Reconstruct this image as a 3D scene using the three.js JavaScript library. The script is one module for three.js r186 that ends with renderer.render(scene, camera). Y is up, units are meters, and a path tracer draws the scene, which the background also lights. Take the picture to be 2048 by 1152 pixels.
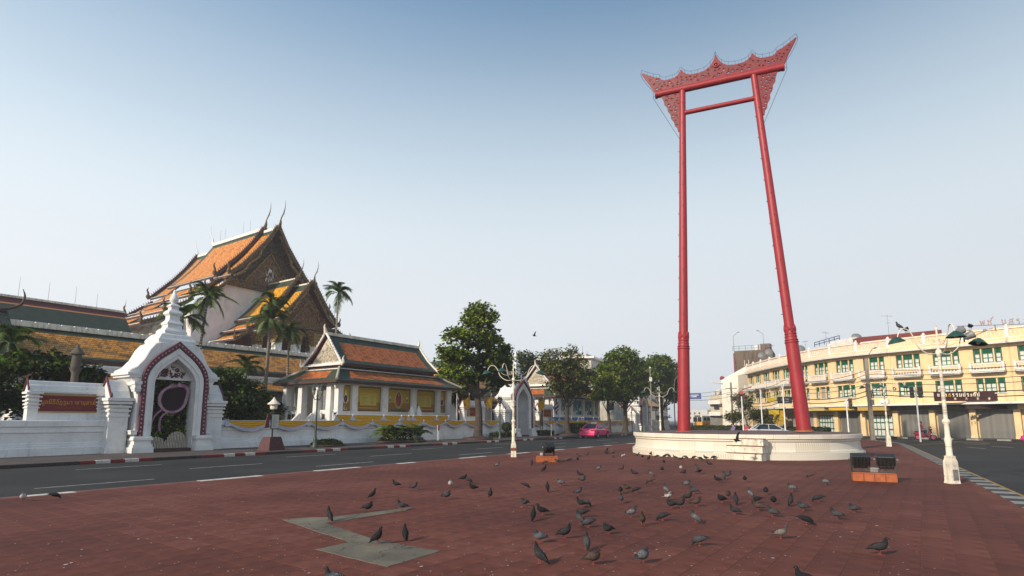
import * as THREE from 'three';
import { mergeGeometries } from 'three/addons/utils/BufferGeometryUtils.js';
import { RoundedBoxGeometry } from 'three/addons/geometries/RoundedBoxGeometry.js';
import { MarchingCubes } from 'three/addons/objects/MarchingCubes.js';

// ---------------------------------------------------------------- camera, sky, sun, exposure
// World: x runs along the temple wall, y up, -z towards the temple. Units are metres.
const scene = new THREE.Scene();
const camera = new THREE.PerspectiveCamera(54.02, 16 / 9, 0.1, 3000);
const YAW = 33.87 * Math.PI / 180, PITCH = 8.009 * Math.PI / 180;
camera.position.set(0, 1.7, 0);
camera.lookAt(Math.cos(YAW) * Math.cos(PITCH) * 10, 1.7 + Math.sin(PITCH) * 10, -Math.sin(YAW) * Math.cos(PITCH) * 10);
camera.setViewOffset(2048, 1152, 0, -106, 2048, 1152);
scene.add(camera);
const renderer = new THREE.WebGLRenderer({ antialias: true });
renderer.toneMapping = THREE.LinearToneMapping;
renderer.toneMappingExposure = 1.1;
renderer.shadowMap.enabled = true;

const SUN_EL = 27 * Math.PI / 180, SUN_AZ = 13 * Math.PI / 180;   // sun stands behind and left of the camera
const sunDir = new THREE.Vector3(-Math.cos(SUN_EL) * Math.cos(SUN_AZ), Math.sin(SUN_EL), -Math.cos(SUN_EL) * Math.sin(SUN_AZ));
const sun = new THREE.DirectionalLight(new THREE.Color(1.0, 0.86, 0.68), 4.6);
sun.position.copy(sunDir).multiplyScalar(200).add(new THREE.Vector3(50, 0, -25));
sun.target.position.set(50, 0, -25);
sun.castShadow = true; sun.shadow.radius = 4;
sun.shadow.mapSize.set(4096, 4096);
Object.assign(sun.shadow.camera, { left: -120, right: 120, top: 90, bottom: -90, near: 1, far: 500 });
scene.add(sun, sun.target);
{ // hazy morning sky: pale at the horizon, bluer overhead, paler towards the sun's side
  const W = 1024, H = 512, d = new Float32Array(W * H * 4);
  const skyFbm = (x, y) => { let a = 0, q = 0.5; for (let o = 0; o < 4; o++) { a += q * (0.5 + 0.5 * Math.sin(x * (1.7 + o * 2.3) + 1.9 * Math.sin(y * (2.1 + o * 1.7) + o) + o * 4.1)); q *= 0.5; } return a; };   // faint uneven haze
  const sunAz = Math.atan2(sunDir.z, sunDir.x);
  const hor = [0.92, 0.945, 0.965], mid = [0.74, 0.87, 0.97], zen = [0.105, 0.255, 0.47], grd = [0.30, 0.29, 0.28];
  for (let j = 0; j < H; j++) {
    const el = ((j + 0.5) / H - 0.5) * 180;
    for (let i = 0; i < W; i++) {
      const az = ((i + 0.5) / W - 0.5) * 2 * Math.PI, k = (j * W + i) * 4;
      const w = 0.5 + 0.5 * Math.cos(az - sunAz);
      const t1 = THREE.MathUtils.smoothstep(el, 9, 27 + 4 * w), t2 = THREE.MathUtils.smoothstep(el, 17, 46) * (1 - 0.22 * w);
      const b = (0.80 + 0.28 * w) * (0.985 + 0.05 * (skyFbm(az * 1.3, el * 0.05) - 0.5));
      for (let c = 0; c < 3; c++) {
        let v = hor[c] + (mid[c] - hor[c]) * t1; v += (zen[c] - v) * t2;
        v *= b * (1 - 0.04 * (1 - w) * (2 - c) * (1 - t1));
        if (el < -1) v = grd[c] * 0.9 + v * 0.1;
        d[k + c] = v;
      }
      d[k + 3] = 1;
    }
  }
  const sky = new THREE.DataTexture(d, W, H, THREE.RGBAFormat, THREE.FloatType);
  sky.mapping = THREE.EquirectangularReflectionMapping; sky.magFilter = sky.minFilter = THREE.LinearFilter; sky.wrapS = THREE.RepeatWrapping;
  sky.needsUpdate = true;
  scene.background = sky; scene.environment = sky;
}
scene.fog = new THREE.FogExp2(new THREE.Color(0.74, 0.77, 0.81), 0.0006);

// ---------------------------------------------------------------- helpers
let seed = 7;
const R = () => { seed |= 0; seed = seed + 0x6D2B79F5 | 0; let t = Math.imul(seed ^ seed >>> 15, 1 | seed); t = t + Math.imul(t ^ t >>> 7, 61 | t) ^ t; return ((t ^ t >>> 14) >>> 0) / 4294967296; };
const rr = (a, b) => a + (b - a) * R();
const PI = Math.PI, V = (x, y, z) => new THREE.Vector3(x, y, z), lerp = (a, b, t) => a + (b - a) * t;
const clamp = (v, a, b) => Math.max(a, Math.min(b, v));
const used = {};
function numbered(n) { const k = used[n] = (used[n] ?? -1) + 1; return k ? `${n}_${String(k).padStart(3, '0')}` : n; }
function tag(o, label, category, group) { o.userData.label = label; o.userData.category = category; if (group) o.userData.group = group; return o; }
function thing(name, label, category, [x, y, z] = [0, 0, 0], turn = 0, group) {
  const o = new THREE.Group(); o.name = numbered(name); o.position.set(x, y, z); o.rotation.y = turn; scene.add(o);
  return tag(o, label, category, group);
}
function dup(root, [x, y, z], turn, label, group) {
  const base = root.name.replace(/_\d{3}$/, ''), r = root.clone(); r.name = numbered(base); r.position.set(x, y, z); r.rotation.y = turn; scene.add(r);
  r.userData = { ...root.userData }; r.userData.label = label; if (group) { r.userData.group = group; root.userData.group = group; }
  return r;
}
function clean(g) {
  if (g.index) g = g.toNonIndexed(); else g = g.clone();
  for (const k of Object.keys(g.attributes)) if (!['position', 'normal', 'color'].includes(k)) g.deleteAttribute(k);
  if (!g.attributes.normal) g.computeVertexNormals();
  return g;
}
function join(list) { list = list.flat(Infinity).map(clean); return list.length === 1 ? list[0] : mergeGeometries(list); }
const _a = V(), _b = V(), _c = V(), _n = V(), _t = V(), _u = V(), _e = V();
function faceUV(g, s) { // every face gets uv in metres / s, rows running level
  const p = g.attributes.position, n = p.count, uv = new Float32Array(n * 2);
  for (let i = 0; i < n; i += 3) {
    _a.fromBufferAttribute(p, i); _b.fromBufferAttribute(p, i + 1); _c.fromBufferAttribute(p, i + 2);
    _n.crossVectors(_t.subVectors(_b, _a), _u.subVectors(_c, _a));
    if (_n.lengthSq() < 1e-16) _n.set(0, 1, 0); _n.normalize();
    if (Math.abs(_n.y) > 0.995) { _t.set(1, 0, 0); _u.set(0, 0, -1); } else { _t.set(_n.z, 0, -_n.x).normalize(); _u.crossVectors(_n, _t); }
    [_a, _b, _c].forEach((q, k) => { uv[(i + k) * 2] = q.dot(_t) / s; uv[(i + k) * 2 + 1] = q.dot(_u) / s; });
  }
  g.setAttribute('uv', new THREE.BufferAttribute(uv, 2));
}
function M(name, geos, mat, parent) {
  const g = join([geos]);
  if (mat.map || mat.bumpMap) faceUV(g, mat.userData.s || 1);
  const m = new THREE.Mesh(g, mat); m.castShadow = m.receiveShadow = true;
  if (parent) { m.name = name; parent.add(m); } else { m.name = numbered(name); scene.add(m); }
  return m;
}
function struct(name, geos, mat, parent) { const m = M(name, geos, mat, parent); if (!parent) m.userData.kind = 'structure'; return m; }
function put(geo, mat, name, parent, x, y, z, ry = 0) { // shared geometry
  const m = new THREE.Mesh(geo, mat); m.name = name; m.position.set(x, y, z); m.rotation.y = ry; m.castShadow = m.receiveShadow = true; parent.add(m); return m;
}
const shared = (geos, mat) => { const g = join([geos]); if (mat.map || mat.bumpMap) faceUV(g, mat.userData.s || 1); return g; };
function tr(g, x = 0, y = 0, z = 0, ry = 0, rx = 0, rz = 0) { if (rz) g.rotateZ(rz); if (rx) g.rotateX(rx); if (ry) g.rotateY(ry); return g.translate(x, y, z); }
const bx = (w, h, d, x = 0, y = 0, z = 0, ry = 0, rx = 0, rz = 0) => tr(new THREE.BoxGeometry(w, h, d), x, y, z, ry, rx, rz);
const rb = (w, h, d, r, x = 0, y = 0, z = 0, ry = 0, rx = 0, rz = 0) => tr(new RoundedBoxGeometry(w, h, d, 2, r), x, y, z, ry, rx, rz);
const cy = (r0, r1, h, x = 0, y = 0, z = 0, n = 12) => new THREE.CylinderGeometry(r1, r0, h, n).translate(x, y + h / 2, z);  // base at y
const sp = (r, x = 0, y = 0, z = 0, sx = 1, sy = 1, sz = 1, n = 10) => new THREE.SphereGeometry(r, n, Math.max(6, n * 0.7 | 0)).scale(sx, sy, sz).translate(x, y, z);
const lathe = (pts, n = 20) => new THREE.LatheGeometry(pts.map(p => new THREE.Vector2(p[0], p[1])), n);
const tube = (pts, r, n = 6, seg = 0, closed = false) => new THREE.TubeGeometry(new THREE.CatmullRomCurve3(pts.map(p => p.isVector3 ? p : V(...p)), closed), seg || pts.length * 4, r, n, closed);
function bar(a, b, r, r2 = r, n = 6) { const A = V(...a), B = V(...b), d = B.clone().sub(A), L = d.length(); const g = new THREE.CylinderGeometry(r2, r, L, n); g.translate(0, L / 2, 0); g.applyQuaternion(new THREE.Quaternion().setFromUnitVectors(V(0, 1, 0), d.normalize())); return g.translate(A.x, A.y, A.z); }
function taper(pts, radii, n = 8) { // tapered tube along points
  const P = pts.map(p => p.isVector3 ? p : V(...p)), c = new THREE.CatmullRomCurve3(P), S = P.length * 3, pos = [], idx = [];
  const fr = c.computeFrenetFrames(S, false);
  for (let i = 0; i <= S; i++) { const t = i / S, q = c.getPoint(t), f = t * (radii.length - 1), k = Math.min(radii.length - 2, Math.floor(f)), r = lerp(radii[k], radii[k + 1], f - k);
    for (let j = 0; j < n; j++) { const a = j / n * 2 * PI; _e.copy(fr.normals[i]).multiplyScalar(Math.cos(a) * r).addScaledVector(fr.binormals[i], Math.sin(a) * r).add(q); pos.push(_e.x, _e.y, _e.z); } }
  for (let i = 0; i < S; i++) for (let j = 0; j < n; j++) { const a = i * n + j, b = i * n + (j + 1) % n; idx.push(a, b, a + n, b, b + n, a + n); }
  const g = new THREE.BufferGeometry(); g.setAttribute('position', new THREE.Float32BufferAttribute(pos, 3)); g.setIndex(idx); g.computeVertexNormals(); return g;
}
function shape(pts, holes = []) { const s = new THREE.Shape(pts.map(p => new THREE.Vector2(p[0], p[1]))); for (const h of holes) s.holes.push(new THREE.Path(h.map(p => new THREE.Vector2(p[0], p[1])))); return s; }
const ext = (pts, d, bevel = 0, holes = []) => new THREE.ExtrudeGeometry(pts.isShape ? pts : shape(pts, holes), { depth: d - 2 * bevel, bevelEnabled: bevel > 0, bevelThickness: bevel, bevelSize: bevel, bevelOffset: -bevel, bevelSegments: 1, curveSegments: 8 }).translate(0, 0, -d / 2 + bevel);
function alongX(profile, x0, x1, bevel = 0) { // profile [z, y] swept from x0 to x1
  const g = ext(profile.map(([z, y]) => [-z, y]), x1 - x0, bevel); return g.rotateY(PI / 2).translate((x0 + x1) / 2, 0, 0);
}
function quad(a, b, c, d) { const g = new THREE.BufferGeometry(); g.setAttribute('position', new THREE.Float32BufferAttribute([...a, ...b, ...c, ...a, ...c, ...d], 3)); g.computeVertexNormals(); return g; }
function grid(f, nu, nv) { const pos = [], idx = []; for (let i = 0; i <= nu; i++) for (let j = 0; j <= nv; j++) pos.push(...f(i / nu, j / nv)); for (let i = 0; i < nu; i++) for (let j = 0; j < nv; j++) { const a = i * (nv + 1) + j, b = a + nv + 1; idx.push(a, b, a + 1, b, b + 1, a + 1); } const g = new THREE.BufferGeometry(); g.setAttribute('position', new THREE.Float32BufferAttribute(pos, 3)); g.setIndex(idx); g.computeVertexNormals(); return g; }
function slabQuad(a, b, c, d, th) { // a thick panel from four corners (outside face a,b,c,d counter-clockwise)
  const A = V(...a), n = V().crossVectors(V(...b).sub(A), V(...d).sub(A)).normalize().multiplyScalar(-th), o = [a, b, c, d].map(p => [p[0] + n.x, p[1] + n.y, p[2] + n.z]), q = [a, b, c, d];
  const gs = [quad(a, b, c, d), quad(o[3], o[2], o[1], o[0])]; for (let i = 0; i < 4; i++) { const j = (i + 1) % 4; gs.push(quad(q[i], o[i], o[j], q[j])); } return gs;
}

// ---------------------------------------------------------------- textures and materials
function hash2(x, y, s) { let h = Math.imul(x, 374761393) + Math.imul(y, 668265263) + Math.imul(s, 974711); h = Math.imul(h ^ h >>> 13, 1274126177); return ((h ^ h >>> 16) >>> 0) / 4294967296; }
function vnoise(x, y, per, s) { const xi = Math.floor(x), yi = Math.floor(y), fx = x - xi, fy = y - yi, u = fx * fx * (3 - 2 * fx), v = fy * fy * (3 - 2 * fy), m = (k) => ((k % per) + per) % per; const a = hash2(m(xi), m(yi), s), b = hash2(m(xi + 1), m(yi), s), c = hash2(m(xi), m(yi + 1), s), d = hash2(m(xi + 1), m(yi + 1), s); return lerp(lerp(a, b, u), lerp(c, d, u), v); }
function fbm(u, v, f, oct, s) { let a = 0, w = 0.5, t = 0; for (let o = 0; o < oct; o++) { a += w * vnoise(u * f, v * f, f, s + o); t += w; w *= 0.55; f *= 2; } return a / t; }
function tex(n, f, srgb = true) { const d = new Uint8Array(n * n * 4); for (let j = 0; j < n; j++) for (let i = 0; i < n; i++) { const c = f(i / n, j / n), k = (j * n + i) * 4; for (let q = 0; q < 3; q++) d[k + q] = clamp(Array.isArray(c) ? c[q] : c, 0, 1) * 255; d[k + 3] = 255; } const t = new THREE.DataTexture(d, n, n); t.wrapS = t.wrapT = THREE.RepeatWrapping; t.magFilter = THREE.LinearFilter; t.minFilter = THREE.LinearMipmapLinearFilter; t.generateMipmaps = true; if (srgb) t.colorSpace = THREE.SRGBColorSpace; t.needsUpdate = true; return t; }
const T = {
  plaster: tex(512, (u, v) => { const a = fbm(u, v, 6, 5, 11), b = fbm(u, v, 40, 3, 31), st = Math.max(0, fbm(u, v * 0.25, 24, 4, 51) - 0.64) * 0.45; return 0.86 + 0.13 * a + 0.05 * b - st; }),
  grime: tex(512, (u, v) => { const a = fbm(u, v, 5, 5, 3), st = Math.max(0, fbm(u, v * 0.12, 40, 4, 5) - 0.54) * 2.2, sp = fbm(u, v, 60, 2, 9) > 0.77 ? 0.25 : 0; const k = 1.03 - 0.16 * a - st * 0.34 - sp * 0.5; return [k, k * 0.985, k * 0.955]; }),
  asphalt: tex(512, (u, v) => { const a = fbm(u, v, 4, 5, 21), g = hash2(u * 512 | 0, v * 512 | 0, 4); return 0.62 + 0.36 * a + 0.2 * (g - 0.5); }),
  noise: tex(256, (u, v) => 0.70 + 0.34 * fbm(u, v, 8, 5, 77)),
  paintwork: tex(512, (u, v) => 0.78 + 0.16 * fbm(u, v * 0.1, 40, 4, 71) + 0.14 * fbm(u, v, 6, 5, 73) - (fbm(u, v, 50, 2, 75) > 0.78 ? 0.16 : 0)),
  weather: tex(512, (u, v) => { const a = fbm(u, v, 5, 5, 103), st = Math.max(0, fbm(u, v * 0.15, 14, 5, 105) - 0.52) * 1.5 * fbm(u, v, 4, 3, 107), sp = fbm(u, v, 40, 3, 109) > 0.7 ? 0.18 : 0, k = 1.04 - 0.2 * a - st - sp; return [k, k * 0.975, k * 0.93]; }),
  repair: tex(512, (u, v) => { const a = fbm(u, v, 4, 6, 203), c = Math.abs(fbm(u, v, 5, 5, 205) - 0.5) < 0.012 ? 0.35 : 0, g = hash2(u * 512 | 0, v * 512 | 0, 14); return 0.55 + 0.6 * a - c + 0.16 * (g - 0.5); }),
  cloth: tex(256, (u, v) => 0.82 + 0.2 * fbm(u, v, 10, 4, 17)),
  tile: tex(512, (u, v) => { // overlapping roof tiles, 12 x 12 to the square
    const r = Math.floor(v * 12), x = u * 12 + (r % 2) * 0.5, i = ((Math.floor(x) % 12) + 12) % 12, fx = x - Math.floor(x), fy = v * 12 - r;
    const edge = Math.min(fx, 1 - fx) < 0.07 ? 0.62 : 1, lip = fy < 0.16 ? 0.5 : 1, k = (0.78 + 0.42 * hash2(i, r, 5) - 0.16 * (fbm(u, v, 6, 4, 8) < 0.42)) * edge * lip; return k; }),
  tileBump: tex(512, (u, v) => { const r = Math.floor(v * 12), x = u * 12 + (r % 2) * 0.5, fx = x - Math.floor(x), fy = v * 12 - r; return (1 - fy) * 0.8 * (Math.min(fx, 1 - fx) < 0.07 ? 0.4 : 1) + 0.1; }, false),
  carve: tex(512, (u, v) => { const a = fbm(u, v, 14, 4, 61), r = Math.abs(a - 0.5) * 2, k = r < 0.16 ? 0.25 : 0.7 + 0.5 * fbm(u, v, 50, 2, 63); return k; }),
  carveBump: tex(512, (u, v) => clamp(Math.abs(fbm(u, v, 14, 4, 61) - 0.5) * 5, 0, 1), false),
  bark: tex(256, (u, v) => 0.55 + 0.6 * fbm(u, v * 0.4, 16, 4, 41)),
  fine: tex(256, (u, v) => 0.3 + 0.7 * fbm(u, v, 48, 3, 91), false),
};
const lin = (r, g, b) => new THREE.Color().setRGB(r, g, b);
function mat(c, rough = 0.8, o = {}, s = 2) { const m = new (o.specularIntensity === undefined ? THREE.MeshStandardMaterial : THREE.MeshPhysicalMaterial)({ color: Array.isArray(c) ? lin(...c) : new THREE.Color(c), roughness: rough, ...o }); m.userData.s = s; return m; }
const MT = {
  white: mat([0.74, 0.735, 0.72], 0.75, { map: T.plaster, bumpMap: T.fine, bumpScale: 0.002 }, 3),
  whiteClean: mat([0.74, 0.74, 0.73], 0.6, { map: T.plaster }, 1.5),
  stain: mat([0.82, 0.785, 0.71], 0.8, { map: T.weather, bumpMap: T.fine, bumpScale: 0.002 }, 2.4),
  maroon: mat([0.15, 0.028, 0.045], 0.7, { map: T.noise }, 1),
  brown: mat([0.075, 0.03, 0.025], 0.7, { map: T.noise }, 1),
  darkwood: mat([0.07, 0.042, 0.03], 0.8),
  doorBrown: mat([0.15, 0.095, 0.065], 0.75, { map: T.noise }, 1),
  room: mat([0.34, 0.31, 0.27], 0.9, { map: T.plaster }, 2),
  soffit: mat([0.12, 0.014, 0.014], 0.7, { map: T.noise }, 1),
  roofOrange: mat([0.72, 0.25, 0.018], 0.55, { map: T.tile, bumpMap: T.tileBump, bumpScale: 0.02 }, 2.6),
  roofRed: mat([0.54, 0.14, 0.018], 0.6, { map: T.tile, bumpMap: T.tileBump, bumpScale: 0.02 }, 2.2),
  roofYellow: mat([0.56, 0.235, 0.016], 0.5, { map: T.tile, bumpMap: T.tileBump, bumpScale: 0.025 }, 3.4),
  roofAmber: mat([0.85, 0.40, 0.02], 0.4, { map: T.tile, bumpMap: T.tileBump, bumpScale: 0.02 }, 2.6),
  roofGreen: mat([0.036, 0.058, 0.026], 0.5, { map: T.tile, bumpMap: T.tileBump, bumpScale: 0.02 }, 2.6),
  gold: mat([0.52, 0.31, 0.09], 0.5, { map: T.carve, bumpMap: T.carveBump, bumpScale: 0.04, metalness: 0.35 }, 2.2),
  goldDark: mat([0.24, 0.13, 0.045], 0.55, { map: T.carve, bumpMap: T.carveBump, bumpScale: 0.04, metalness: 0.25 }, 2.2),
  lacquer: mat([0.13, 0.028, 0.018], 0.5, { map: T.noise }, 1),
  glassMosaic: mat([0.045, 0.05, 0.035], 0.35, { map: T.carve, bumpMap: T.carveBump, bumpScale: 0.03 }, 1.6),
  cream: mat([0.66, 0.58, 0.46], 0.8, { map: T.noise }, 1),
  asphalt: mat([0.047, 0.046, 0.045], 0.85, { specularIntensity: 0.4, map: T.asphalt, bumpMap: T.fine, bumpScale: 0.004 }, 11),
  pavement: mat([0.105, 0.078, 0.068], 0.85, { map: T.asphalt, bumpMap: T.fine, bumpScale: 0.003 }, 3),
  paint: mat([0.36, 0.36, 0.35], 0.8, { map: T.grime }, 1.3),
  paintYellow: mat([0.34, 0.20, 0.04], 0.8, { map: T.grime }, 1.3),
  kerbRed: mat([0.20, 0.022, 0.026], 0.75, { map: T.grime }, 1.6),
  kerbWhite: mat([0.60, 0.58, 0.55], 0.75, { map: T.grime }, 1.6),
  kerbDark: mat([0.045, 0.034, 0.034], 0.8, { map: T.grime }, 1.6),
  concrete: mat([0.165, 0.142, 0.102], 0.9, { map: T.repair, bumpMap: T.fine, bumpScale: 0.004 }, 2),
  swingRed: mat([0.335, 0.017, 0.027], 0.5, { map: T.paintwork, bumpMap: T.paintwork, bumpScale: 0.004 }, 2.2),
  swingCarve: mat([0.21, 0.010, 0.015], 0.5, { map: T.noise }, 1.4),
  black: mat([0.014, 0.014, 0.015], 0.55),
  blackMetal: mat([0.022, 0.022, 0.022], 0.5, { map: T.noise }, 0.6),
  steel: mat([0.42, 0.43, 0.44], 0.4, { metalness: 0.7 }),
  greyMetal: mat([0.23, 0.235, 0.24], 0.5, { map: T.noise }, 0.7),
  lampGreen: mat([0.018, 0.06, 0.042], 0.4),
  postGreen: mat([0.028, 0.045, 0.032], 0.5),
  terracotta: mat([0.46, 0.115, 0.028], 0.55, { map: T.noise }, 0.7),
  yellowWall: mat([0.80, 0.585, 0.325], 0.85, { map: T.plaster, bumpMap: T.fine, bumpScale: 0.002 }, 3.5),
  peach: mat([0.78, 0.56, 0.38], 0.85, { map: T.plaster }, 2),
  trim: mat([0.76, 0.74, 0.70], 0.7, { map: T.plaster }, 2),
  winGreen: mat([0.012, 0.105, 0.055], 0.5),
  shutter: mat([0.22, 0.215, 0.20], 0.55, { map: T.noise, metalness: 0.2 }, 1.2),
  glass: new THREE.MeshPhysicalMaterial({ color: lin(0.02, 0.025, 0.03), roughness: 0.06, specularIntensity: 1 }),
  frosted: mat([0.56, 0.60, 0.56], 0.25),
  yellowCloth: mat([0.72, 0.38, 0.012], 0.85, { map: T.cloth, side: THREE.DoubleSide }, 0.8),
  whiteCloth: mat([0.60, 0.585, 0.66], 0.85, { map: T.cloth, side: THREE.DoubleSide }, 0.8),
  pinkCloth: mat([0.50, 0.11, 0.25], 0.85, { map: T.cloth, side: THREE.DoubleSide }, 0.8),
  blueCloth: mat([0.03, 0.17, 0.46], 0.85, { map: T.cloth, side: THREE.DoubleSide }, 0.8),
  bark: mat([0.075, 0.055, 0.042], 0.95, { map: T.bark, bumpMap: T.bark, bumpScale: 0.03 }, 1.2),
  palmTrunk: mat([0.22, 0.19, 0.15], 0.9, { map: T.bark }, 0.8),
  soil: mat([0.05, 0.035, 0.026], 0.95, { map: T.asphalt }, 1),
  rubber: mat([0.016, 0.016, 0.017], 0.85),
  chrome: mat([0.6, 0.6, 0.6], 0.2, { metalness: 0.9 }),
  redLamp: mat([0.35, 0.01, 0.01], 0.25),
  skin: mat([0.34, 0.19, 0.12], 0.7),
};
const leafMat = (c) => { const m = new THREE.MeshPhysicalMaterial({ color: lin(...c), roughness: 1, specularIntensity: 0.25, vertexColors: true, side: THREE.DoubleSide, transmission: 0.28, thickness: 0 }); m.userData.s = 1; return m; };
const LEAF = { tree: leafMat([0.275, 0.38, 0.035]), dark: leafMat([0.08, 0.13, 0.022]), palm: leafMat([0.12, 0.19, 0.035]), light: leafMat([0.36, 0.43, 0.04]), olive: leafMat([0.23, 0.25, 0.045]), rust: leafMat([0.20, 0.075, 0.03]) };
function canvasMat(w, h, draw, rough = 0.7) { const c = document.createElement('canvas'); c.width = w; c.height = h; const g = c.getContext('2d'); draw(g, w, h); const t = new THREE.CanvasTexture(c); t.colorSpace = THREE.SRGBColorSpace; return new THREE.MeshStandardMaterial({ map: t, roughness: rough }); }
function panel(name, w, h, m, parent, x, y, z, ry = 0, rx = 0) { // flat print with plane uv
  const o = new THREE.Mesh(new THREE.PlaneGeometry(w, h), m); o.name = parent ? name : numbered(name); o.position.set(x, y, z); o.rotation.set(rx, ry, 0); o.castShadow = o.receiveShadow = true; (parent || scene).add(o); return o;
}
// stroke letters for the Thai and Chinese lettering on the signs (unit box, baseline 0, height 1)
const GL = {
  'เ': [[.3, 1], [.3, .1], [.5, .02]], 'แ': [[[.15, 1], [.15, .1], [.32, .02]], [[.6, 1], [.6, .1], [.78, .02]]],
  'ส': [[[.15, .8], [.4, 1], [.75, .92], [.8, .7], [.8, 0]], [[.8, .52], [.3, .52], [.15, .35], [.18, .02], [.42, .05], [.45, .25]], [[.72, .92], [1, 1.15]]],
  'ง': [[[.3, .8], [.45, 1], [.65, .9], [.6, .1], [.45, 0], [.1, .4]]], 'ธ': [[[.85, .95], [.3, 1], [.2, .75], [.8, .6], [.8, .02], [.2, .02], [.2, .4]]],
  'ร': [[[.75, 1], [.3, 1], [.22, .8], [.68, .62], [.7, .02], [.48, .04], [.5, .2]]], 'ม': [[[.08, .8], [.25, 1], [.25, .05], [.08, .12], [.25, .25], [.75, .05]], [[.82, 1], [.82, .02], [.66, .1]]],
  'ป': [[[.05, .85], [.22, 1], [.22, .02], [.78, .02], [.78, 1.4]]], 'บ': [[[.05, .85], [.22, 1], [.22, .02], [.78, .02], [.78, 1]]], 'ะ': [[[.2, .85], [.3, .62], [.65, .85]], [[.2, .35], [.3, .08], [.65, .32]]],
  'ท': [[[.05, .85], [.22, 1], [.22, 0]], [[.22, .65], [.6, 1], [.78, .85], [.78, 0]]], 'ี': [[[-.9, 1.25], [-.5, 1.5], [-.15, 1.25], [-.9, 1.25]], [[-.15, 1.25], [-.15, 1.7]]],
  'ู': [[[-.6, -.1], [-.55, -.38], [-.15, -.38], [-.15, -.1]]], 'ล': [[[.15, .8], [.45, 1], [.78, .85], [.78, 0]], [[.78, .5], [.3, .52], [.16, .3], [.2, .02], [.42, .1]]],
  'น': [[[.06, .85], [.22, 1], [.22, .02], [.5, .25], [.78, .02], [.9, .12]], [[.78, .02], [.78, 1]]], 'ิ': [[[-.9, 1.25], [-.5, 1.5], [-.15, 1.25], [-.9, 1.25]]],
  'อ': [[[.3, .55], [.25, .1], [.4, .02], [.8, .02], [.8, .95], [.3, 1], [.2, .8]]], 'ั': [[[-.75, 1.4], [-.6, 1.2], [-.4, 1.3], [-.05, 1.65]]],
  'ฏ': [[[.3, .6], [.2, .95], [.22, 0], [.12, -.3], [.45, -.2], [.7, -.36], [.9, -.15]], [[.22, .9], [.55, 1], [.8, .85], [.8, 0]]], 'ฐ': [[[.8, .95], [.3, 1], [.25, .72], [.8, .6], [.8, .05], [.2, .05]], [[.2, -.15], [.5, -.36], [.85, -.15], [.85, -.42]]],
  'า': [[[.15, .85], [.4, 1], [.62, .88], [.62, 0]]], 'ช': [[[.1, .75], [.32, 1], [.32, .5], [.15, .12], [.3, .02], [.75, .02], [.75, .7], [.6, .8], [.98, 1.08]]], 'ุ': [[[-.3, -.08], [-.3, -.42]]],
  'ณ': [[[.1, .85], [.25, 1], [.25, .05], [.1, .12]], [[.25, .9], [.42, 1], [.5, .05], [.62, .25], [.88, .02]], [[.88, 1], [.88, 0]]], '์': [[[-.6, 1.25], [-.4, 1.2], [-.3, 1.4], [-.5, 1.6], [-.15, 1.75]]],
  'ใ': [[[.25, 1.35], [.5, 1.65], [.6, 1.4], [.45, 1.25], [.45, .05], [.62, .02]]], 'พ': [[[.05, .9], [.2, .02], [.45, .8], [.7, .02], [.85, 1]]], 'ถ': [[[.35, .05], [.2, .1], [.22, .5], [.15, .85], [.5, 1], [.8, .85], [.8, 0]]], 'ภ': [[[.05, .1], [.22, .05], [.25, .5], [.15, .85], [.5, 1], [.8, .85], [.8, 0]]],
  '天': [[[.1, .95], [.9, .95]], [[.05, .58], [.95, .58]], [[.5, .95], [.45, .5], [.08, 0]], [[.52, .5], [.95, 0]]], '西': [[[.05, .95], [.95, .95]], [[.15, .7], [.85, .7], [.85, .02], [.15, .02], [.15, .7]], [[.4, .95], [.38, .45], [.25, .25]], [[.6, .95], [.6, .35], [.78, .35]]],
  '佛': [[[.28, 1], [.05, .55]], [[.2, .75], [.2, 0]], [[.38, .9], [.88, .9], [.88, .65], [.4, .65], [.4, .4], [.92, .4], [.9, .12]], [[.56, 1], [.54, .2], [.4, 0]], [[.74, 1], [.74, 0]]],
  '普': [[[.25, 1], [.35, .88]], [[.75, 1], [.65, .88]], [[.08, .85], [.92, .85]], [[.4, .85], [.4, .5]], [[.6, .85], [.6, .5]], [[.15, .75], [.25, .58]], [[.85, .75], [.75, .58]], [[.04, .5], [.96, .5]], [[.25, .4], [.75, .4], [.75, 0], [.25, 0], [.25, .4]], [[.25, .2], [.75, .2]]],
  '照': [[[.1, .95], [.4, .95], [.4, .4], [.1, .4], [.1, .95]], [[.1, .68], [.4, .68]], [[.5, .95], [.9, .95], [.85, .7]], [[.7, .95], [.5, .68]], [[.55, .6], [.88, .6], [.88, .38], [.55, .38], [.55, .6]], [[.1, .2], [.04, .02]], [[.35, .2], [.38, .05]], [[.62, .2], [.68, .05]], [[.85, .22], [.96, .02]]],
};
function write(g, text, x, y, size, lw, gap = 0.18) { // x,y of baseline start; returns end x
  g.lineWidth = lw; g.lineJoin = 'round'; g.lineCap = 'round';
  for (const ch of text) {
    let L = GL[ch]; if (!L) { x += size * 0.5; continue; } if (!Array.isArray(L[0][0])) L = [L];
    for (const pl of L) { g.beginPath(); pl.forEach(([px, py], i) => g[i ? 'lineTo' : 'moveTo'](x + px * size * 0.85, y - py * size)); g.stroke(); }
    if (!'ูีิัุ์'.includes(ch)) x += size * (0.85 + gap) * (ch === 'ะ' || ch === 'า' ? 0.82 : 1);
  }
  return x;
}
function textWidth(text, size, gap = 0.18) { let x = 0; for (const ch of text) if (GL[ch] && !'ูีิัุ์'.includes(ch)) x += size * (0.85 + gap) * (ch === 'ะ' || ch === 'า' ? 0.82 : 1); return x; }
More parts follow.
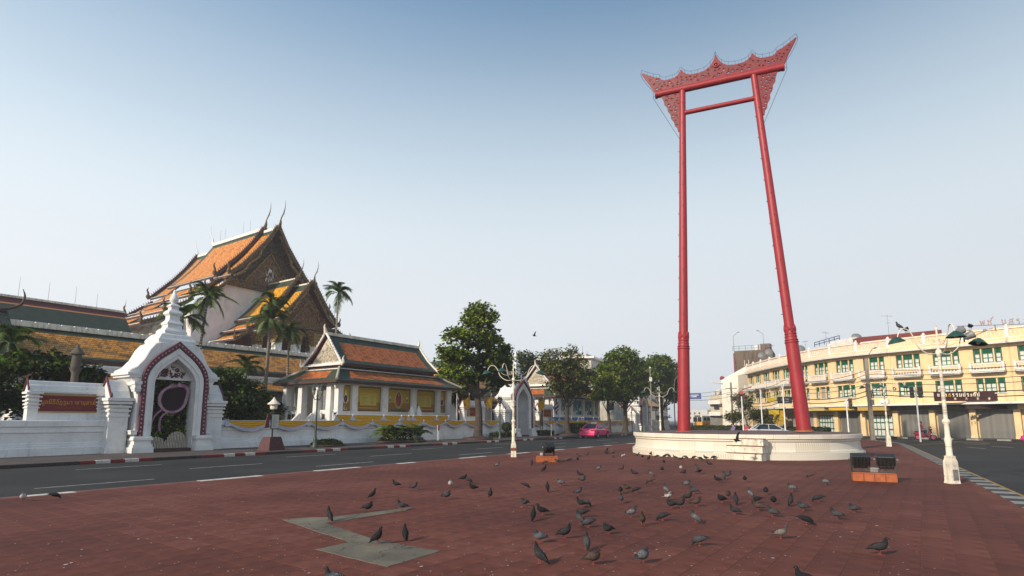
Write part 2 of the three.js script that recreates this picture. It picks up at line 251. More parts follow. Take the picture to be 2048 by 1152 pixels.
const centred = (g, text, cx, y, size, lw, gap) => write(g, text, cx - textWidth(text, size, gap) / 2, y, size, lw, gap);

// ================================================================ SETTING
const ROAD = -0.13;
struct('ground', new THREE.CircleGeometry(1500, 48).rotateX(-PI / 2).translate(60, ROAD - 0.03, 0), mat([0.10, 0.095, 0.09], 0.9, { map: T.asphalt }, 8));
// --- roads
const templeRoad = struct('temple_road', new THREE.PlaneGeometry(330, 12.3).rotateX(-PI / 2).translate(45, ROAD, -22.62), MT.asphalt);
const sideRoad = struct('side_road', quad([-60, ROAD - 0.004, 60], [62, ROAD - 0.004, 60], [110, ROAD - 0.004, -16.46], [-60, ROAD - 0.004, -16.46]), MT.asphalt);
const farStreet = struct('far_street', quad([86, ROAD - 0.008, -14], [400, ROAD - 0.008, -105], [400, ROAD - 0.008, -119], [82, ROAD - 0.008, -28.5]), MT.asphalt);
{ // lane dashes of the temple road, each its own mark
  const d3 = shared(bx(3, 0.004, 0.1), MT.paint);
  const lanes = [[-25.6, 1.2], [-22.6, 4.1], [-19.5, 7.4]];
  for (const [z, off] of lanes) for (let x = off - 9; x < 96; x += 9) { put(d3, MT.paint, 'lane_dash', templeRoad, x + rr(-.15, .15), ROAD + 0.004, z); }
  const long = shared(bx(5.4, 0.004, 0.14), MT.paint); put(long, MT.paint, 'lane_dash', templeRoad, 18.2, ROAD + 0.004, -17.75, 0.035);
  for (const [x, z, r] of [[63.5, 4.6, .5], [60.2, 5.6, .5], [57.0, 5.0, .5], [52.6, 6.1, .4], [45, 6.8, .3], [49.5, 4.4, .35], [38.5, 6.9, .2], [64.5, 1.8, .5]]) put(shared(bx(2.2, 0.004, 0.12), MT.paint), MT.paint, 'lane_dash', sideRoad, x, ROAD + 0.004, z, r);
  put(shared(bx(12, 0.004, 0.12), MT.paintYellow), MT.paintYellow, 'yellow_line', sideRoad, 60.5, ROAD + 0.004, 8.2, 1.16);
  put(shared(bx(9, 0.004, 0.12), MT.paintYellow), MT.paintYellow, 'yellow_line', sideRoad, 55.5, ROAD + 0.004, 2.2, -0.42);
}
// --- plaza: base slab, tiles, kerbs
const EDGE_L = -16.55, edgeR = x => 3.05 - 0.052 * x + (x > 50 ? -(x - 50) * (x - 50) * 0.02 : 0);   // plaza edges
const plazaPts = [[-40, EDGE_L], [56, EDGE_L]]; for (let a = -80; a <= 60; a += 20) plazaPts.push([56 + 9 * Math.cos(a * PI / 180) * 0.9, -8.6 + 8.2 * Math.sin(a * PI / 180)]);
for (let x = 58; x >= -40; x -= 2) plazaPts.push([x, Math.min(edgeR(x), edgeR(Math.max(x, 0)))]);
const plaza = struct('plaza', ext(plazaPts.map(([x, z]) => [x, -z]), 0.16).rotateX(-PI / 2).translate(0, -0.0815, 0), mat([0.185, 0.062, 0.044], 0.85, { specularIntensity: 0.35, map: T.noise }, 2));
{
  const PITCHT = 0.36, TH = 0.012, phi = 0.035, c = Math.cos(phi), s = Math.sin(phi);
  const tg = shared(rb(PITCHT - 0.0035, TH, PITCHT - 0.0035, 0.0015), mat(0, 1, { map: T.noise }, 2));
  const tones = [[.128, .040, .029], [.142, .043, .030], [.155, .047, .032], [.168, .051, .035], [.182, .057, .039], [.198, .066, .047]];
  const tm = tones.map(t => mat(t, 0.8, { specularIntensity: 0.35, map: T.noise, bumpMap: T.fine, bumpScale: 0.0015 }, 0.5));
  const toneAt = (x, z) => clamp(Math.floor(6 * (fbm(x / 40 + 2, z / 40 + 2, 24, 4, 301) - 0.5) * 1.9 + 3 + rr(-1.3, 1.3)), 0, 5);   // worn and soiled areas come in patches
  const spots = [];
  for (let i = -60; i < 170; i++) for (let j = -60; j < 40; j++) {
    const u = i * PITCHT, v = j * PITCHT, x = u * c - v * s, z = u * s + v * c;
    if (z < EDGE_L + 0.45 || z > edgeR(Math.max(x, 0)) - 0.5 || x < -8 || x > 57.5 || Math.hypot(x - 31.9, z + 6.86) < 5.2) continue;
    const f = x * Math.cos(YAW) - z * Math.sin(YAW), r = x * Math.sin(YAW) + z * Math.cos(YAW);
    const inView = f > 5.6 && Math.abs(r) < f * 0.93;
    spots.push([x, z, inView ? f : 1000 + f]);
  }
  spots.sort((a, b) => a[2] - b[2]);
  spots.slice(0, 300).forEach(([x, z]) => put(tg, tm[toneAt(x, z)], 'paving_tile', plaza, x, TH / 2 - 0.010 + rr(-.0008, .0008), z, -phi));
  const rest = spots.slice(300), im = new THREE.InstancedMesh(tg, mat([1, 1, 1], 0.8, { specularIntensity: 0.35, map: T.noise, bumpMap: T.fine, bumpScale: 0.0015 }, 0.5), rest.length), o = new THREE.Object3D();
  rest.forEach(([x, z], k) => { o.position.set(x, TH / 2 - 0.010 + rr(-.0008, .0008), z); o.rotation.y = -phi; o.updateMatrix(); im.setMatrixAt(k, o.matrix); const t = tones[toneAt(x, z)]; im.setColorAt(k, lin(...t)); });
  im.name = 'paving_tiles'; im.userData.kind = 'stuff'; im.castShadow = im.receiveShadow = true; plaza.add(im);
  // kerb along the temple road: worn white dashes on a red-brown kerb
  const kr = mat([0.16, 0.06, 0.052], 0.8, { map: T.grime }, 1.5), kg = shared(rb(0.96, 0.17, 0.3, 0.02), kr);
  for (let k = 0, x = -3.5; x < 56; x += 0.975, k++) put(kg, k % 4 === 1 || k % 4 === 2 && R() < 0.55 ? MT.kerbWhite : kr, 'kerb_stone', plaza, x, -0.082, EDGE_L + 0.0);
  // kerb along the side road: black and white stripes
  const kb = mat([0.028, 0.026, 0.026], 0.8, { map: T.grime }, 1.5), kw = shared(rb(0.49, 0.17, 0.42, 0.02), kb), mw = mat([0.27, 0.27, 0.26], 0.8, { map: T.grime }, 1.1);
  for (let k = 0, x = 11.5; x < 60; k++) { const z = edgeR(x), a = Math.atan2(edgeR(x + .2) - z, .2); put(kw, k % 2 ? mw : kb, 'kerb_stone', plaza, x, -0.078, z - 0.1, -a); x += 0.5 * Math.cos(a); }
  const yl = []; for (let x = 8; x < 58; x += 2) yl.push(slabQuad([x, ROAD + .005, edgeR(x) + .42], [x + 2, ROAD + .005, edgeR(x + 2) + .42], [x + 2, ROAD + .005, edgeR(x + 2) + .27], [x, ROAD + .005, edgeR(x) + .27], 0.004));
  M('yellow_line', yl, MT.paintYellow, sideRoad);
}
// --- concrete repair strip let into the paving
tag(M('concrete_patch', [[[5.03, -6.51], [4.92, -5.05], [5.88, -5.08], [5.90, -6.3], [6.35, -8.0], [8.1, -7.84], [8.42, -8.02], [6.78, -8.42], [6.55, -8.72], [6.16, -8.92], [5.59, -6.5]]].map(p => p.flatMap(([x, z], i) => { const [a, b] = p[(i + 1) % p.length], n = Math.max(2, Math.round(Math.hypot(a - x, b - z) / .12)); return Array.from({ length: n }, (_, k) => [lerp(x, a, k / n) + rr(-.012, .012), lerp(z, b, k / n) + rr(-.012, .012)]); })).map(p => ext(p.map(([x, z]) => [x, -z]), 0.012, 0.003).rotateX(-PI / 2).translate(0, 0.004, 0)), MT.concrete), 'zigzag grey concrete repair patch let into the red plaza tiles', 'concrete patch');
{ const g = []; // droppings and crumbs scattered on the tiles
  for (let i = 0; i < 1150; i++) { const cl = i % 30 === 0 || !globalThis._dc ? (globalThis._dc = [5.8 + Math.pow(R(), 1.5) * 18, rr(-.85, .75)]) : globalThis._dc, lone = R() < .45, f = lone ? 5.8 + Math.pow(R(), 1.6) * 20 : Math.max(5.7, cl[0] + (R() + R() - 1) * 1.6), r = (lone ? rr(-.85, .75) : cl[1] + (R() + R() - 1) * .12) * f, x = f * Math.cos(YAW) + r * Math.sin(YAW), z = -f * Math.sin(YAW) + r * Math.cos(YAW); if (z < EDGE_L + .5 || z > edgeR(x) - .7 || Math.hypot(x - 31.9, z + 6.86) < 5.8) continue; const q = R() < 0.08 ? rr(.012, .022) : rr(.004, .011); g.push(new THREE.CircleGeometry(q, 5).scale(1, rr(.5, 1.6), 1).rotateX(-PI / 2).rotateY(rr(0, 6)).translate(x, 0.0095, z)); }
  const m = M('droppings', g, mat([0.48, 0.45, 0.41], 0.9)); m.userData.kind = 'stuff'; tag(m, 'white bird droppings and crumbs speckling the red plaza tiles', 'droppings'); }
// --- pavement in front of the temple with painted kerb
const walk = struct('temple_pavement', bx(150, 0.15, 8, 55, -0.075, -32.6), MT.pavement);
{ const kg = { R: MT.kerbRed, W: MT.kerbWhite, D: MT.kerbDark }, g = shared(rb(0.555, 0.19, 0.26, 0.025), MT.kerbRed), pat = 'RWRWRDDDDR'; for (let k = 0; k < 190; k++) { const x = 4.6 + k * 0.562; put(g, kg[x < 10 ? 'D' : pat[k % 10]], 'kerb_stone', walk, x, -0.082, -28.52); } }
const sideWalk = struct('side_pavement', ext([[62, -40], [66.5, -16], [67.4, -9.5], [68.3, -6.4], [70.0, -1.9], [72.0, 2.2], [75.7, 7.2], [81.4, 11.8], [90, 17], [130, 36], [130, -40]], 0.15).rotateX(-PI / 2).translate(0, -0.075, 0), mat([0.16, 0.15, 0.14], 0.9, { map: T.asphalt }, 3));
{ const kb = mat([0.03, 0.028, 0.028], 0.8, { map: T.grime }, 1.5), mw = mat([0.36, 0.36, 0.35], 0.8, { map: T.grime }, 1.1), g = shared(rb(0.98, 0.19, 0.28, 0.02), kb), P = [[66.5, 16], [67.4, 9.5], [68.3, 6.4], [70.0, 1.9], [72.0, -2.2], [75.7, -7.2]];
  let k = 0; for (let i = 0; i < P.length - 1; i++) { const [x0, z0] = P[i], [x1, z1] = P[i + 1], L = Math.hypot(x1 - x0, z1 - z0), a = Math.atan2(z1 - z0, x1 - x0); for (let q = 0.5; q < L - 0.3; q += 1) put(g, k++ % 2 ? mw : kb, 'kerb_stone', sideWalk, lerp(x0, x1, q / L) - 0.1, -0.082, lerp(z0, z1, q / L), -a); } }

// ================================================================ TEMPLE
// --- boundary wall: moulded profile swept along x, broken by the three gates
const WALLP = [[-34.95, 0], [-34.3, 0], [-34.3, .36], [-34.36, .40], [-34.36, .47], [-34.42, .50], [-34.42, .58], [-34.47, .62], [-34.47, 1.08], [-34.41, 1.11], [-34.41, 1.18], [-34.45, 1.2], [-34.45, 1.37], [-34.38, 1.41], [-34.38, 1.68], [-34.42, 1.71], [-34.95, 1.71]];
const GATES = [15.95, 52.25, 88.4];
[[-14, 13.1, 'left of the flower filled gate', 'leftmost white moulded boundary wall running left from the flower filled gate'], [18.8, 49.4, '', 'white moulded boundary wall with yellow swags below the large pavilion'], [55.1, 85.5, '', 'white moulded boundary wall with yellow swags behind the pink taxi'], [91.5, 103, '', 'short white boundary wall stub at the far corner']].forEach(([a, b, _, l]) => {
  const t = thing('boundary_wall', l, 'wall', [0, 0, 0], 0, 'boundary wall sections'); M('wall_body', alongX(WALLP, a, b), MT.white, t);
});
// --- gate
function arch(hw, y0, ys, ya, n = 10) { // pointed Thai arch outline half width hw, from y0 up: springs at ys, apex ya
  const L = [[-hw, y0], [-hw, ys]]; for (let i = 1; i <= n; i++) { const t = i / n; L.push([-hw * (1 - Math.pow(t, 1.25)) * (1 + 0.13 * Math.sin(t * PI) * (1 - t)) - 0.0, ys + (ya - ys) * (1 - Math.pow(1 - t, 1.7)) * 0.86 + (ya - ys) * 0.14 * Math.pow(t, 6)]); }
  const Rr = L.slice(0, -1).reverse().map(([x, y]) => [-x, y]); return [...L, ...Rr];
}
function squareTier(list) { // stacked square mouldings: [halfX, halfZ, y]
  const pos = []; const gs = [];
  for (let i = 0; i < list.length - 1; i++) { const [a, c, y] = list[i], [b, d, z] = list[i + 1]; const A = [[-a, y, c], [a, y, c], [a, y, -c], [-a, y, -c]], B = [[-b, z, d], [b, z, d], [b, z, -d], [-b, z, -d]]; for (let k = 0; k < 4; k++) gs.push(quad(A[k], A[(k + 1) % 4], B[(k + 1) % 4], B[k])); }
  const [a, c, y] = list[list.length - 1]; gs.push(quad([-a, y, c], [a, y, c], [a, y, -c], [-a, y, -c])); return join(gs);
}
function makeGate(X, label, dressed) {
  const t = thing('temple_gate', label, 'gate', [X, 0, -34.6], 0, 'white gateways in the boundary wall');
  const ZF = 1.2, o = arch(1.14, 0, 3.75, 5.2), body = arch(1.72, 0, 3.9, 6.1);
  // body: two side masses and a hood with the arch cut through
  const bodyPts = [[-2.35, 0], [-1.14, 0], ...o.slice(1, -1), [1.14, 0], [2.35, 0], [2.35, .25], [2.2, .35], [2.2, .6], [2.28, .66], [2.1, .78], [2.1, 3.3], [2.2, 3.36], [2.2, 3.5], [2.32, 3.6], [2.32, 3.75], [2.45, 3.95], [2.65, 4.25], [2.6, 4.4], [2.25, 4.6], [1.9, 5.0], [1.6, 5.6], [1.2, 5.95], [.95, 6.06], [-.95, 6.06], [-1.2, 5.95], [-1.6, 5.6], [-1.9, 5.0], [-2.25, 4.6], [-2.6, 4.4], [-2.65, 4.25], [-2.45, 3.95], [-2.32, 3.75], [-2.32, 3.6], [-2.2, 3.5], [-2.2, 3.36], [-2.1, 3.3], [-2.1, .78], [-2.28, .66], [-2.2, .6], [-2.2, .35], [-2.35, .25]];
  M('gate_body', ext(bodyPts.map(([x, y]) => [Math.abs(x) > 1.5 ? x * .91 : x, y]), 1.9, 0.05), MT.white, t);
  // the hood also rises from the sides
  for (const s of [-1, 1]) M('cornice', [bx(.7, .14, 2.1, s * 2.12, 4.2, 0), bx(.6, .12, 2.02, s * 2.08, 4.07, 0)], MT.white, t);
  // proud arch frame, then the maroon floral band round it
  const ring = (a, b, d, z, m, n) => M(n, ext([...a, ...[...b].reverse()], d, 0.015).translate(0, 0, z), m, t);
  ring([...arch(1.52, 0.82, 3.85, 5.78)], arch(1.28, 0.82, 3.8, 5.42), 0.18, ZF - .18, MT.white, 'arch_moulding');
  ring([...arch(1.30, 0.82, 3.8, 5.45)], arch(1.10, 0.82, 3.75, 5.18), 0.3, ZF - .3, MT.white, 'arch_inner_moulding');
  const band = ring([...arch(1.78, 0.84, 3.95, 6.16)], arch(1.55, 0.84, 3.88, 5.82), 0.14, ZF - .12, MT.maroon, 'floral_band');
  { const a = arch(1.665, 0.9, 3.92, 5.98, 24), g = []; let acc = 0; for (let i = 0; i < a.length - 1; i++) { const [x0, y0] = a[i], [x1, y1] = a[i + 1], L = Math.hypot(x1 - x0, y1 - y0); for (; acc < L; acc += 0.22) g.push(sp(.045, lerp(x0, x1, acc / L), lerp(y0, y1, acc / L), ZF - .045, 1, 1, .5, 6)); acc -= L; } M('rosette', g, mat([.48, .30, .33], .8), band); }
  // pedestals either side of the opening
  for (const s of [-1, 1]) {
    M('pedestal', [bx(1.05, .3, .5, s * 1.62, .15, ZF + .05), bx(.95, .14, .44, s * 1.62, .37, ZF + .02), bx(.82, .22, .38, s * 1.62, .55, ZF), bx(.98, .12, .46, s * 1.62, .72, ZF + .03), bx(.9, .08, .4, s * 1.62, .82, ZF)], MT.white, t);
    M('corner_moulding', [bx(.30, .16, .4, s * 1.99, 1.05, ZF - .22), bx(.34, .07, .46, s * 1.99, 1.155, ZF - .22)], MT.white, t);
    M('corner_moulding', [bx(.30, .14, .4, s * 1.99, 3.3, ZF - .22), bx(.34, .08, .46, s * 1.99, 3.4, ZF - .22), bx(.29, .2, .42, s * 1.99, 3.53, ZF - .23), bx(.38, .16, .5, s * 1.99, 3.7, ZF - .24)], MT.white, t);
    // low side pier with a tiny gable
    const p = M('side_pier', [bx(.9, 2.5, 1.3, s * 2.56, 1.25, 0), bx(1.06, .3, 1.46, s * 2.56, .15, 0), bx(1.0, .12, 1.4, s * 2.56, 1.95, 0), bx(1.04, .1, 1.44, s * 2.56, 2.2, 0), bx(1.1, .1, 1.5, s * 2.56, 2.42, 0), bx(1.16, .14, 1.56, s * 2.56, 2.62, 0), bx(1.26, .16, 1.66, s * 2.56, 2.8, 0), alongX([[-.72, 2.88], [.72, 2.88], [.5, 3.25], [.2, 3.62], [0, 3.85], [-.2, 3.62], [-.5, 3.25]], s * 2.56 - .45, s * 2.56 + .45)], MT.white, t);
    M('bargeboard', [bar([s * 2.56 + s * .47, 2.9, .74], [s * 2.56 + s * .47, 3.92, 0], .055), bar([s * 2.56 + s * .47, 2.9, -.74], [s * 2.56 + s * .47, 3.92, 0], .055), bar([s * 2.56 + s * .47, 3.85, 0], [s * 2.56 + s * .47, 4.12, 0], .05, .01), sp(.11, s * 2.56 + s * .47, 3.0, .76, .6, 1.5, .6, 8)], MT.maroon, p);
  }
  // stacked top
  M('spire_base', [squareTier([[0.977, 0.814, 6.02], [1.021, 0.851, 6.1], [1.021, 0.851, 6.24], [0.947, 0.784, 6.34], [0.814, 0.681, 6.55], [0.703, 0.592, 6.62]])], MT.white, t);
  M('spire', [squareTier([[0.577, 0.518, 6.6], [0.607, 0.548, 6.68], [0.607, 0.548, 6.8], [0.518, 0.459, 6.92], [0.407, 0.370, 7.0], [0.385, 0.355, 7.15], [0.444, 0.407, 7.22], [0.444, 0.407, 7.3], [0.370, 0.333, 7.38], [0.281, 0.259, 7.5], [0.281, 0.259, 7.72], [0.385, 0.355, 7.84], [0.385, 0.355, 7.92], [0.311, 0.281, 8.02], [0.207, 0.192, 8.12], [0.207, 0.192, 8.22], [0.266, 0.244, 8.28], [0.266, 0.244, 8.34], [0.148, 0.141, 8.46]])], MT.white, t);
  M('finial', lathe([[.14, 8.44], [.13, 8.5], [.22, 8.62], [.24, 8.76], [.17, 8.95], [.09, 9.1], [.09, 9.2], [.05, 9.28], [0, 9.34]], 12), MT.white, t);
  if (dressed) {
    // threshold, tympanum, planted panel with a pink leaf-shaped outline
    M('threshold', bx(2.3, .16, 1.9, 0, .08, .1), MT.brown, t);
    M('tympanum', ext(arch(1.2, 4.02, 4.02, 5.25), .12).translate(0, 0, .3), MT.white, t);
    { const g = []; for (let i = 0; i < 60; i++) { const x = rr(-.75, .75), y = rr(4.15, 4.85 - Math.abs(x) * .6); g.push(new THREE.TorusGeometry(rr(.04, .08), .025, 5, 9, rr(3, 5)).rotateZ(rr(0, 6)).translate(x, y, .38)); } M('carved_flowers', g, MT.maroon, t); }
    M('lintel', bx(2.4, .07, .3, 0, 4.02, .35), MT.white, t);
    const hedge = M('leaf_panel', foliageBox(-1.1, .75, .1, 1.1, 3.95, .34, 3000, .11), LEAF.tree, t);
    M('panel_backing', bx(2.26, 3.9, .06, 0, 2.1, .06), MT.postGreen, t);
    const drop = []; for (let i = 0; i <= 40; i++) { const a = i / 40 * 2 * PI; let x = .80 * Math.cos(a), y = .80 * Math.sin(a); const k = Math.max(0, Math.cos(a - PI / 4)); const q = 1 + .42 * Math.pow(k, 8); drop.push([x * q + .16, y * q + 2.88]); }
    const inner = drop.map(([x, y]) => [(x - .16) * .8 + .16, (y - 2.88) * .8 + 2.88]);
    const dr = M('pink_drop_outline', ext(drop, .1, .02, [inner]).translate(0, 0, .42), mat([.40, .16, .28], .9, { map: T.noise }, .3), t);
    { const stripeM = mat([.62, .50, .56], .9), sg = shared(bx(.17, .022, .03), stripeM); for (let y = 2.2; y < 3.95; y += .065) { for (const s of [-1, 1]) { const xs = drop.filter(p => Math.abs(p[1] - y) < .12 && (p[0] - .16) * s > 0).map(p => p[0]); if (xs.length) { const x = xs.reduce((a, b) => a + b) / xs.length - s * .09; put(sg, stripeM, 'ribbon_stripe', dr, x, y, .48); } } } }
    M('dark_infill', ext(inner, .06).translate(0, 0, .41), mat([.018, .008, .012], .95), t);
    for (const s of [0, 1]) M('pink_stem', tube([[-.4 + s * .35, 2.28 - s * .1, .44], [-.68 + s * .32, 2.0 - s * .1, .44], [-.86 + s * .42, 1.55, .44], [-.84 + s * .44, 1.1, .44]], .06, 6), mat([.34, .17, .24], .9), t);
    for (let i = 0; i < 26; i++) { const x = -1.05 + i * .084, l = x < -.1, c = l ? -.6 : .52, w = l ? .52 : .6, h = (l ? .45 : .72) * Math.sqrt(Math.max(.05, 1 - Math.pow((x - c) / w, 2))) + .2; M('picket', rb(.055, h, .03, .01, x, .16 + h / 2, .5 + (i % 2) * .012), MT.cream, t); }
  } else {
    M('threshold', bx(2.3, .12, 1.9, 0, .06, .1), MT.brown, t);
    M('door_leaf', [bx(.08, 4.3, 1.0, -1.0, 2.2, .2), bx(.1, 4.3, .06, -.96, 2.2, .7)], MT.doorBrown, t); M('door_leaf', bx(1.1, 4.1, .08, -.56, 2.15, -.7), MT.doorBrown, t);
  }
  return t;
}
function foliageBox(x0, y0, z0, x1, y1, z1, n, s) { const cl = []; for (let i = 0; i < n; i++) cl.push([rr(x0, x1), rr(y0, y1), rr(z0, z1)]); return leaves(cl, s, 1, .9); }
function leaves(pts, size, per, spread, droop = .3) { // leaf-sized bent blades round each point, with varied tone
  const n = pts.length * per, pos = new Float32Array(n * 18), nor = new Float32Array(n * 18), col = new Float32Array(n * 18); let k = 0;
  const q = new THREE.Quaternion(), e = new THREE.Euler(), v = [V(), V(), V(), V()], nn = V();
  for (const p of pts) { const ct = rr(.75, 1.2); for (let j = 0; j < per; j++) {
    const s = size * rr(.65, 1.35), cx = p[0] + (per > 1 ? rr(-spread, spread) : 0), cyy = p[1] + (per > 1 ? rr(-spread, spread) * .7 : 0), cz = p[2] + (per > 1 ? rr(-spread, spread) : 0);
    q.setFromEuler(e.set(rr(-1, 1) - droop, rr(0, 6.28), rr(-.8, .8)));
    v[0].set(0, 0, -s * .3); v[1].set(s * .42, s * .1, s * .15); v[2].set(0, -s * .05, s); v[3].set(-s * .42, s * .1, s * .15);
    for (const w of v) w.applyQuaternion(q); nn.crossVectors(v[1], v[3]).normalize(); if (nn.y < 0) nn.negate();
    const b = ct * rr(.72, 1.28), g = rr(.9, 1.15);
    for (const t of [0, 1, 2, 0, 2, 3]) { const w = v[t]; pos[k] = cx + w.x; pos[k + 1] = cyy + w.y; pos[k + 2] = cz + w.z; nor[k] = nn.x; nor[k + 1] = nn.y; nor[k + 2] = nn.z; col[k] = b * .95; col[k + 1] = b * g; col[k + 2] = b * .8; k += 3; }
  } }
  const G = new THREE.BufferGeometry(); G.setAttribute('position', new THREE.BufferAttribute(pos, 3)); G.setAttribute('normal', new THREE.BufferAttribute(nor, 3)); G.setAttribute('color', new THREE.BufferAttribute(col, 3)); return G;
}
const gate1 = makeGate(GATES[0], 'white stucco gateway filled with a leafy panel and pink drop outline', true);
const gate2 = makeGate(GATES[1], 'white stucco gateway with an open dark doorway behind the slim white lamp', false);
dup(gate2, [GATES[2], 0, -34.6], 0, 'farthest white stucco gateway half hidden by a tree trunk');

// --- name walls standing on the boundary wall
function nameWall(X, label, m, w = 3.5) {
  const t = thing('name_wall', label, 'sign wall', [X, 1.7, -35.05], 0, 'white sign walls beside the gates');
  M('wall_body', [bx(w - .6, 1.4, .34, 0, .7, 0), alongX([[-.34, 1.36], [.34, 1.36], [.36, 1.44], [.3, 1.5], [.24, 1.72], [.2, 1.76], [.14, 1.92], [.1, 1.95], [-.1, 1.95], [-.24, 1.72], [-.3, 1.5], [-.36, 1.44]], -w / 2 + .06, w / 2 - .06, .01)], MT.white, t);
  for (const s of [-1, 1]) { const p = M('pillar', [bx(.42, 1.36, .46, s * (w / 2 - .3), .68, 0), ...[.62, .78, .95, 1.15].map((y, i) => bx(.5 + i * .04, .07, .54 + i * .04, s * (w / 2 - .3), y, 0)), bx(.66, .1, .72, s * (w / 2 - .3), 1.34, 0)], MT.white, t); M('gable_ornament', [bar([s * (w / 2 - .02), 1.45, .34], [s * (w / 2 - .02), 2.06, 0], .035), bar([s * (w / 2 - .02), 1.45, -.34], [s * (w / 2 - .02), 2.06, 0], .035), sp(.07, s * (w / 2 - .02), 1.55, .34, .6, 1.6, .6, 6), sp(.06, s * (w / 2 - .02), 2.12, 0, .6, 1.8, .6, 6)], MT.maroon, p); }
  const b = M('sign_frame', ext([[-w / 2 + .42, .4], [w / 2 - .42, .4], [w / 2 - .42, 1.3], [-w / 2 + .42, 1.3]], .05, .01).translate(0, 0, .2), mat([.42, .25, .03], .5), t);
  panel('sign_board', w - .98, .78, m, b, 0, .85, .228); return t;
}
nameWall(11.45, 'white sign wall with a maroon board lettered in yellow, left of the gate', canvasMat(1024, 330, (g, w, h) => { g.fillStyle = '#66121a'; g.fillRect(0, 0, w, h); g.strokeStyle = '#c08a24'; centred(g, 'มูลนิธิอัฏฐมราชานุสรณ์', w / 2, 178, 66, 9, .06); g.strokeStyle = '#8e4a26'; centred(g, 'ในพระบรมราชูปถัมภ์', w / 2, 275, 34, 4, .1); }));
const boardPlain = canvasMat(512, 165, (g, w, h) => { g.fillStyle = '#7a2a10'; g.fillRect(0, 0, w, h); g.strokeStyle = '#b87a2c'; centred(g, 'มูลนิธิราชานุสรณ์', w / 2, 105, 40, 5, .1); });
nameWall(45.2, 'white sign wall with an orange brown board behind the big tree trunk', boardPlain);
nameWall(59.3, 'white sign wall with an orange brown board right of the open gate', boardPlain);

// --- cloth swags: straight top edge, hanging belly, folds
function swag(x0, x1, yTop, hY, hW, z, parent, yellow = MT.yellowCloth, white = MT.whiteCloth) {
  const w = x1 - x0, fold = (u, v, n, a) => a * Math.sin(v * n * 6.28 + 2 * Math.sin(u * PI)) * Math.sin(u * PI) + .02 * Math.sin(u * 23);
  M('yellow_swag', grid((u, v) => { const s = Math.sin(u * PI), y = yTop - v * (.05 + hY * Math.pow(s, .8)); return [x0 + u * w, y, z + .05 + .05 * s + fold(u, v, 3, .025)]; }, 22, 14), yellow, parent);
  M('white_swag', grid((u, v) => { const s = Math.sin(u * PI), sk = Math.pow(s, .75); const yT = yTop - .04 - hY * .92 * sk * (1 - .0), y = yT - v * (.06 + hW * sk); return [x0 + u * w, y, z + .06 + .07 * s + fold(u, v, 3, .03)]; }, 22, 12), white, parent);
}
function knot(x, y, z, parent, s = 1) { const g = []; for (let i = 0; i < 5; i++) { const a = (i - 2) * .26; g.push(new THREE.ConeGeometry(.06 * s, .4 * s, 6, 1).translate(0, -.17 * s, 0).rotateZ(a).translate(x, y, z + .1 + .015 * (i % 2))); } g.push(sp(.075 * s, x, y, z + .12, 1, .8, .8, 8)); return M('knot', g, MT.whiteCloth, parent); }
function swagRow(xs, y, hY, hW, z, label, m1, m2) { const t = thing('bunting', label, 'bunting', [0, 0, 0], 0, 'swags hung along the temple front'); for (let i = 0; i < xs.length - 1; i++) { swag(xs[i], xs[i + 1], y, hY, hW, z, t, m1, m2); knot(xs[i], y + .02, z, t); } knot(xs[xs.length - 1], y + .02, z, t); return t; }
const seq = (a, b, n) => Array.from({ length: n + 1 }, (_, i) => lerp(a, b, i / n));
swagRow(seq(19.5, 48.9, 10), 1.69, .40, .2, -34.33, 'yellow and white cloth swags along the wall below the large pavilion');
swagRow(seq(55.4, 85.2, 11), 1.69, .40, .2, -34.33, 'yellow and white cloth swags along the wall behind the taxi');

// --- temple roof kit: ridge along z, gable facing +z; sheets given as profile half sections
function sheet(profile, z0, z1, X, side, matl, border, name, t) { // profile [[dx,y],...] from top to eave; border width of green edging
  const [a, b] = profile, L = Math.hypot(b[0] - a[0], b[1] - a[1]), k = Math.min(.45, border / L), kz = Math.min(.45, border / Math.abs(z1 - z0));
  const P = (u, v) => { const s = .05 * L * Math.sin(u * PI); return [X + side * lerp(a[0], b[0], u), lerp(a[1], b[1], u) - s, lerp(z0, z1, v)]; };
  const strip = (u0, u1, v0, v1, n) => grid((i, j) => P(lerp(u0, u1, i), lerp(v0, v1, side > 0 ? 1 - j : j)), n, 1);
  const base = M(name, [strip(k, 1 - k * .7, kz, 1 - kz, 5)], matl, t);
  M('green_edging', [strip(0, k, 0, 1, 2), strip(1 - k * .7, 1, 0, 1, 2), strip(k, 1 - k * .7, 0, kz, 4), strip(k, 1 - k * .7, 1 - kz, 1, 4)], MT.roofGreen, base);
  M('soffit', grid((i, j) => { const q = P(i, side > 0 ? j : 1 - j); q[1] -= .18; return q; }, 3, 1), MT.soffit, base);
  M('eave_board', bx(.14, .26, Math.abs(z1 - z0), X + side * b[0], b[1] - .1, (z0 + z1) / 2), MT.brown, base);
  M('eave_trim', bx(.09, .06, Math.abs(z1 - z0) - .04, X + side * (b[0] + .06), b[1] + .06, (z0 + z1) / 2), MT.trim, base);
  return base;
}
function chofa(x, y, z, h, dir, m, parent, name = 'chofa') { // slender curved finial leaning to dir along z
  return M(name, [taper([[x, y - .3, z - dir * .15], [x, y + .12 * h, z + dir * .1 * h], [x, y + .32 * h, z + dir * .13 * h], [x, y + .5 * h, z + dir * .27 * h], [x, y + .75 * h, z + dir * .36 * h], [x, y + h, z + dir * .34 * h]], [.085 * h, .06 * h, .022 * h, .024 * h, .012 * h, .004 * h], 6), sp(.055 * h, x, y + .05 * h, z, .7, 1.3, 1, 8), bar([x, y + .5 * h, z + dir * .26 * h], [x, y + .46 * h, z + dir * .36 * h], .02 * h, .005 * h, 5)], m, parent);
}
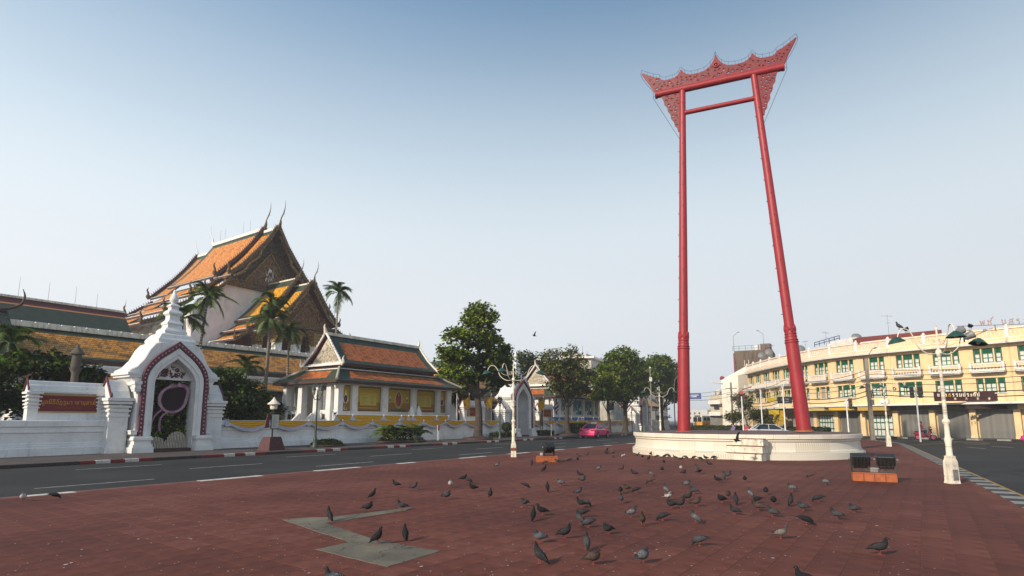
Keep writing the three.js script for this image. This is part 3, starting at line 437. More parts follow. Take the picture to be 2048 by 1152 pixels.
function naga(x, y, z, h, sx, m, parent) { // upturned tail end of a bargeboard, curling outward along x
  return M('hang_hong', [taper([[x, y - .1 * h, z], [x + sx * .16 * h, y + .1 * h, z], [x + sx * .1 * h, y + .4 * h, z], [x + sx * .22 * h, y + .7 * h, z], [x + sx * .1 * h, y + h, z]], [.13 * h, .14 * h, .09 * h, .07 * h, .01 * h], 6), sp(.14 * h, x, y + .05 * h, z, 1, 1.1, .8, 7)], m, parent);
}
function bargeboard(pts, z, m, parent, teeth = true, th = .3, dz = .28) { // pts [[x,y]...] along one slope, top to bottom
  const g = []; for (let i = 0; i < pts.length - 1; i++) { const [x0, y0] = pts[i], [x1, y1] = pts[i + 1], L = Math.hypot(x1 - x0, y1 - y0), a = Math.atan2(y1 - y0, x1 - x0); g.push(bx(L + .08, th, dz, (x0 + x1) / 2, (y0 + y1) / 2, z, 0, 0, a)); }
  const b = M('bargeboard', g, m, parent);
  if (teeth) { const t = []; for (let i = 0; i < pts.length - 1; i++) { const [x0, y0] = pts[i], [x1, y1] = pts[i + 1], L = Math.hypot(x1 - x0, y1 - y0), n = Math.max(2, Math.round(L / .42)), ux = (x1 - x0) / L, uy = (y1 - y0) / L; let nx = -uy, ny = ux; if (ny < 0) { nx = -nx; ny = -ny; } for (let k = 0; k < n; k++) { const s = (k + .5) / n * L, px = x0 + ux * s, py = y0 + uy * s; t.push(bar([px + nx * th * .4, py + ny * th * .4, z], [px + nx * (th * .4 + .34) - ux * .1, py + ny * (th * .4 + .34) - uy * .1 + .05, z], .09, .015, 4)); } } M('leaf_teeth', t, m, b); }
  return b;
}
function relief(outline, z, n, size, m, parent, name = 'carved_scrolls') { // scroll carving: little open rings and buds over a plane shape
  const s = outline, inside = (x, y) => { let c = false; for (let i = 0, j = s.length - 1; i < s.length; j = i++) if ((s[i][1] > y) !== (s[j][1] > y) && x < (s[j][0] - s[i][0]) * (y - s[i][1]) / (s[j][1] - s[i][1]) + s[i][0]) c = !c; return c; };
  const xs = s.map(p => p[0]), ys = s.map(p => p[1]), x0 = Math.min(...xs), x1 = Math.max(...xs), y0 = Math.min(...ys), y1 = Math.max(...ys), g = [];
  for (let i = 0, tries = 0; i < n && tries < n * 12; tries++) { const x = rr(x0, x1), y = rr(y0, y1), r = size * rr(.6, 1.3); if (![[0, r], [0, -r], [r, 0], [-r, 0]].every(([a, b]) => inside(x + a, y + b))) continue; g.push(new THREE.TorusGeometry(r, r * .32, 4, 9, rr(3.2, 5.2)).rotateZ(rr(0, 6.28)).translate(x, y, z)); if (R() < .4) g.push(sp(r * .35, x, y, z, 1, 1, .8, 5)); i++; }
  return M(name, g, m, parent);
}

// --- the great assembly hall
{
  const X = 50.5, t = thing('assembly_hall', 'tall temple hall with tiered orange roofs, gilded gable and white wall', 'temple hall', [0, 0, 0]);
  const body = M('hall_wall', [bx(22.6, 17, 24, X, 8.5, -91.6), ext([[-11.3, 16.9], [11.3, 16.9], [7.2, 21.8], [-7.2, 21.8]], .6).translate(X, 0, -79.95)], mat([0.74, 0.70, 0.68], 0.75, { map: T.plaster }, 6), t);
  M('terrace', bx(36, 6, 44, X, 3, -88), MT.white, t);
  // [z0 front, z1 back, ridge y, tiers]
  const tiersA = [[[0, 31.6], [6.9, 22.7]], [[6.6, 22.1], [10.0, 19.6]]];
  const tiersB = [[[0, 32.1], [6.9, 23.1]], [[6.6, 22.4], [10.2, 19.6]], [[9.9, 19.0], [13.2, 16.9]], [[12.8, 16.3], [16.3, 14.6]]];
  const tiersC = [[[0, 30.9], [7.2, 21.9]], [[6.8, 21.3], [10.4, 18.5]], [[10.2, 18.1], [13.4, 16.0]], [[13, 15.5], [16.5, 13.8]]];
  const secs = [[tiersA, -78.2, -83], [tiersB, -82, -97], [tiersC, -96, -102]];
  for (const [tiers, z0, z1] of secs) for (const side of [-1, 1]) tiers.forEach((p, i) => sheet(p, z0 - (tiers === tiersB && i > 1 ? 2.2 - i * .8 : 0), z1, X, side, MT.roofOrange, i ? .55 : .95, 'roof_tier', t));
  M('ridge_cap', [bx(.5, .5, 15.2, X, 32.2, -89.5), bx(.42, .42, 4.9, X, 31.65, -80.4), bx(.42, .42, 6, X, 30.95, -99)], MT.trim, t);
  for (let i = 0; i < 26; i++) M('ridge_spike', bar([X, 32.4, -83 - i * .55], [X, 32.72, -83 - i * .55], .07, .02, 4), MT.trim, t);
  for (const z of [-86, -88, -93.5, -95]) M('lightning_rod', bar([X, 32.3, z], [X, 34.6, z], .025, .015, 4), MT.greyMetal, t);
  for (const [y, z, m, h] of [[31.7, -78.1, MT.goldDark, 4.2], [32.3, -82, MT.goldDark, 4.2]]) chofa(X, y, z, h, 1, m, t);
  for (const [y, z, h] of [[32.3, -97, 3.7], [31.0, -102, 3.5]]) chofa(X, y, z, h, -1, MT.whiteClean, t);
  // bargeboards with flame teeth and upturned ends
  for (const side of [-1, 1]) {
    const f = p => p.map(([x, y]) => [X + side * x, y]);
    bargeboard(f([[0.1, 31.9], [1.8, 29.0], [3.5, 26.85], [5.3, 24.6], [7.1, 22.9]]), -78.1, MT.goldDark, t, true, .5, .34);
    bargeboard(f([[.6, 30.5], [2.4, 27.6], [2.9, 26.2], [4.2, 25.1], [5.0, 23.6], [6.6, 22.6]]), -78.3, MT.gold, t, false, .34, .24);
    bargeboard(f([[6.7, 22.2], [8.2, 20.7], [10.1, 19.6]]), -78.3, MT.goldDark, t, true, .4, .3);
    bargeboard(f([[0.1, 32.4], [1.8, 29.5], [3.5, 27.25], [7.1, 23.2]]), -81.95, MT.brown, t, true, .45, .34);
    bargeboard(f([[6.7, 22.4], [10.3, 19.7]]), -81.95, MT.goldDark, t, true, .4, .3);
    bargeboard(f([[9.9, 19.1], [13.3, 16.9]]), -82.6, MT.goldDark, t, true, .4, .3);
    bargeboard(f([[12.8, 16.4], [16.4, 14.6]]), -81.8, MT.goldDark, t, true, .4, .3);
    bargeboard(f([[0.1, 31.2], [1.9, 28.3], [3.6, 26.05], [7.3, 22]]), -102.1, MT.soffit, t, true, .45, .34);
    bargeboard(f([[6.8, 21.4], [10.5, 18.5]]), -102.1, MT.soffit, t, true, .4, .3); bargeboard(f([[10.2, 18.1], [13.5, 16]]), -102.1, MT.soffit, t, true, .4, .3); bargeboard(f([[13, 15.6], [16.6, 13.8]]), -102.1, MT.soffit, t, true, .4, .3);
    for (const [x, y, z] of [[7.2, 22.9, -78.1], [10.2, 19.6, -78.3], [7.2, 23.2, -82], [10.4, 19.7, -82], [13.4, 16.9, -82.6], [16.5, 14.6, -81.8], [7.4, 22, -102.1], [10.6, 18.5, -102.1], [13.6, 16, -102.1], [16.7, 13.8, -102.1]]) naga(X + side * x, y, z, 1.8, side, MT.goldDark, t);
  }
  // pediment
  const tri = [[X - 6.4, 22], [X + 6.4, 22], [X, 30.4]], triIn = [[X - 3.9, 22.5], [X + 3.9, 22.5], [X, 27.4]];
  const ped = M('pediment', ext(tri, .3).translate(0, 0, -80.1), MT.goldDark, t);
  relief(tri, -79.93, 230, .2, MT.glassMosaic, ped);
  const inn = M('gilded_panel', ext(triIn, .22).translate(0, 0, -79.85), MT.lacquer, t); relief(triIn, -79.72, 260, .15, MT.gold, inn, 'gilded_scrolls');
  M('panel_frame', [bar([X - 4.1, 22.4, -79.7], [X, 27.75, -79.7], .16, .16, 5), bar([X + 4.1, 22.4, -79.7], [X, 27.75, -79.7], .16, .16, 5)], MT.gold, t);
  { const g = []; for (let i = 0; i < 14; i++) { const x = X - .15 + rr(-.75, .75), y = rr(23.1, 24.9); g.push(bar([x, y, -79.6], [x + rr(-.2, .2), y + rr(.3, .6), -79.58], rr(.05, .1), rr(.03, .06), 5)); } g.push(sp(.3, X, 24.9, -79.6, 1, 1, .4, 8)); M('white_figure', g, mat([.62, .62, .58], .5), t); }
  M('gable_beam', [bx(14.2, .7, .7, X, 21.9, -79.5), bx(14.4, .2, .9, X, 22.3, -79.5), bx(14.0, .2, .85, X, 21.5, -79.5)], MT.goldDark, t);
  for (let i = 0; i < 6; i++) M('soffit_purlin', bx(.3, .3, 3, X + 1.2 + i * 1.0, 29.6 - i * 1.32, -79.5, 0, 0, 0), MT.goldDark, t);
  // side aisle columns
  for (let k = 0; k < 7; k++) M('aisle_column', [bx(.8, 9, .8, X - 14.2, 10.2, -83.5 - k * 2.9), bx(1.0, 1.1, 1.0, X - 14.2, 13.9, -83.5 - k * 2.9)], MT.cream, t);
  // front porch with its own stepped roof
  const pt = [[[0, 21.5], [4.6, 15.8]], [[4.3, 15.2], [6.7, 13.8]]], pt2 = [[[0, 22.7], [5.2, 16.2]], [[4.9, 15.7], [7.2, 14.2]], [[6.9, 13.8], [8.9, 12.6]]];
  for (const side of [-1, 1]) {
    pt.forEach((p, i) => sheet(p, -68.9, -73, X, side, i ? MT.roofOrange : MT.roofAmber, i ? .45 : 1.2, 'porch_roof', t));
    pt2.forEach((p, i) => sheet(p, -72.3, -79.6, X, side, i ? MT.roofOrange : MT.roofAmber, i ? .45 : 1.2, 'porch_roof', t));
    const f = p => p.map(([x, y]) => [X + side * x, y]);
    bargeboard(f([[.05, 21.8], [2.5, 18.4], [4.8, 15.9]]), -68.8, MT.goldDark, t, true, .4, .3); bargeboard(f([[.5, 20.6], [2.2, 18.2], [3.0, 16.9], [4.4, 15.9]]), -69, MT.gold, t, false, .28, .2);
    bargeboard(f([[4.3, 15.3], [6.8, 13.8]]), -68.8, MT.goldDark, t, true, .35, .3);
    bargeboard(f([[.05, 23], [2.6, 19.1], [5.3, 16.3]]), -72.2, MT.goldDark, t, true, .4, .3); bargeboard(f([[4.9, 15.8], [7.3, 14.2]]), -72.2, MT.goldDark, t, true, .35, .3); bargeboard(f([[6.9, 13.9], [9, 12.6]]), -72.2, MT.goldDark, t, true, .35, .3);
    for (const [x, y, z] of [[4.9, 15.9, -68.8], [6.9, 13.8, -68.8], [5.4, 16.3, -72.2], [7.4, 14.2, -72.2], [9.1, 12.6, -72.2]]) naga(X + side * x, y, z, 1.3, side, MT.goldDark, t);
  }
  M('porch_ridge', [bx(.24, .22, 4.2, X, 21.55, -70.9), bx(.24, .22, 7.4, X, 22.75, -76)], MT.stain, t);
  chofa(X, 21.6, -68.8, 3.0, 1, MT.goldDark, t); chofa(X, 22.8, -72.2, 2.8, 1, MT.goldDark, t);
  const ptri = [[X - 4.3, 15.2], [X + 4.3, 15.2], [X, 20.6]]; const pp = M('porch_pediment', ext(ptri, .3).translate(0, 0, -70), MT.lacquer, t); relief(ptri, -69.83, 260, .15, MT.gold, pp, 'gilded_scrolls');
  M('porch_panel_frame', [bar([X - 2.6, 15.6, -69.6], [X, 18.9, -69.6], .11, .11, 5), bar([X + 2.6, 15.6, -69.6], [X, 18.9, -69.6], .11, .11, 5)], MT.gold, pp);
  M('porch_beam', [bx(9.4, .5, .7, X, 15.0, -69.6), bx(9.2, .5, .5, X, 14.4, -69.6), bx(9.6, .16, .8, X, 15.3, -69.6)], MT.goldDark, t);
  { const g = []; for (let i = 0; i < 24; i++) { const u = i / 23, x = X - 4.2 + u * 8.4, h = .5 + .5 * Math.abs(Math.cos(u * PI * 3)); g.push(new THREE.ConeGeometry(.2, h, 4).rotateX(PI).translate(x, 14.15 - h / 2, -69.6)); } M('hanging_fringe', g, MT.gold, t); }
  for (const s of [-4.6, -1.6, 1.6, 4.6]) for (const z of [-69.8, -74.5]) { const c = M('porch_column', bx(.95, 9.6, .95, X + s, 8.2, z), MT.white, t); M('capital', [bx(1.15, .5, 1.15, X + s, 12.6, z), squareTier([[.5, .5, 12.8], [.66, .66, 13.6], [.75, .75, 14.2]]).translate(X + s, 0, z)], MT.gold, c); }
  M('shade_tinted_back_wall', bx(13, 9, .4, X, 10, -78.9), MT.soffit, t);  // white wall coloured dark red-brown, porch shade put into its colour
  M('porch_floor', bx(14, .6, 11, X, 6.2, -74), MT.white, t);
  // windows in the white front, mostly hidden by the porch
}
// --- gallery round the hall: long double roof
{
  const t = thing('cloister_gallery', 'long low cloister with a yellow tiled double roof and white ridge', 'gallery');
  const x0 = 12.8, x1 = 92;
  const strip = (z0, y0, z1, y1, m, n, dy = 0) => M(n, slabQuad([x0, y0 + dy, z0], [x0, y1 + dy, z1], [x1, y1 + dy, z1], [x1, y0 + dy, z0], .12), m, t);
  const P = u => [lerp(-52, -48.8, u), lerp(8.55, 6.15, u)];
  const seg = (a, b, m, n) => { const [za, ya] = P(a), [zb, yb] = P(b); strip(za, ya, zb, yb, m, n); };
  seg(0, .2, MT.roofGreen, 'green_edging'); seg(.2, .93, MT.roofYellow, 'upper_roof'); seg(.93, 1, MT.roofGreen, 'green_edging');
  strip(-55.2, 6.15, -52, 8.55, MT.roofYellow, 'rear_roof');
  M('ridge_cap', [bx(x1 - x0, .3, .42, (x0 + x1) / 2, 8.66, -52), bx(x1 - x0, .12, .6, (x0 + x1) / 2, 8.5, -52)], MT.stain, t);
  { const g = []; for (let x = x0 + .4; x < x1; x += .8) g.push(bx(.66, .1, .34, x, 8.83, -52)); M('ridge_tile', g, MT.trim, t); }
  M('eave_board', [bx(x1 - x0, .3, .14, (x0 + x1) / 2, 5.98, -48.85)], MT.brown, t);
  M('ledge', bx(x1 - x0, .26, .5, (x0 + x1) / 2, 5.62, -49.0), MT.trim, t);
  const Q = u => [lerp(-48.9, -46.6, u), lerp(5.5, 4.3, u)]; const seg2 = (a, b, m, n) => { const [za, ya] = Q(a), [zb, yb] = Q(b); strip(za, ya, zb, yb, m, n); };
  seg2(0, .9, MT.roofYellow, 'lower_roof'); seg2(.9, 1, MT.roofGreen, 'green_edging');
  M('lower_eave_board', bx(x1 - x0, .25, .12, (x0 + x1) / 2, 4.15, -46.65), MT.brown, t);
  M('gallery_wall', bx(x1 - x0, 5.6, 4, (x0 + x1) / 2, 2.8, -50.2), MT.white, t);
  for (let k = 0; k < 12; k++) M('gallery_window', [bx(1.2, 2, .1, 16 + k * 6.4, 2.6, -48.16), bx(1.5, .14, .16, 16 + k * 6.4, 3.7, -48.16)], MT.doorBrown, t);
  // left end gable with its finial, running out of the picture
  M('end_gable', ext([[-3.4, 6.0], [3.4, 6.0], [0, 9.2]], .5).rotateY(PI / 2).translate(12.4, 0, -51), MT.brown, t);
  M('end_roof', [slabQuad([2, 9.3, -51], [2, 5.9, -47.4], [12.6, 5.9, -47.4], [12.6, 9.3, -51], .15), slabQuad([2, 5.9, -54.6], [2, 9.3, -51], [12.6, 9.3, -51], [12.6, 5.9, -54.6], .15)], MT.glassMosaic, t);
  M('chofa', taper([[11.6, 9.0, -51], [12.2, 9.35, -51], [12.7, 9.5, -51], [13.3, 9.9, -51], [13.45, 10.5, -51], [13.3, 11.0, -51]], [.18, .16, .12, .1, .07, .02], 6), MT.darkwood, t);
}
// --- green roofed hall far behind on the left
{
  const t = thing('green_roofed_hall', 'long hall with a plain dark green roof and red ridge band', 'temple hall'); const x0 = 2, x1 = 31, Z0 = -80;
  const P = u => [lerp(Z0, Z0 + 6.5, u), lerp(15.2, 8.5, u)];
  const seg = (a, b, m, n) => { const [za, ya] = P(a), [zb, yb] = P(b); M(n, slabQuad([x0, ya, za], [x0, yb, zb], [x1, yb, zb], [x1, ya, za], .15), m, t); };
  seg(0, .11, MT.soffit, 'red_band'); seg(.11, .135, mat([.42, .18, .06], .7), 'orange_line'); seg(.135, 1, mat([.036, .052, .027], .6, { map: T.noise }, 4), 'green_roof');
  M('rear_roof', slabQuad([x0, 8.5, Z0 - 6.5], [x0, 15.2, Z0], [x1, 15.2, Z0], [x1, 8.5, Z0 - 6.5], .15), MT.roofGreen, t);
  M('ridge_cap', bx(x1 - x0, .25, .4, (x0 + x1) / 2, 15.28, Z0), MT.stain, t);
  M('hall_wall', bx(x1 - x0 - 1, 10, 11, (x0 + x1) / 2, 4.2, Z0), MT.white, t);
  for (const x of [20.5, 23.2, 25.8, 28.0]) M('lightning_rod', bar([x, 15.3, Z0], [x, 17.6 - (x > 27 ? .5 : 0), Z0], .02, .012, 4), MT.greyMetal, t);
  chofa(x1, 15.3, Z0, 1.6, 0.6, MT.goldDark, t);
}
// --- gate hall behind the pavilion's right end
{
  const t = thing('cloister_porch', 'small yellow and green roofed porch with dark gable behind the pavilion', 'temple porch');
  const f = (s, a, b, m, n) => { const g = slabQuad([56.4 + s * 0, a, -54], [56.4 + s * 2.6, b, -54], [56.4 + s * 2.6, b, -47.2], [56.4, a, -47.2], .14); M(n, g, m, t); };
  f(-1, 9.4, 6.6, MT.roofGreen, 'green_roof'); f(1, 9.4, 6.6, MT.roofGreen, 'green_roof');
  M('amber_field', slabQuad([55.5, 8.52, -52], [54.2, 7.12, -52], [54.2, 7.12, -47.9], [55.5, 8.52, -47.9], .1), MT.roofAmber, t);
  M('gable', ext([[-2.5, 6.6], [2.5, 6.6], [0, 9.3]], .3).translate(56.4, 0, -47.5), MT.goldDark, t);
  for (const s of [-1, 1]) { bargeboard([[56.4, 9.6], [56.4 + s * 2.7, 6.6]], -47.2, MT.goldDark, t, true, .25, .25); naga(56.4 + s * 2.7, 6.6, -47.2, 1.1, s, MT.goldDark, t); }
  chofa(56.4, 9.5, -47.2, 2.4, .6, MT.brown, t); M('porch_wall', bx(4.6, 6.6, 5, 56.4, 3.3, -50.4), MT.white, t);
}
// --- white pavilion on the wall (and its twin further along)
const bannerA = (kind) => canvasMat(512, kind === 'side' ? 1024 : 384, (g, w, h) => {
  g.fillStyle = '#ab8c14'; g.fillRect(0, 0, w, h); g.fillStyle = '#8a6018'; g.fillRect(0, h * .62, w, h * .38); g.strokeStyle = '#5e4218'; g.lineWidth = 26; g.strokeRect(0, 0, w, h);
  if (kind === 'text') { g.fillStyle = '#b3a24a'; g.fillRect(w * .16, h * .26, w * .68, h * .5); g.fillStyle = '#7c6a2a'; for (let i = 0; i < 8; i++) g.fillRect(w * .2, h * (.31 + i * .054), w * (.12 + .2 * hash2(i, 1, 3)), 5), g.fillRect(w * .58, h * (.31 + i * .054), w * (.1 + .12 * hash2(i, 2, 3)), 5); g.fillStyle = '#c6b36c'; g.fillRect(w * .1, h * .86, w * .8, 6); }
  if (kind === 'oval') { // a robed figure inside an oval wreath
    g.strokeStyle = '#b9b78a'; g.lineWidth = 12; g.setLineDash([10, 7]); g.beginPath(); g.ellipse(w * .5, h * .5, w * .17, h * .35, 0, 0, 7); g.stroke(); g.setLineDash([]);
    g.fillStyle = '#5a3a2c'; g.beginPath(); g.ellipse(w * .5, h * .46, w * .125, h * .34, 0, 0, 7); g.fill(); g.strokeStyle = '#cfc6b4'; g.lineWidth = 8; g.stroke();
    g.fillStyle = '#9c2f16'; g.beginPath(); g.moveTo(w * .44, h * .42); g.quadraticCurveTo(w * .5, h * .33, w * .57, h * .42); g.lineTo(w * .58, h * .74); g.lineTo(w * .44, h * .74); g.fill(); g.fillStyle = '#b5765a'; g.beginPath(); g.ellipse(w * .505, h * .27, w * .03, h * .075, 0, 0, 7); g.fill();
    for (const x of [.14, .86]) { g.fillStyle = '#d8d2bd'; g.beginPath(); g.moveTo(w * x, h * .3); g.quadraticCurveTo(w * (x + .06), h * .52, w * x, h * .62); g.quadraticCurveTo(w * (x - .06), h * .52, w * x, h * .3); g.fill(); g.fillStyle = '#3a2258'; g.beginPath(); g.ellipse(w * x, h * .5, w * .025, h * .08, 0, 0, 7); g.fill(); }
    g.fillStyle = '#2f4a3a'; g.fillRect(w * .18, h * .9, w * .64, h * .08);
  }
  if (kind === 'side') { g.fillStyle = '#d2c9ae'; g.beginPath(); g.moveTo(w * .5, h * .08); g.quadraticCurveTo(w * .52, h * .3, w * .8, h * .52); g.quadraticCurveTo(w * .85, h * .62, w * .6, h * .72); g.lineTo(w * .7, h * .95); g.lineTo(w * .28, h * .95); g.lineTo(w * .4, h * .72); g.quadraticCurveTo(w * .15, h * .62, w * .2, h * .52); g.quadraticCurveTo(w * .48, h * .3, w * .5, h * .08); g.fill(); g.fillStyle = '#4b2a1e'; g.beginPath(); g.ellipse(w * .5, h * .52, w * .22, h * .15, 0, 0, 7); g.fill(); g.fillStyle = '#5b3a86'; g.beginPath(); g.ellipse(w * .46, h * .52, w * .1, h * .09, 0, 0, 7); g.fill(); g.fillStyle = '#8a6a22'; g.fillRect(w * .38, h * .68, w * .26, h * .25); }
});
const bannerB = canvasMat(512, 384, (g, w, h) => { g.fillStyle = '#2d7f9c'; g.fillRect(0, 0, w, h); for (let i = 0; i < 26; i++) { g.fillStyle = ['#b9c9cf', '#1b4a63', '#69a9bb', '#d9d6cf', '#2a5d4e', '#7e97a0'][i % 6]; g.fillRect(hash2(i, 3, 1) * w * .8 + w * .05, h * (.2 + .6 * hash2(i, 4, 1)), w * (.04 + .12 * hash2(i, 5, 1)), h * (.06 + .3 * hash2(i, 6, 1))); } g.strokeStyle = '#c2cdd0'; g.lineWidth = 16; g.strokeRect(0, 0, w, h); });
function pavilion(X, label, blue) {
  const t = thing('prayer_pavilion', label, 'pavilion', [X, 0, -40.4], 0, 'white pavilions on the boundary wall');   // X is the centre, half length 7, half depth 3.4
  M('plinth', [bx(14.6, 1.5, 7.4, 0, .75, 0)], MT.white, t);
  M('room_wall', [bx(14.0, 3.3, .3, 0, 3.15, -3.2), bx(.3, 3.3, 6.2, 6.85, 3.15, 0), bx(13.6, 2.1, .1, 0, 3.5, 3.06)], MT.white, t);
  M('ceiling_slab', bx(14.2, .3, 7.0, 0, 4.75, 0), MT.white, t);
  M('sill_wall', [bx(14.0, .86, .34, 0, 1.93, 3.2), bx(14.0, .86, .34, 0, 1.93, -3.2), bx(14.1, .12, .46, 0, 2.4, 3.2)], MT.white, t);
  const cols = [[-7, -6.5], [-5.57, -4.98], [-2.2, -1.55], [1.48, 2.04], [4.84, 5.41], [6.4, 7.04]];
  for (const [a, b] of cols) M('front_pillar', [bx(b - a, 3.3, .5, (a + b) / 2, 3.15, 3.24), bx(b - a + .1, .14, .6, (a + b) / 2, 4.55, 3.24)], MT.white, t);
  for (const z of [-3.2, -1.1, 1.0, 2.6]) M('side_pillar', squareTier([[.3, .3, 1.5], [.26, .26, 4.8]]).translate(-7.0, 0, z), MT.white, t);
  M('side_panel', [bx(.2, 1.1, 1.9, -6.95, 2.0, 2.1), bx(.2, 1.1, 1.3, -6.95, 2.0, -2.4)], MT.white, t);
  for (const z of [2.45, 1.85, -2.1, -2.7]) M('vent_block', bx(.06, .42, .42, -7.06, 2.02, z), MT.darkwood, t);
  for (const z of [2.2, 1.5, -2.2]) M('side_door', [bx(.08, 2.2, .55, -6.8, 3.55, z)], MT.greyMetal, t);
  M('stair', [0, 1, 2, 3, 4].map(k => bx(.4, .3 * (5 - k), 1.5, -7.2 - k * .4, .15 * (5 - k), -.1)), MT.white, t);
  for (const z of [.75, -.95]) M('stair_parapet', ext([[-9.3, 0], [-7, 0], [-7, 2.3], [-7.4, 2.3], [-9.1, .75], [-9.3, .7]], .2).translate(0, 0, z), MT.white, t);
  // banners between the pillars
  const bays = [[-6.5, -5.57, 'side'], [-4.98, -2.2, 'text'], [-1.55, 1.48, 'oval'], [2.04, 4.84, 'text'], [5.41, 6.4, 'side']];
  for (const [a, b, k] of bays) { const fr = M('banner_frame', bx(b - a - .04, 2.1, .08, (a + b) / 2, 3.5, 3.18), mat([.12, .075, .03], .7), t); panel('banner', b - a - .12, 2.02, blue ? bannerB : bannerA(k), fr, (a + b) / 2, 3.5, 3.225); }
  // roofs
  const eave = (s) => [s * 7.8, s * 4.2];
  const q = (a, b, c, d, m, n, p) => M(n, slabQuad(a, b, c, d, .1), m, p || t);
  const y0 = 4.9, y1 = 6.05;   // lower skirt: eave to top
  const E = [[-7.8, 4.2], [7.8, 4.2], [7.8, -4.2], [-7.8, -4.2]], U = [[-5.95, 2.2], [5.95, 2.2], [5.95, -2.2], [-5.95, -2.2]];
  for (let k = 0; k < 4; k++) { const j = (k + 1) % 4, P = (u, v) => { const e = [lerp(E[k][0], E[j][0], u), lerp(E[k][1], E[j][1], u)], w = [lerp(U[k][0], U[j][0], u), lerp(U[k][1], U[j][1], u)]; return [lerp(e[0], w[0], v), lerp(y0, y1, v) - .07 * Math.sin(v * PI), lerp(e[1], w[1], v)]; };
    const band = (u0, u1, v0, v1, n = 6) => grid((a, b) => P(lerp(u0, u1, a), lerp(v0, v1, b)), n, 4); const bu = k % 2 ? .19 : .09;
    const s = M('skirt_roof', band(bu, 1 - bu, .25, .85), MT.roofRed, t); M('green_edging', [band(0, bu, 0, 1), band(1 - bu, 1, 0, 1), band(bu, 1 - bu, 0, .25), band(bu, 1 - bu, .85, 1)], MT.roofGreen, s); }
  M('skirt_fascia', [bx(15.6, .2, .12, 0, 4.8, 4.18), bx(15.6, .2, .12, 0, 4.8, -4.18), bx(.12, .2, 8.36, -7.78, 4.8, 0), bx(.12, .2, 8.36, 7.78, 4.8, 0)], MT.brown, t);
  M('skirt_soffit', bx(15.4, .04, 8.2, 0, 4.72, 0), MT.brown, t);
  for (let k = 0; k < 4; k++) M('hip_ridge', bar([E[k][0], y0 + .08, E[k][1]], [U[k][0], y1 + .1, U[k][1]], .11, .11, 6), mat([.40, .38, .33], .85, { map: T.grime }, 1.2), t);
  M('clerestory', [bx(11.7, .34, 4.3, 0, 6.15, 0), bx(12.0, .1, 4.6, 0, 6.06, 0)], MT.brown, t); M('white_ledge', [bx(12.1, .07, 4.75, 0, 6.02, 0), bx(12.2, .08, 4.9, 0, 6.36, 0)], MT.trim, t);
  for (const s of [-1, 1]) { const P = (u, v) => [lerp(-6.1 + v * .35, 6.1 - v * .35, u), lerp(6.42, 9.15, v) - .12 * Math.sin(v * PI), s * lerp(2.55, 0, v)]; const band = (u0, u1, v0, v1) => { const g = grid((a, b) => P(lerp(u0, u1, s > 0 ? a : 1 - a), lerp(v0, v1, b)), 4, 4); return g; };
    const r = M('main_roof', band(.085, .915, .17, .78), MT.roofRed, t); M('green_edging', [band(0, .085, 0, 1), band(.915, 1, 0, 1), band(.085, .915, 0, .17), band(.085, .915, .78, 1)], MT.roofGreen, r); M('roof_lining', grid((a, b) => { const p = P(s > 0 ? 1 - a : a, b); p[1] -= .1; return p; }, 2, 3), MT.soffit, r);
    M('eave_board', bx(12.2, .16, .1, 0, 6.42, s * 2.52), MT.brown, r); }
  M('ridge_cap', [bx(11.5, .22, .26, 0, 9.2, 0), bx(11.5, .08, .4, 0, 9.08, 0)], MT.stain, t);
  for (const s of [-1, 1]) {
    const g = M('gable_wall', ext([[-2.2, 6.4], [2.2, 6.4], [0, 8.8]], .2).rotateY(PI / 2).translate(s * 5.45, 0, 0), MT.cream, t);
    relief([[-1.7, 6.7], [1.7, 6.7], [0, 8.4]], 0, 110, .1, MT.cream, g, 'stucco_scrolls').geometry.rotateY(s * PI / 2).translate(s * 5.58, 0, 0);
    M('gable_ledge', [bx(.36, .12, 4.4, s * 5.6, 6.52, 0), bx(.5, .1, 4.7, s * 5.65, 6.42, 0)], MT.trim, g);
    for (const z of [-1, 1]) { const b = M('bargeboard', [bar([s * 6.08, 6.4, z * 2.62], [s * 5.82, 7.7, z * 1.3], .13, .13, 4), bar([s * 5.82, 7.7, z * 1.3], [s * 5.78, 9.3, 0], .13, .13, 4)], MT.trim, t); const tt = []; for (let k = 0; k < 12; k++) { const u = (k + .5) / 12; tt.push(bar([s * lerp(6.08, 5.78, u), lerp(6.45, 9.25, u) - .2 * Math.sin(u * PI), z * lerp(2.62, 0, u)], [s * lerp(6.08, 5.78, u), lerp(6.45, 9.25, u) - .2 * Math.sin(u * PI) + .28, z * (lerp(2.62, 0, u) + .12)], .05, .01, 4)); } M('leaf_teeth', tt, MT.stain, b); M('hang_hong', taper([[s * 6.05, 6.3, z * 2.6], [s * 6.1, 6.5, z * 2.85], [s * 6.12, 6.8, z * 2.8], [s * 6.12, 7.05, z * 2.95]], [.13, .12, .08, .02], 6), MT.stain, t); }
    M('chofa', taper([[s * 5.8, 9.1, 0], [s * 5.85, 9.5, 0], [s * 5.95, 9.75, 0], [s * 5.9, 10.0, 0]], [.18, .13, .08, .02], 6), MT.stain, t);
  }
  // swags across the front of the plinth
  const onWall = x => (X + x) * .927 - X, xs = [-7, -5.3, -1.85, .3, 1.2, 1.8, 5.1, 6.9].map(onWall), m1 = blue ? MT.blueCloth : MT.yellowCloth, m2 = blue ? MT.pinkCloth : MT.whiteCloth;   // strung on a low rail over the boundary wall
  M('swag_rail', bar([xs[0] - .2, 2.13, 5.86], [xs[7] + .2, 2.13, 5.86], .03, .03, 6), MT.trim, t); for (const x of xs) M('rail_post', cy(.04, .035, .46, x, 1.7, 5.86, 8), MT.trim, t);
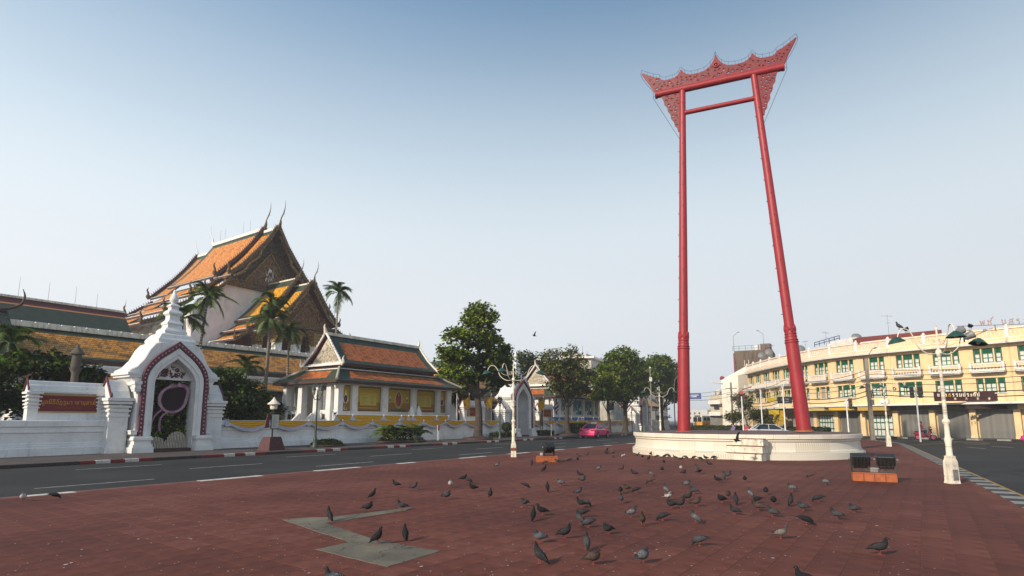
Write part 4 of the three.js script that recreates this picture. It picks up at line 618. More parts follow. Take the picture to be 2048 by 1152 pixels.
  for (let i = 0; i < xs.length - 1; i++) { const d = xs[i + 1] - xs[i]; swag(xs[i], xs[i + 1], 2.11, Math.min(.62, .26 + d * .13), Math.min(.34, .12 + d * .08), 5.9, t, m1, m2); knot(xs[i], 2.1, 5.95, t, 1.2); } knot(xs[7], 2.1, 5.95, t, 1.2);
  if (blue) M('blue_skirt', bx(14.2, .8, .06, 0, 1.75, 3.46), MT.blueCloth, t);
  for (const x of [.25, 1.15]) if (!blue) M('boundary_marker', lathe([[.32, 2.0], [.34, 2.3], [.24, 2.36], [.3, 2.44], [.2, 2.6], [.13, 2.8], [.03, 3.0], [0, 3.05]], 12).translate(x, 0, 4.6), MT.white, t);
  M('wall_lamp', [bx(.3, .1, .1, -7.1, 4.5, 3.5), cy(.06, .16, .3, -7.3, 4.2, 3.5)], MT.stain, t);
  return t;
}
pavilion(37.0, 'white pavilion with red tiled roof and yellow banners above the wall', false);
pavilion(71.8, 'farther white pavilion with blue banners half hidden by trees', true);

// ================================================================ GIANT SWING AND ITS PLATFORM
{
  const C = [31.9, 0, -6.86], t = thing('round_platform', 'round white tiled platform with red top carrying the tall red swing', 'platform', C);
  M('core', [lathe([[5.5, -.02], [5.5, .32], [5.36, .36], [5.33, .78], [5.42, .86], [5.46, .9], [5.46, 1.06], [0, 1.06]], 96)], mat([.36, .31, .25], .9), t);
  M('platform_top', lathe([[5.5, 1.075], [5.5, 1.098], [0, 1.10]], 96), mat([.19, .095, .08], .7, { map: T.asphalt, bumpMap: T.fine, bumpScale: .002 }, 1.6), t);
  const rows = [['base_stone', [[5.40, 0], [5.60, 0], [5.60, .27], [5.53, .325], [5.40, .325]], 44], ['face_stone', [[5.30, .335], [5.48, .335], [5.43, .42], [5.40, .76], [5.30, .76]], 40], ['moulding_stone', [[5.30, .765], [5.42, .765], [5.46, .80], [5.46, .87], [5.30, .87]], 44], ['cap_stone', [[5.3, .878], [5.50, .878], [5.53, .90], [5.53, 1.07], [5.50, 1.09], [5.3, 1.09]], 62]];
  const mats = [MT.stain, mat([.76, .72, .64], .8, { map: T.grime, bumpMap: T.fine, bumpScale: .002 }, 1.7), mat([.82, .79, .72], .8, { map: T.grime }, 3.1)];
  for (const [n, prof, N] of rows) { const step = 2 * PI / N, seg = 8, g0 = new THREE.LatheGeometry([...prof, prof[0]].map(p => new THREE.Vector2(...p)), seg, 0, step - .0011);
    const flat = g0.toNonIndexed(); flat.computeVertexNormals(); const capGeo = (a) => { const s = new THREE.ShapeGeometry(shape(prof)); s.rotateY(-PI / 2 + a); return s; }; const g = shared([flat, capGeo(0), capGeo(step - .0011)], MT.stain);
    for (let k = 0; k < N; k++) put(g, mats[R() * 3 | 0], n, t, 0, 0, 0, k * step + rr(-.0004, .0004)); }
  // steps towards the camera: white tiled risers, red treads
  const sg = thing('platform_steps', 'three white tiled steps with red nosings at the front of the round platform', 'steps', [31.9 - 5.52 * .9666, 0, -6.86 + 5.52 * .2566], -PI / 2 - .2595);
  for (let k = 0; k < 3; k++) { const h = .31, d = .16, z = .3 - k * .12; M('step_core', bx(1.56, h - .03, d + .3, 0, k * h + h / 2 - .015, z - .15), MT.stain, sg); M('tread', rb(1.64, .03, d + .06, .008, 0, (k + 1) * h - .012, z + .01), mat([.20, .07, .05], .6, { map: T.noise }, .5), sg); for (let i = 0; i < 5; i++) M('riser_tile', rb(.31, h - .04, .02, .004, -.632 + i * .316, k * h + h / 2 - .012, z + d / 2 + .01), MT.stain, sg); }
}
{
  const t = thing('giant_swing', 'towering red wooden swing frame with carved crown on the round platform', 'giant swing', [31.67, 0, -6.70], -78.02 * PI / 180); t.rotation.z = .0138;
  const Y0 = 1.1, YT = 20.95, bx0 = 2.93, tx = 1.93, px = y => lerp(bx0, tx, (y - Y0) / (YT - Y0));
  for (const s of [-1, 1]) {
    const lean = Math.atan2(bx0 - tx, YT - Y0) * s, L = Math.hypot(bx0 - tx, YT - Y0), yl = y => (y - Y0) / (YT - Y0) * L;
    const place = g => tr(g, s * bx0, Y0, 0, 0, 0, lean);
    const pole = M('pole', place(lathe([[.345, 0], [.34, .05], [.33, 2], [.312, yl(5.7)], [.302, yl(5.76)], [.262, yl(6.2)], [.242, yl(6.6)], [.225, yl(12)], [.19, yl(18)], [.172, L]], 32)), MT.swingRed, t);
    M('foot_plate', lathe([[.46, Y0], [.46, Y0 + .05], [.40, Y0 + .07], [.31, Y0 + .09]], 28).translate(s * bx0, 0, 0), mat([.34, .12, .04], .7, { map: T.grime }, 1), pole);
    for (const [y, r] of [[5.68, .345], [5.80, .33], [5.98, .30], [6.12, .30]]) M('collar_ring', place(new THREE.TorusGeometry(r - .03, .035, 8, 28).rotateX(PI / 2).translate(0, yl(y), 0)), MT.swingRed, pole);
    M('collar', place(new THREE.CylinderGeometry(.262, .295, yl(6.12) - yl(5.76), 24).translate(0, (yl(5.76) + yl(6.12)) / 2, 0)), MT.swingRed, pole);
    // faceted lotus collar: pointed diamonds round the pole
    for (let k = 0; k < 8; k++) { const w = .115, h = .26, g = ext([[-w, 0], [0, -h * .8], [w, 0], [0, h]], .09, .03); g.translate(0, 0, .248); g.rotateY(k * PI / 4 + .2); M('lotus_facet', place(g.translate(0, yl(6.36), 0)), MT.swingRed, pole); }
    const pegs = []; for (let y = 2.2; y < 20; y += 1.25) { const r = lerp(.3, .16, (y - Y0) / 20); pegs.push(bar([-r + .02, yl(y), 0], [-r - .05, yl(y), 0], .022, .022, 6)); pegs.push(bar([0, yl(y) + .4, r - .02], [0, yl(y) + .4, r + .045], .025, .025, 6)); } M('climbing_peg', place(join(pegs)), MT.swingCarve, pole);
    // pierced bracket outside each pole
    const o = [[px(20.85) + .12, 20.88], [3.16, 20.88], [3.02, 20.5], [3.0, 20.3], [2.86, 20.1], [2.83, 19.85], [2.68, 19.6], [2.67, 19.35], [2.52, 19.1], [2.48, 18.85], [2.36, 18.7], [2.32, 18.45], [2.2, 18.42], [px(18.4) + .14, 18.5]];
    pierced(o.map(([x, y]) => [s * x, y]), .09, 20, .105, 'bracket', t);
  }
  M('main_beam', [new THREE.CylinderGeometry(.205, .205, 6.95, 28).rotateZ(PI / 2).translate(0, 21.03, 0), ...[-1, 1].map(s => new THREE.CylinderGeometry(.225, .225, .12, 28).rotateZ(PI / 2).translate(s * 3.44, 21.03, 0))], MT.swingRed, t);
  M('cross_bar', new THREE.CylinderGeometry(.135, .135, 3.9, 20).rotateZ(PI / 2).translate(0, 19.53, 0), MT.swingRed, t);
  const half = [[0, 22.66], [.07, 22.44], [.2, 22.2], [.38, 22.0], [.62, 21.85], [.95, 21.79], [1.45, 21.8], [1.68, 21.9], [1.84, 22.05], [1.95, 22.24], [2.06, 22.02], [2.3, 21.84], [2.6, 21.8], [2.95, 21.8], [3.1, 21.88], [3.22, 22.04], [3.45, 22.12], [3.8, 22.32], [4.2, 22.58], [4.0, 22.2], [3.72, 21.7], [3.5, 21.2]];
  const crown = [...half, ...half.slice(1).reverse().map(([x, y]) => [-x, y])]; pierced(crown, .1, 66, .115, 'crown', t);
  const edge = []; for (let i = 0; i < half.length - 1; i++) for (const s of [-1, 1]) edge.push(bar([s * half[i][0], half[i][1], 0], [s * half[i + 1][0], half[i + 1][1], 0], .045, .045, 6)); M('crown_edge', edge, MT.swingRed, t);
  M('crown_medallion', [new THREE.TorusGeometry(.13, .035, 6, 18).translate(0, 22.02, .09), new THREE.TorusGeometry(.13, .035, 6, 18).translate(0, 22.02, -.09), sp(.07, 0, 22.02, .09, 1, 1, .5, 8)], MT.swingRed, t);
  // lightning wire on short rods above the crown and down the sides
  const wy = half.slice(0, 19).map(([x, y]) => [x, y + .26]); const rods = [], wires = [];
  for (const s of [-1, 1]) { wires.push(tube(wy.map(([x, y]) => [s * x, y, 0]), .008, 4, 60)); wires.push(tube([[s * 4.2, 22.84, 0], [s * 4.28, 22.55, 0], [s * 3.9, 21.75, 0], [s * 3.62, 21.3, 0], [s * 3.62, 20.85, 0]], .011, 4)); wires.push(bar([s * 3.62, 20.86, 0], [s * 2.22, 17.9, 0], .011, .011, 4));
    for (let x = .3; x < 4.2; x += .18) { const i = half.findIndex((p, k) => k < 18 && p[0] <= x && half[k + 1][0] >= x); if (i < 0) continue; const y = lerp(half[i][1], half[i + 1][1], (x - half[i][0]) / (half[i + 1][0] - half[i][0])); rods.push(bar([s * x, y, 0], [s * x, y + (Math.round(x / .18) % 2 ? .14 : .3), 0], .009, .006, 4)); }
    for (const y of [21.3, 20.95]) rods.push(bar([s * 3.5, y, 0], [s * 3.63, y, 0], .009, .009, 4)); }
  rods.push(bar([0, 22.6, 0], [0, 22.98, 0], .012, .006, 4)); M('lightning_wire', wires, MT.black, t); M('lightning_rods', rods, MT.black, t);
  function pierced(outline, depth, n, size, name, parent) { // plate cut through with drop-shaped holes, scrolls on both faces
    const inside = (x, y) => { let c = false; for (let i = 0, j = outline.length - 1; i < outline.length; j = i++) if ((outline[i][1] > y) !== (outline[j][1] > y) && x < (outline[j][0] - outline[i][0]) * (y - outline[i][1]) / (outline[j][1] - outline[i][1]) + outline[i][0]) c = !c; return c; };
    const xs = outline.map(p => p[0]), ys = outline.map(p => p[1]), B = [Math.min(...xs), Math.max(...xs), Math.min(...ys), Math.max(...ys)], holes = [], taken = [];
    for (let k = 0; k < 9000 && holes.length < n; k++) { const x = rr(B[0], B[1]), y = rr(B[2], B[3]), r = size * rr(.45, .85), m = r + .035; if (![0, 1, 2, 3, 4, 5, 6, 7].every(q => inside(x + m * Math.cos(q * PI / 4), y + m * Math.sin(q * PI / 4)))) continue; if (taken.some(p => Math.hypot(p[0] - x, p[1] - y) < p[2] + r + .03)) continue; if (Math.hypot(x, y - 22.02) < .22) continue; taken.push([x, y, r]); const a0 = rr(0, 6.28), h = []; for (let q = 0; q < 9; q++) { const a = q / 9 * 2 * PI, e = q === 0 ? 1.25 : .8 + .15 * Math.cos(a * 2); h.push([x + r * e * Math.cos(a + a0), y + r * e * .72 * Math.sin(a + a0)]); } holes.push(h); }
    const p = M(name, ext(outline, depth, 0, holes), MT.swingCarve, parent); const g = []; for (const [x, y, r] of taken) for (const z of [-1, 1]) g.push(new THREE.TorusGeometry(r * 1.22, r * .2, 4, 10, rr(4, 5.6)).rotateZ(rr(0, 6)).translate(x, y, z * depth / 2)); M('carved_scrolls', g, MT.swingRed, p); return p;
  }
}

// ================================================================ SHOPHOUSES AND FAR STREET
{
  const t = thing('yellow_shophouse', 'curved three storey yellow shophouse with green windows and white balconies', 'building');
  // bay centres along the eave line, left end first; the last two run out of the picture on the right
  const raw = [[94.6, -18.85], [91.71, -17.31], [88.75, -15.65], [85.85, -13.87], [83.0, -12.0], [80.2, -9.83], [77.6, -7.42], [75.4, -4.72], [73.75, -1.75], [72.45, 1.4], [71.25, 4.55], [70.1, 7.7], [68.95, 10.85], [67.8, 14.0], [66.65, 17.15]];
  const N = raw.length, wm = MT.yellowWall;
  const win = (w, cols) => { const h = 1.38, fr = [bx(.07, h, .1, -w / 2 + .035, h / 2, 0), bx(.07, h, .1, w / 2 - .035, h / 2, 0), bx(w - .14, .07, .1, 0, .035, 0), bx(w - .14, .07, .1, 0, h - .035, 0), bx(w - .14, .06, .1, 0, h * .66, 0), bx(w - .14, .05, .09, 0, h * .34, 0)]; for (let c = 1; c < cols; c++) fr.push(bx(.05, h * .6, .09, -w / 2 + c * w / cols, h * .34, 0)); for (let k = 0; k < 5; k++) fr.push(bx(w - .14, .07, .02, 0, h * .71 + k * .075, .01, 0, .45)); fr.push(bx(w - .14, .42, .02, 0, h * .82, -.03)); return { frame: shared(fr, MT.winGreen), pane: shared(bx(w / cols - .1, h * .28, .02), MT.frosted), w, cols, h }; };
  const W1 = win(.46, 1), W2 = win(.86, 2), sill = shared(rb(2.3, .08, .22, .015), MT.trim);
  const bal = shared(lathe([[.035, 0], [.05, .06], [.028, .14], [.052, .3], [.03, .44], [.04, .5]], 6), MT.trim), post = shared([rb(.2, .74, .2, .02, 0, .37, 0), rb(.25, .06, .25, .02, 0, .77, 0)], MT.trim), ppost = shared([rb(.3, 1.0, .3, .02, 0, .5, 0), rb(.38, .08, .38, .02, 0, 1.02, 0), sp(.13, 0, 1.14, 0, 1, 1, 1, 8)], MT.trim);
  const kinds = ['open', 'open', 'open', 'open', 'awning', 'dark', 'door', 'shut', 'door', 'shut', 'shut', 'shut', 'door', 'shut', 'door'];
  const slat = shared(bx(2.66, .085, .03), MT.shutter);
  const doorFrame = shared([...[-1.25, -.83, -.42, 0, .42, .83, 1.25].map(x => bx(.06, 2.3, .08, x, 1.15, 0)), ...[.04, .72, 1.45, 2.28].map(y => bx(2.5, .07, .09, 0, y, 0))], MT.winGreen), doorPane = shared(bx(.35, .62, .02), MT.frosted);
  const balSlab = shared([rb(2.7, .12, .75, .02, 0, .06, 0), bx(2.5, .1, .6, 0, -.05, 0), bx(2.2, .09, .45, 0, -.13, -.05)], MT.trim), balRail = shared([rb(2.66, .08, .16, .015, 0, .68, .3), rb(2.66, .06, .12, .015, 0, .16, .3)], MT.trim), balPanel = shared([bx(2.4, .46, .04, 0, .42, .29)], MT.peach);
  const walls = shared([
    bx(3.5, 3.1, .3, 0, 1.55, -.6),                                                    // backing of the shop floor
    bx(3.46, .95, .3, 0, 3.85, 0), bx(.62, 1.4, .3, -1.42, 5.03, 0), bx(.62, 1.4, .3, 1.42, 5.03, 0), bx(3.46, 1.5, .3, 0, 6.48, 0), bx(.62, 1.42, .3, -1.42, 7.94, 0), bx(.62, 1.42, .3, 1.42, 7.94, 0), bx(3.46, .5, .3, 0, 8.9, 0),
    ...[-.49, .49].flatMap(x => [bx(.1, 1.4, .26, x, 5.03, 0), bx(.1, 1.42, .26, x, 7.94, 0)])], wm);
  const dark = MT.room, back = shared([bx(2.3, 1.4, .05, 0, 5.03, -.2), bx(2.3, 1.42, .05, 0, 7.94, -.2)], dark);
  raw.forEach(([ex, ez], i) => {
    const a = raw[Math.max(0, i - 1)], b = raw[Math.min(N - 1, i + 1)], tx = b[0] - a[0], tz = b[1] - a[1], L = Math.hypot(tx, tz), ux = tx / L, uz = tz / L, ang = Math.atan2(-uz, ux), nx = uz, nz = -ux;   // outward normal is towards the plaza
    const s = (nx * -1 + nz * .1) > 0 ? 1 : -1, ox = nx * s, oz = nz * s, X = ex - ox * .75, Z = ez - oz * .75, ry = Math.atan2(ox, oz);
    const at = (geo, m, n, par, lx, y, lz, r = 0) => put(geo, m, n, par, X + lx * Math.cos(ry) + lz * Math.sin(ry), y, Z - lx * Math.sin(ry) + lz * Math.cos(ry), ry + r);
    at(walls, wm, 'bay_wall', t, 0, 0, 0); at(back, dark, 'room_backing', t, 0, 0, 0);
    for (const y of [4.34, 7.24]) { for (const [w, x] of [[W1, -.78], [W2, 0], [W1, .78]]) { if (y < 5 && i === 6 && x === 0) { continue; } const f = at(w.frame, MT.winGreen, 'window', t, x * 1.04, y, .02); for (let c = 0; c < w.cols; c++) for (let r = 0; r < 2; r++) put(w.pane, MT.frosted, 'pane', f, (c - (w.cols - 1) / 2) * (w.w / w.cols - .02), w.h * (.18 + r * .32), -.03); } at(sill, MT.trim, 'window_sill', t, 0, y - .06, .16); }
    // balcony
    const bl = at(balSlab, MT.trim, 'balcony', t, 0, 6.36, .5); put(balRail, MT.trim, 'balcony_rail', bl, 0, 0, 0); for (const x of [-1.25, 1.25]) put(post, MT.trim, 'balcony_post', bl, x, .1, .3);
    if (i < 9) put(balPanel, MT.peach, 'balcony_panel', bl, 0, 0, 0); for (let k = 0; k < 9; k++) put(bal, MT.trim, 'baluster', bl, -1.04 + k * .26, .17, i < 9 ? .34 : .3);
    // cornice, eave and parapet
    at(shared([bx(3.5, .1, 1.2, 0, 9.0, .25), bx(3.52, .07, 1.26, 0, 9.1, .25)], MT.trim), MT.trim, 'eave', t, 0, 0, 0);
    at(shared([bx(3.48, .34, .9, 0, 9.3, .1), bx(3.47, .9, .16, 0, 10.05, .1)], MT.peach), i < 9 ? MT.peach : wm, 'parapet_wall', t, 0, i < 9 ? 0 : -.0, 0);
    at(shared([rb(3.5, .1, .34, .02, 0, 9.52, .18), rb(3.5, .1, .26, .02, 0, 10.36, .14)], MT.trim), MT.trim, 'parapet_rail', t, 0, 0, 0);
    at(ppost, MT.trim, 'parapet_post', t, -1.72, 9.5, .14);
    for (let k = 0; k < 10; k++) at(bal, MT.trim, 'parapet_baluster', t, -1.4 + k * .31, 9.68, .2);
    // canopy over the pavement, pilaster and shop front
    at(shared([bx(3.48, .12, 1.5, 0, 3.34, .8), bx(3.5, .18, .08, 0, 3.34, 1.56)], MT.trim), MT.trim, 'canopy', t, 0, 0, 0);
    at(shared([bx(3.44, .5, .12, 0, 2.98, -.1)], MT.yellowWall), i > 7 && i < 12 ? MT.shutter : wm, 'shop_beam', t, 0, 0, 0);
    at(shared([bx(.5, 2.75, .3, 0, 1.38, -.1), bx(.56, .25, .36, 0, .12, -.1)], wm), wm, 'pilaster', t, -1.72, 0, 0);
    const k = kinds[i];
    if (k === 'shut') for (let q = 0; q < 29; q++) at(slat, MT.shutter, 'shutter_slat', t, 0, .06 + q * .092, -.24 + (q % 2) * .008);
    else if (k === 'door') { const d = at(doorFrame, MT.winGreen, 'shop_door', t, 0, 0, -.26); for (let c = 0; c < 6; c++) for (let r = 0; r < 3; r++) put(doorPane, MT.frosted, 'pane', d, -1.04 + c * .416, .38 + r * .73, -.01); }
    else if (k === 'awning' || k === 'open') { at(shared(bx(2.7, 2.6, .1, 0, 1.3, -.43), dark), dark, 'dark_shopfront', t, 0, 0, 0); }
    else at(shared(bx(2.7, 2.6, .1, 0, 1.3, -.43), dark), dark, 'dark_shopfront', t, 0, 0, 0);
    if ([6, 7].includes(i)) at(shared(bx(2.9, .34, .9, 0, 3.02, 1.0), MT.yellowCloth), i === 6 ? mat([.55, .42, .16], .9) : mat([.62, .36, .02], .8), 'awning', t, 0, 0, 0);
    if (i === 8) at(shared(bx(2.9, .42, .9, 0, 2.98, 1.0), MT.yellowCloth), mat([.42, .28, .06], .9), 'awning', t, 0, 0, 0);
    if (i === 4) { at(shared([bx(2.8, .9, .06, 0, 2.55, 1.6), bx(2.8, .9, .06, 0, 1.65, 1.62)], MT.peach), mat([.60, .38, .02], .8, { map: T.grime }, 1.5), 'yellow_blind', t, 0, 0, 0); }
    if ([3, 5, 7, 8, 11].includes(i)) at(shared([rb(.8, .5, .35, .03, .3, 3.75, .4), cy(.17, .17, .03, .15, 3.58, .58)], MT.trim), MT.trim, 'air_conditioner', t, i === 8 ? .6 : i === 11 ? -1.2 : 0, i === 5 ? 2.9 : i === 11 ? -.15 : 0, 0);
    if (i === 9) at(shared([new THREE.TorusGeometry(.14, .05, 8, 16).translate(-1.5, 5.1, .18)], MT.black), MT.black, 'wall_vent', t, 0, 0, 0);
  });
  // body and roof behind the facade
  M('building_core', ext([[94, 18], [79.5, 9.2], [76.9, 6.8], [74.9, 4.3], [73.4, 1.6], [72.2, -1.4], [67.6, -16.9], [82, -22], [100, 6]], 9.9).rotateX(-PI / 2).translate(2.3, 4.95, -.2), wm, t);
  M('end_wall', bx(8, 9.4, .3, 98.8, 4.7, -19.6, .55), MT.cream, t);
  const sgn = M('shop_sign_frame', bx(5.45, .9, .1), mat([.055, .014, .014], .6), t); sgn.position.set(69.72, 4.0, 5.9); sgn.rotation.y = -70 * PI / 180;
  panel('shop_sign', 5.4, .86, canvasMat(1300, 208, (g, w, h) => { g.fillStyle = '#3a1011'; g.fillRect(0, 0, w, h); g.strokeStyle = '#e6dcc0'; const x = write(g, 'แสง', 60, 108, 66, 15, .26); g.strokeStyle = '#c8982a'; const x2 = write(g, 'ธ', x, 108, 66, 15, .26); g.strokeStyle = '#e6dcc0'; write(g, 'รรมประทีป', x2, 108, 66, 15, .26); g.strokeStyle = '#d6cbb0'; '照佛天西普'.split('').forEach((c, i) => write(g, c, 165 + i * 225, 186, 54, 6)); }), sgn, 0, 0, .056);
  const sg2 = M('sign_strip', bx(3.6, .34, .08), mat([.03, .015, .012], .6), t); sg2.position.set(70.0, 2.95, 7.4); sg2.rotation.y = -70 * PI / 180;
  const sg3 = M('vertical_marks', [bx(.05, .34, .02, -.2, 0, 0), bx(.16, .04, .02, -.2, .1, 0), bx(.14, .04, .02, .1, .12, 0), bx(.05, .3, .02, .1, 0, 0), bx(.14, .04, .02, .1, -.12, 0)], MT.black, t); sg3.position.set(70.1, 2.1, 6.1); sg3.rotation.y = -70 * PI / 180;
  for (const [px, pz, w, h, n] of [[80.4, -11.6, 1.9, .85, 'black_shop_sign']]) { const s = M(n, bx(w, h, .12), MT.black, t); s.position.set(px, 4.3, pz); s.rotation.y = -.9; panel('sign_print', w * .94, h * .9, canvasMat(256, 128, (g, W, H) => { g.fillStyle = '#15161c'; g.fillRect(0, 0, W, H); g.strokeStyle = '#9aa3a8'; centred(g, 'ธรรม', W / 2, 66, 40, 6); g.fillStyle = '#8f9aa0'; g.fillRect(60, 92, 136, 12); }), s, 0, 0, .065); }
  const ys = M('yellow_shop_sign', [bx(.14, .5, 1.2, 82, 4.45, -13.4, .5), bx(.14, .6, 1.3, 81.8, 2.8, -13.2, .5)], mat([.5, .36, .02], .7), t);
}
// roof clutter of the shophouse
tag(M('rooftop_house', [ext([[-3.2, 0], [3.2, 0], [3.2, .9], [2.2, 1.0], [-3.2, .45]], 3).rotateY(-1.15).translate(77.2, 10.2, 6.2)], mat([.07, .24, .12], .7, { map: T.noise }, 2)), 'green walled rooftop room on the yellow shophouse', 'rooftop room');
tag(M('rooftop_sheet_roof', [ext([[-4.2, 0], [4.2, 0], [4.2, 1.35], [-4.2, .75]], 3).rotateY(-1.2).translate(77.6, 10.3, .6)], mat([.24, .045, .04], .6, { map: T.noise }, 1)), 'sloping red sheet roof above the yellow parapet', 'sheet roof');
tag(M('rooftop_block', [bx(3.2, 1.0, 4.0, 78.6, 10.8, -3.4, -.9), ext([[-1.6, 0], [1.4, 0], [1.4, 1.2]], 3).rotateY(-.9).translate(81.6, 10.3, -6.6)], MT.trim), 'white rooftop stair block above the yellow parapet', 'rooftop room');
tag(M('rooftop_railing', [bar([82.2, 11.7, -7.9], [79.9, 12.1, -4.9], .05), bar([82.2, 11.4, -7.9], [79.9, 11.8, -4.9], .05), ...[0, 1, 2, 3, 4, 5].map(k => bar([lerp(82.2, 79.9, k / 5), 11.1 + k * .08, lerp(-7.9, -4.9, k / 5)], [lerp(82.2, 79.9, k / 5), 11.7 + k * .08, lerp(-7.9, -4.9, k / 5)], .04))], mat([.03, .05, .14], .6)), 'blue railing on the white rooftop stair block', 'railing');
{ const t = thing('rooftop_letters', 'row of pale red standing letters on the right end of the roof', 'roof sign', [70.4, 10.45, 9.6], -70 * PI / 180); const m = mat([.42, .27, .25], .7);
  'พชัวสรอำนณบ'.split('').forEach((c, i) => { const L = GL[c] || GL['น']; const gs = []; const LL = Array.isArray(L[0][0]) ? L : [L]; for (const pl of LL) for (let k = 0; k < pl.length - 1; k++) { if (pl[k][1] > 1.3) continue; gs.push(bar([pl[k][0] * .42, pl[k][1] * .5, 0], [pl[k + 1][0] * .42, pl[k + 1][1] * .5, 0], .045, .045, 4)); } M('letter', gs, m, t).position.set(-2.2 + i * .58, .3, 0); });
  M('letter_rack', [bx(9, .06, .06, .3, .3, 0), ...[-3.6, -1, 1.6, 4].map(x => bx(.06, .5, .06, x, .1, -.02))], MT.greyMetal, t); }
function aerial(x, y, z, h, label) { const t = thing('tv_aerial', label, 'aerial', [x, y, z], rr(0, 3), 'television aerials on the roofs'); M('mast', bar([0, 0, 0], [0, h, 0], .02, .015, 5), MT.greyMetal, t); M('boom', [bar([-.5, h * .92, 0], [.6, h * .96, 0], .012, .012, 4), bar([-.25, h * .7, 0], [.25, h * .7, 0], .012, .012, 4)], MT.greyMetal, t); M('element', [-.45, -.2, .05, .3, .55].map(q => bar([q, h * .94, -.3 + Math.abs(q) * .2], [q, h * .94, .3 - Math.abs(q) * .2], .008, .008, 4)), MT.greyMetal, t); return t; }
aerial(77.8, 10.5, 0.2, 3.4, 'tall branching aerial above the white rooftop block'); aerial(80.5, 10.2, -6.4, 2.6, 'aerial left of the blue rooftop railing'); aerial(82.6, 10.2, -9, 1.9, 'low aerial with one crossbar above the curved parapet'); aerial(88.5, 10.2, -14, 2.4, 'thin aerial right of the red swing pole above the parapet');
{ const d = (x, y, z, l) => { const t = thing('satellite_dish', l, 'satellite dish', [x, y, z], -1.2, 'dark dishes on the roofs'); M('dish', new THREE.SphereGeometry(.75, 14, 6, 0, 2 * PI, 0, .9).rotateX(1.1), MT.greyMetal, t); M('mount', bar([0, -.9, 0], [0, -.1, 0], .04, .04, 5), MT.greyMetal, t); }; d(84.2, 11.0, -9.9, 'dark mesh dish on the curved parapet right of the swing pole'); d(79.4, 11.4, -3.2, 'dark dish on top of the white rooftop block'); d(91.5, 11.6, -15.0, 'mesh dish where the curved parapet ends'); d(93.6, 11.4, -16.4, 'leftmost mesh dish beside the grey concrete block'); }
// --- white corner building, grey concrete block, far street fronts
{
  const t = thing('white_corner_building', 'sunlit white building with sloping gable end left of the yellow shophouse', 'building');
  M('gable_wall', ext([[-3.2, 0], [2.6, 0], [2.6, 8.7], [-1.6, 11.0], [-3.2, 11.2]], 8).rotateY(PI / 2 + .1).translate(107, 0, -22.6), mat([.80, .76, .68], .85, { map: T.plaster }, 5), t);
  M('lower_block', bx(7, 6.2, 2.8, 107.2, 3.1, -26.2, .15), MT.cream, t);
  for (const [y, z] of [[3.2, -26.2], [5.2, -26.2]]) M('balcony', [bx(1.0, .12, 2.0, 103.3, y - .6, z), bx(.06, .6, 2.0, 102.85, y - .3, z)], MT.trim, t);
  M('shop_shutter', bx(.1, 2.6, 2.0, 103.6, 1.3, -26.2, .15), MT.shutter, t); M('window', bx(.1, 1.0, .8, 103.5, 4.2, -26.0, .15), MT.glass, t);
  M('red_drum', [sp(.4, 103.6, 9.1, -24.8, 1, 1, 1, 10), cy(.1, .1, .5, 103.6, 8.5, -24.8, 6)], mat([.24, .02, .04], .6), t); M('small_roof', slabQuad([102.4, 8.5, -26.6], [102.4, 8.2, -24.6], [105, 8.2, -24.6], [105, 8.5, -26.6], .08), MT.trim, t);
}
{
  const t = thing('concrete_block', 'stained grey concrete tower with rooftop railing behind the yellow shophouse', 'building');
  M('tower_wall', bx(10, 16, 7.2, 128, 8, -23.6, .1), mat([.15, .12, .095], .95, { map: T.weather }, 6), t); M('red_edge', bx(.5, 15.6, .5, 123.35, 7.8, -26.75, .1), mat([.2, .03, .04], .8), t);
  for (let k = 0; k < 3; k++) M('window_bar', bx(.1, 1.2, .08, 122.9, 13.4, -25.6 + k * .8), MT.trim, t); M('window_opening', bx(.1, 1.7, 2.6, 122.95, 10.9, -23.2), MT.glass, t); M('window_frame', [bx(.12, .1, 2.8, 122.86, 11.8, -23.2), bx(.12, 1.8, .1, 122.86, 10.9, -24.5)], MT.trim, t);
  M('roof_railing', [bar([123, 17, -27], [123, 17, -19.5], .04), bar([123, 16.5, -27], [123, 16.5, -19.5], .03), ...seq(-27, -19.5, 6).map(z => bar([123, 16, z], [123, 17, z], .04))], MT.greyMetal, t);
  M('water_tank', cy(.5, .5, 1.2, 124.5, 16, -22.6), MT.trim, t); M('roof_hut', bx(2, 1.4, 1.8, 125, 16.6, -20.9), mat([.16, .10, .08], .9), t);
  for (const [z, s] of [[-26.8, 1], [-21, -1]]) M('roof_floodlight', [bar([123.2, 16, z], [123.2, 19.2, z], .05, .04, 5), bar([123.2, 19.2, z], [123.2, 19.9, z + s * .9], .04, .04, 5), bx(.3, .12, .5, 123.2, 19.95, z + s * 1.0)], MT.greyMetal, t);
}
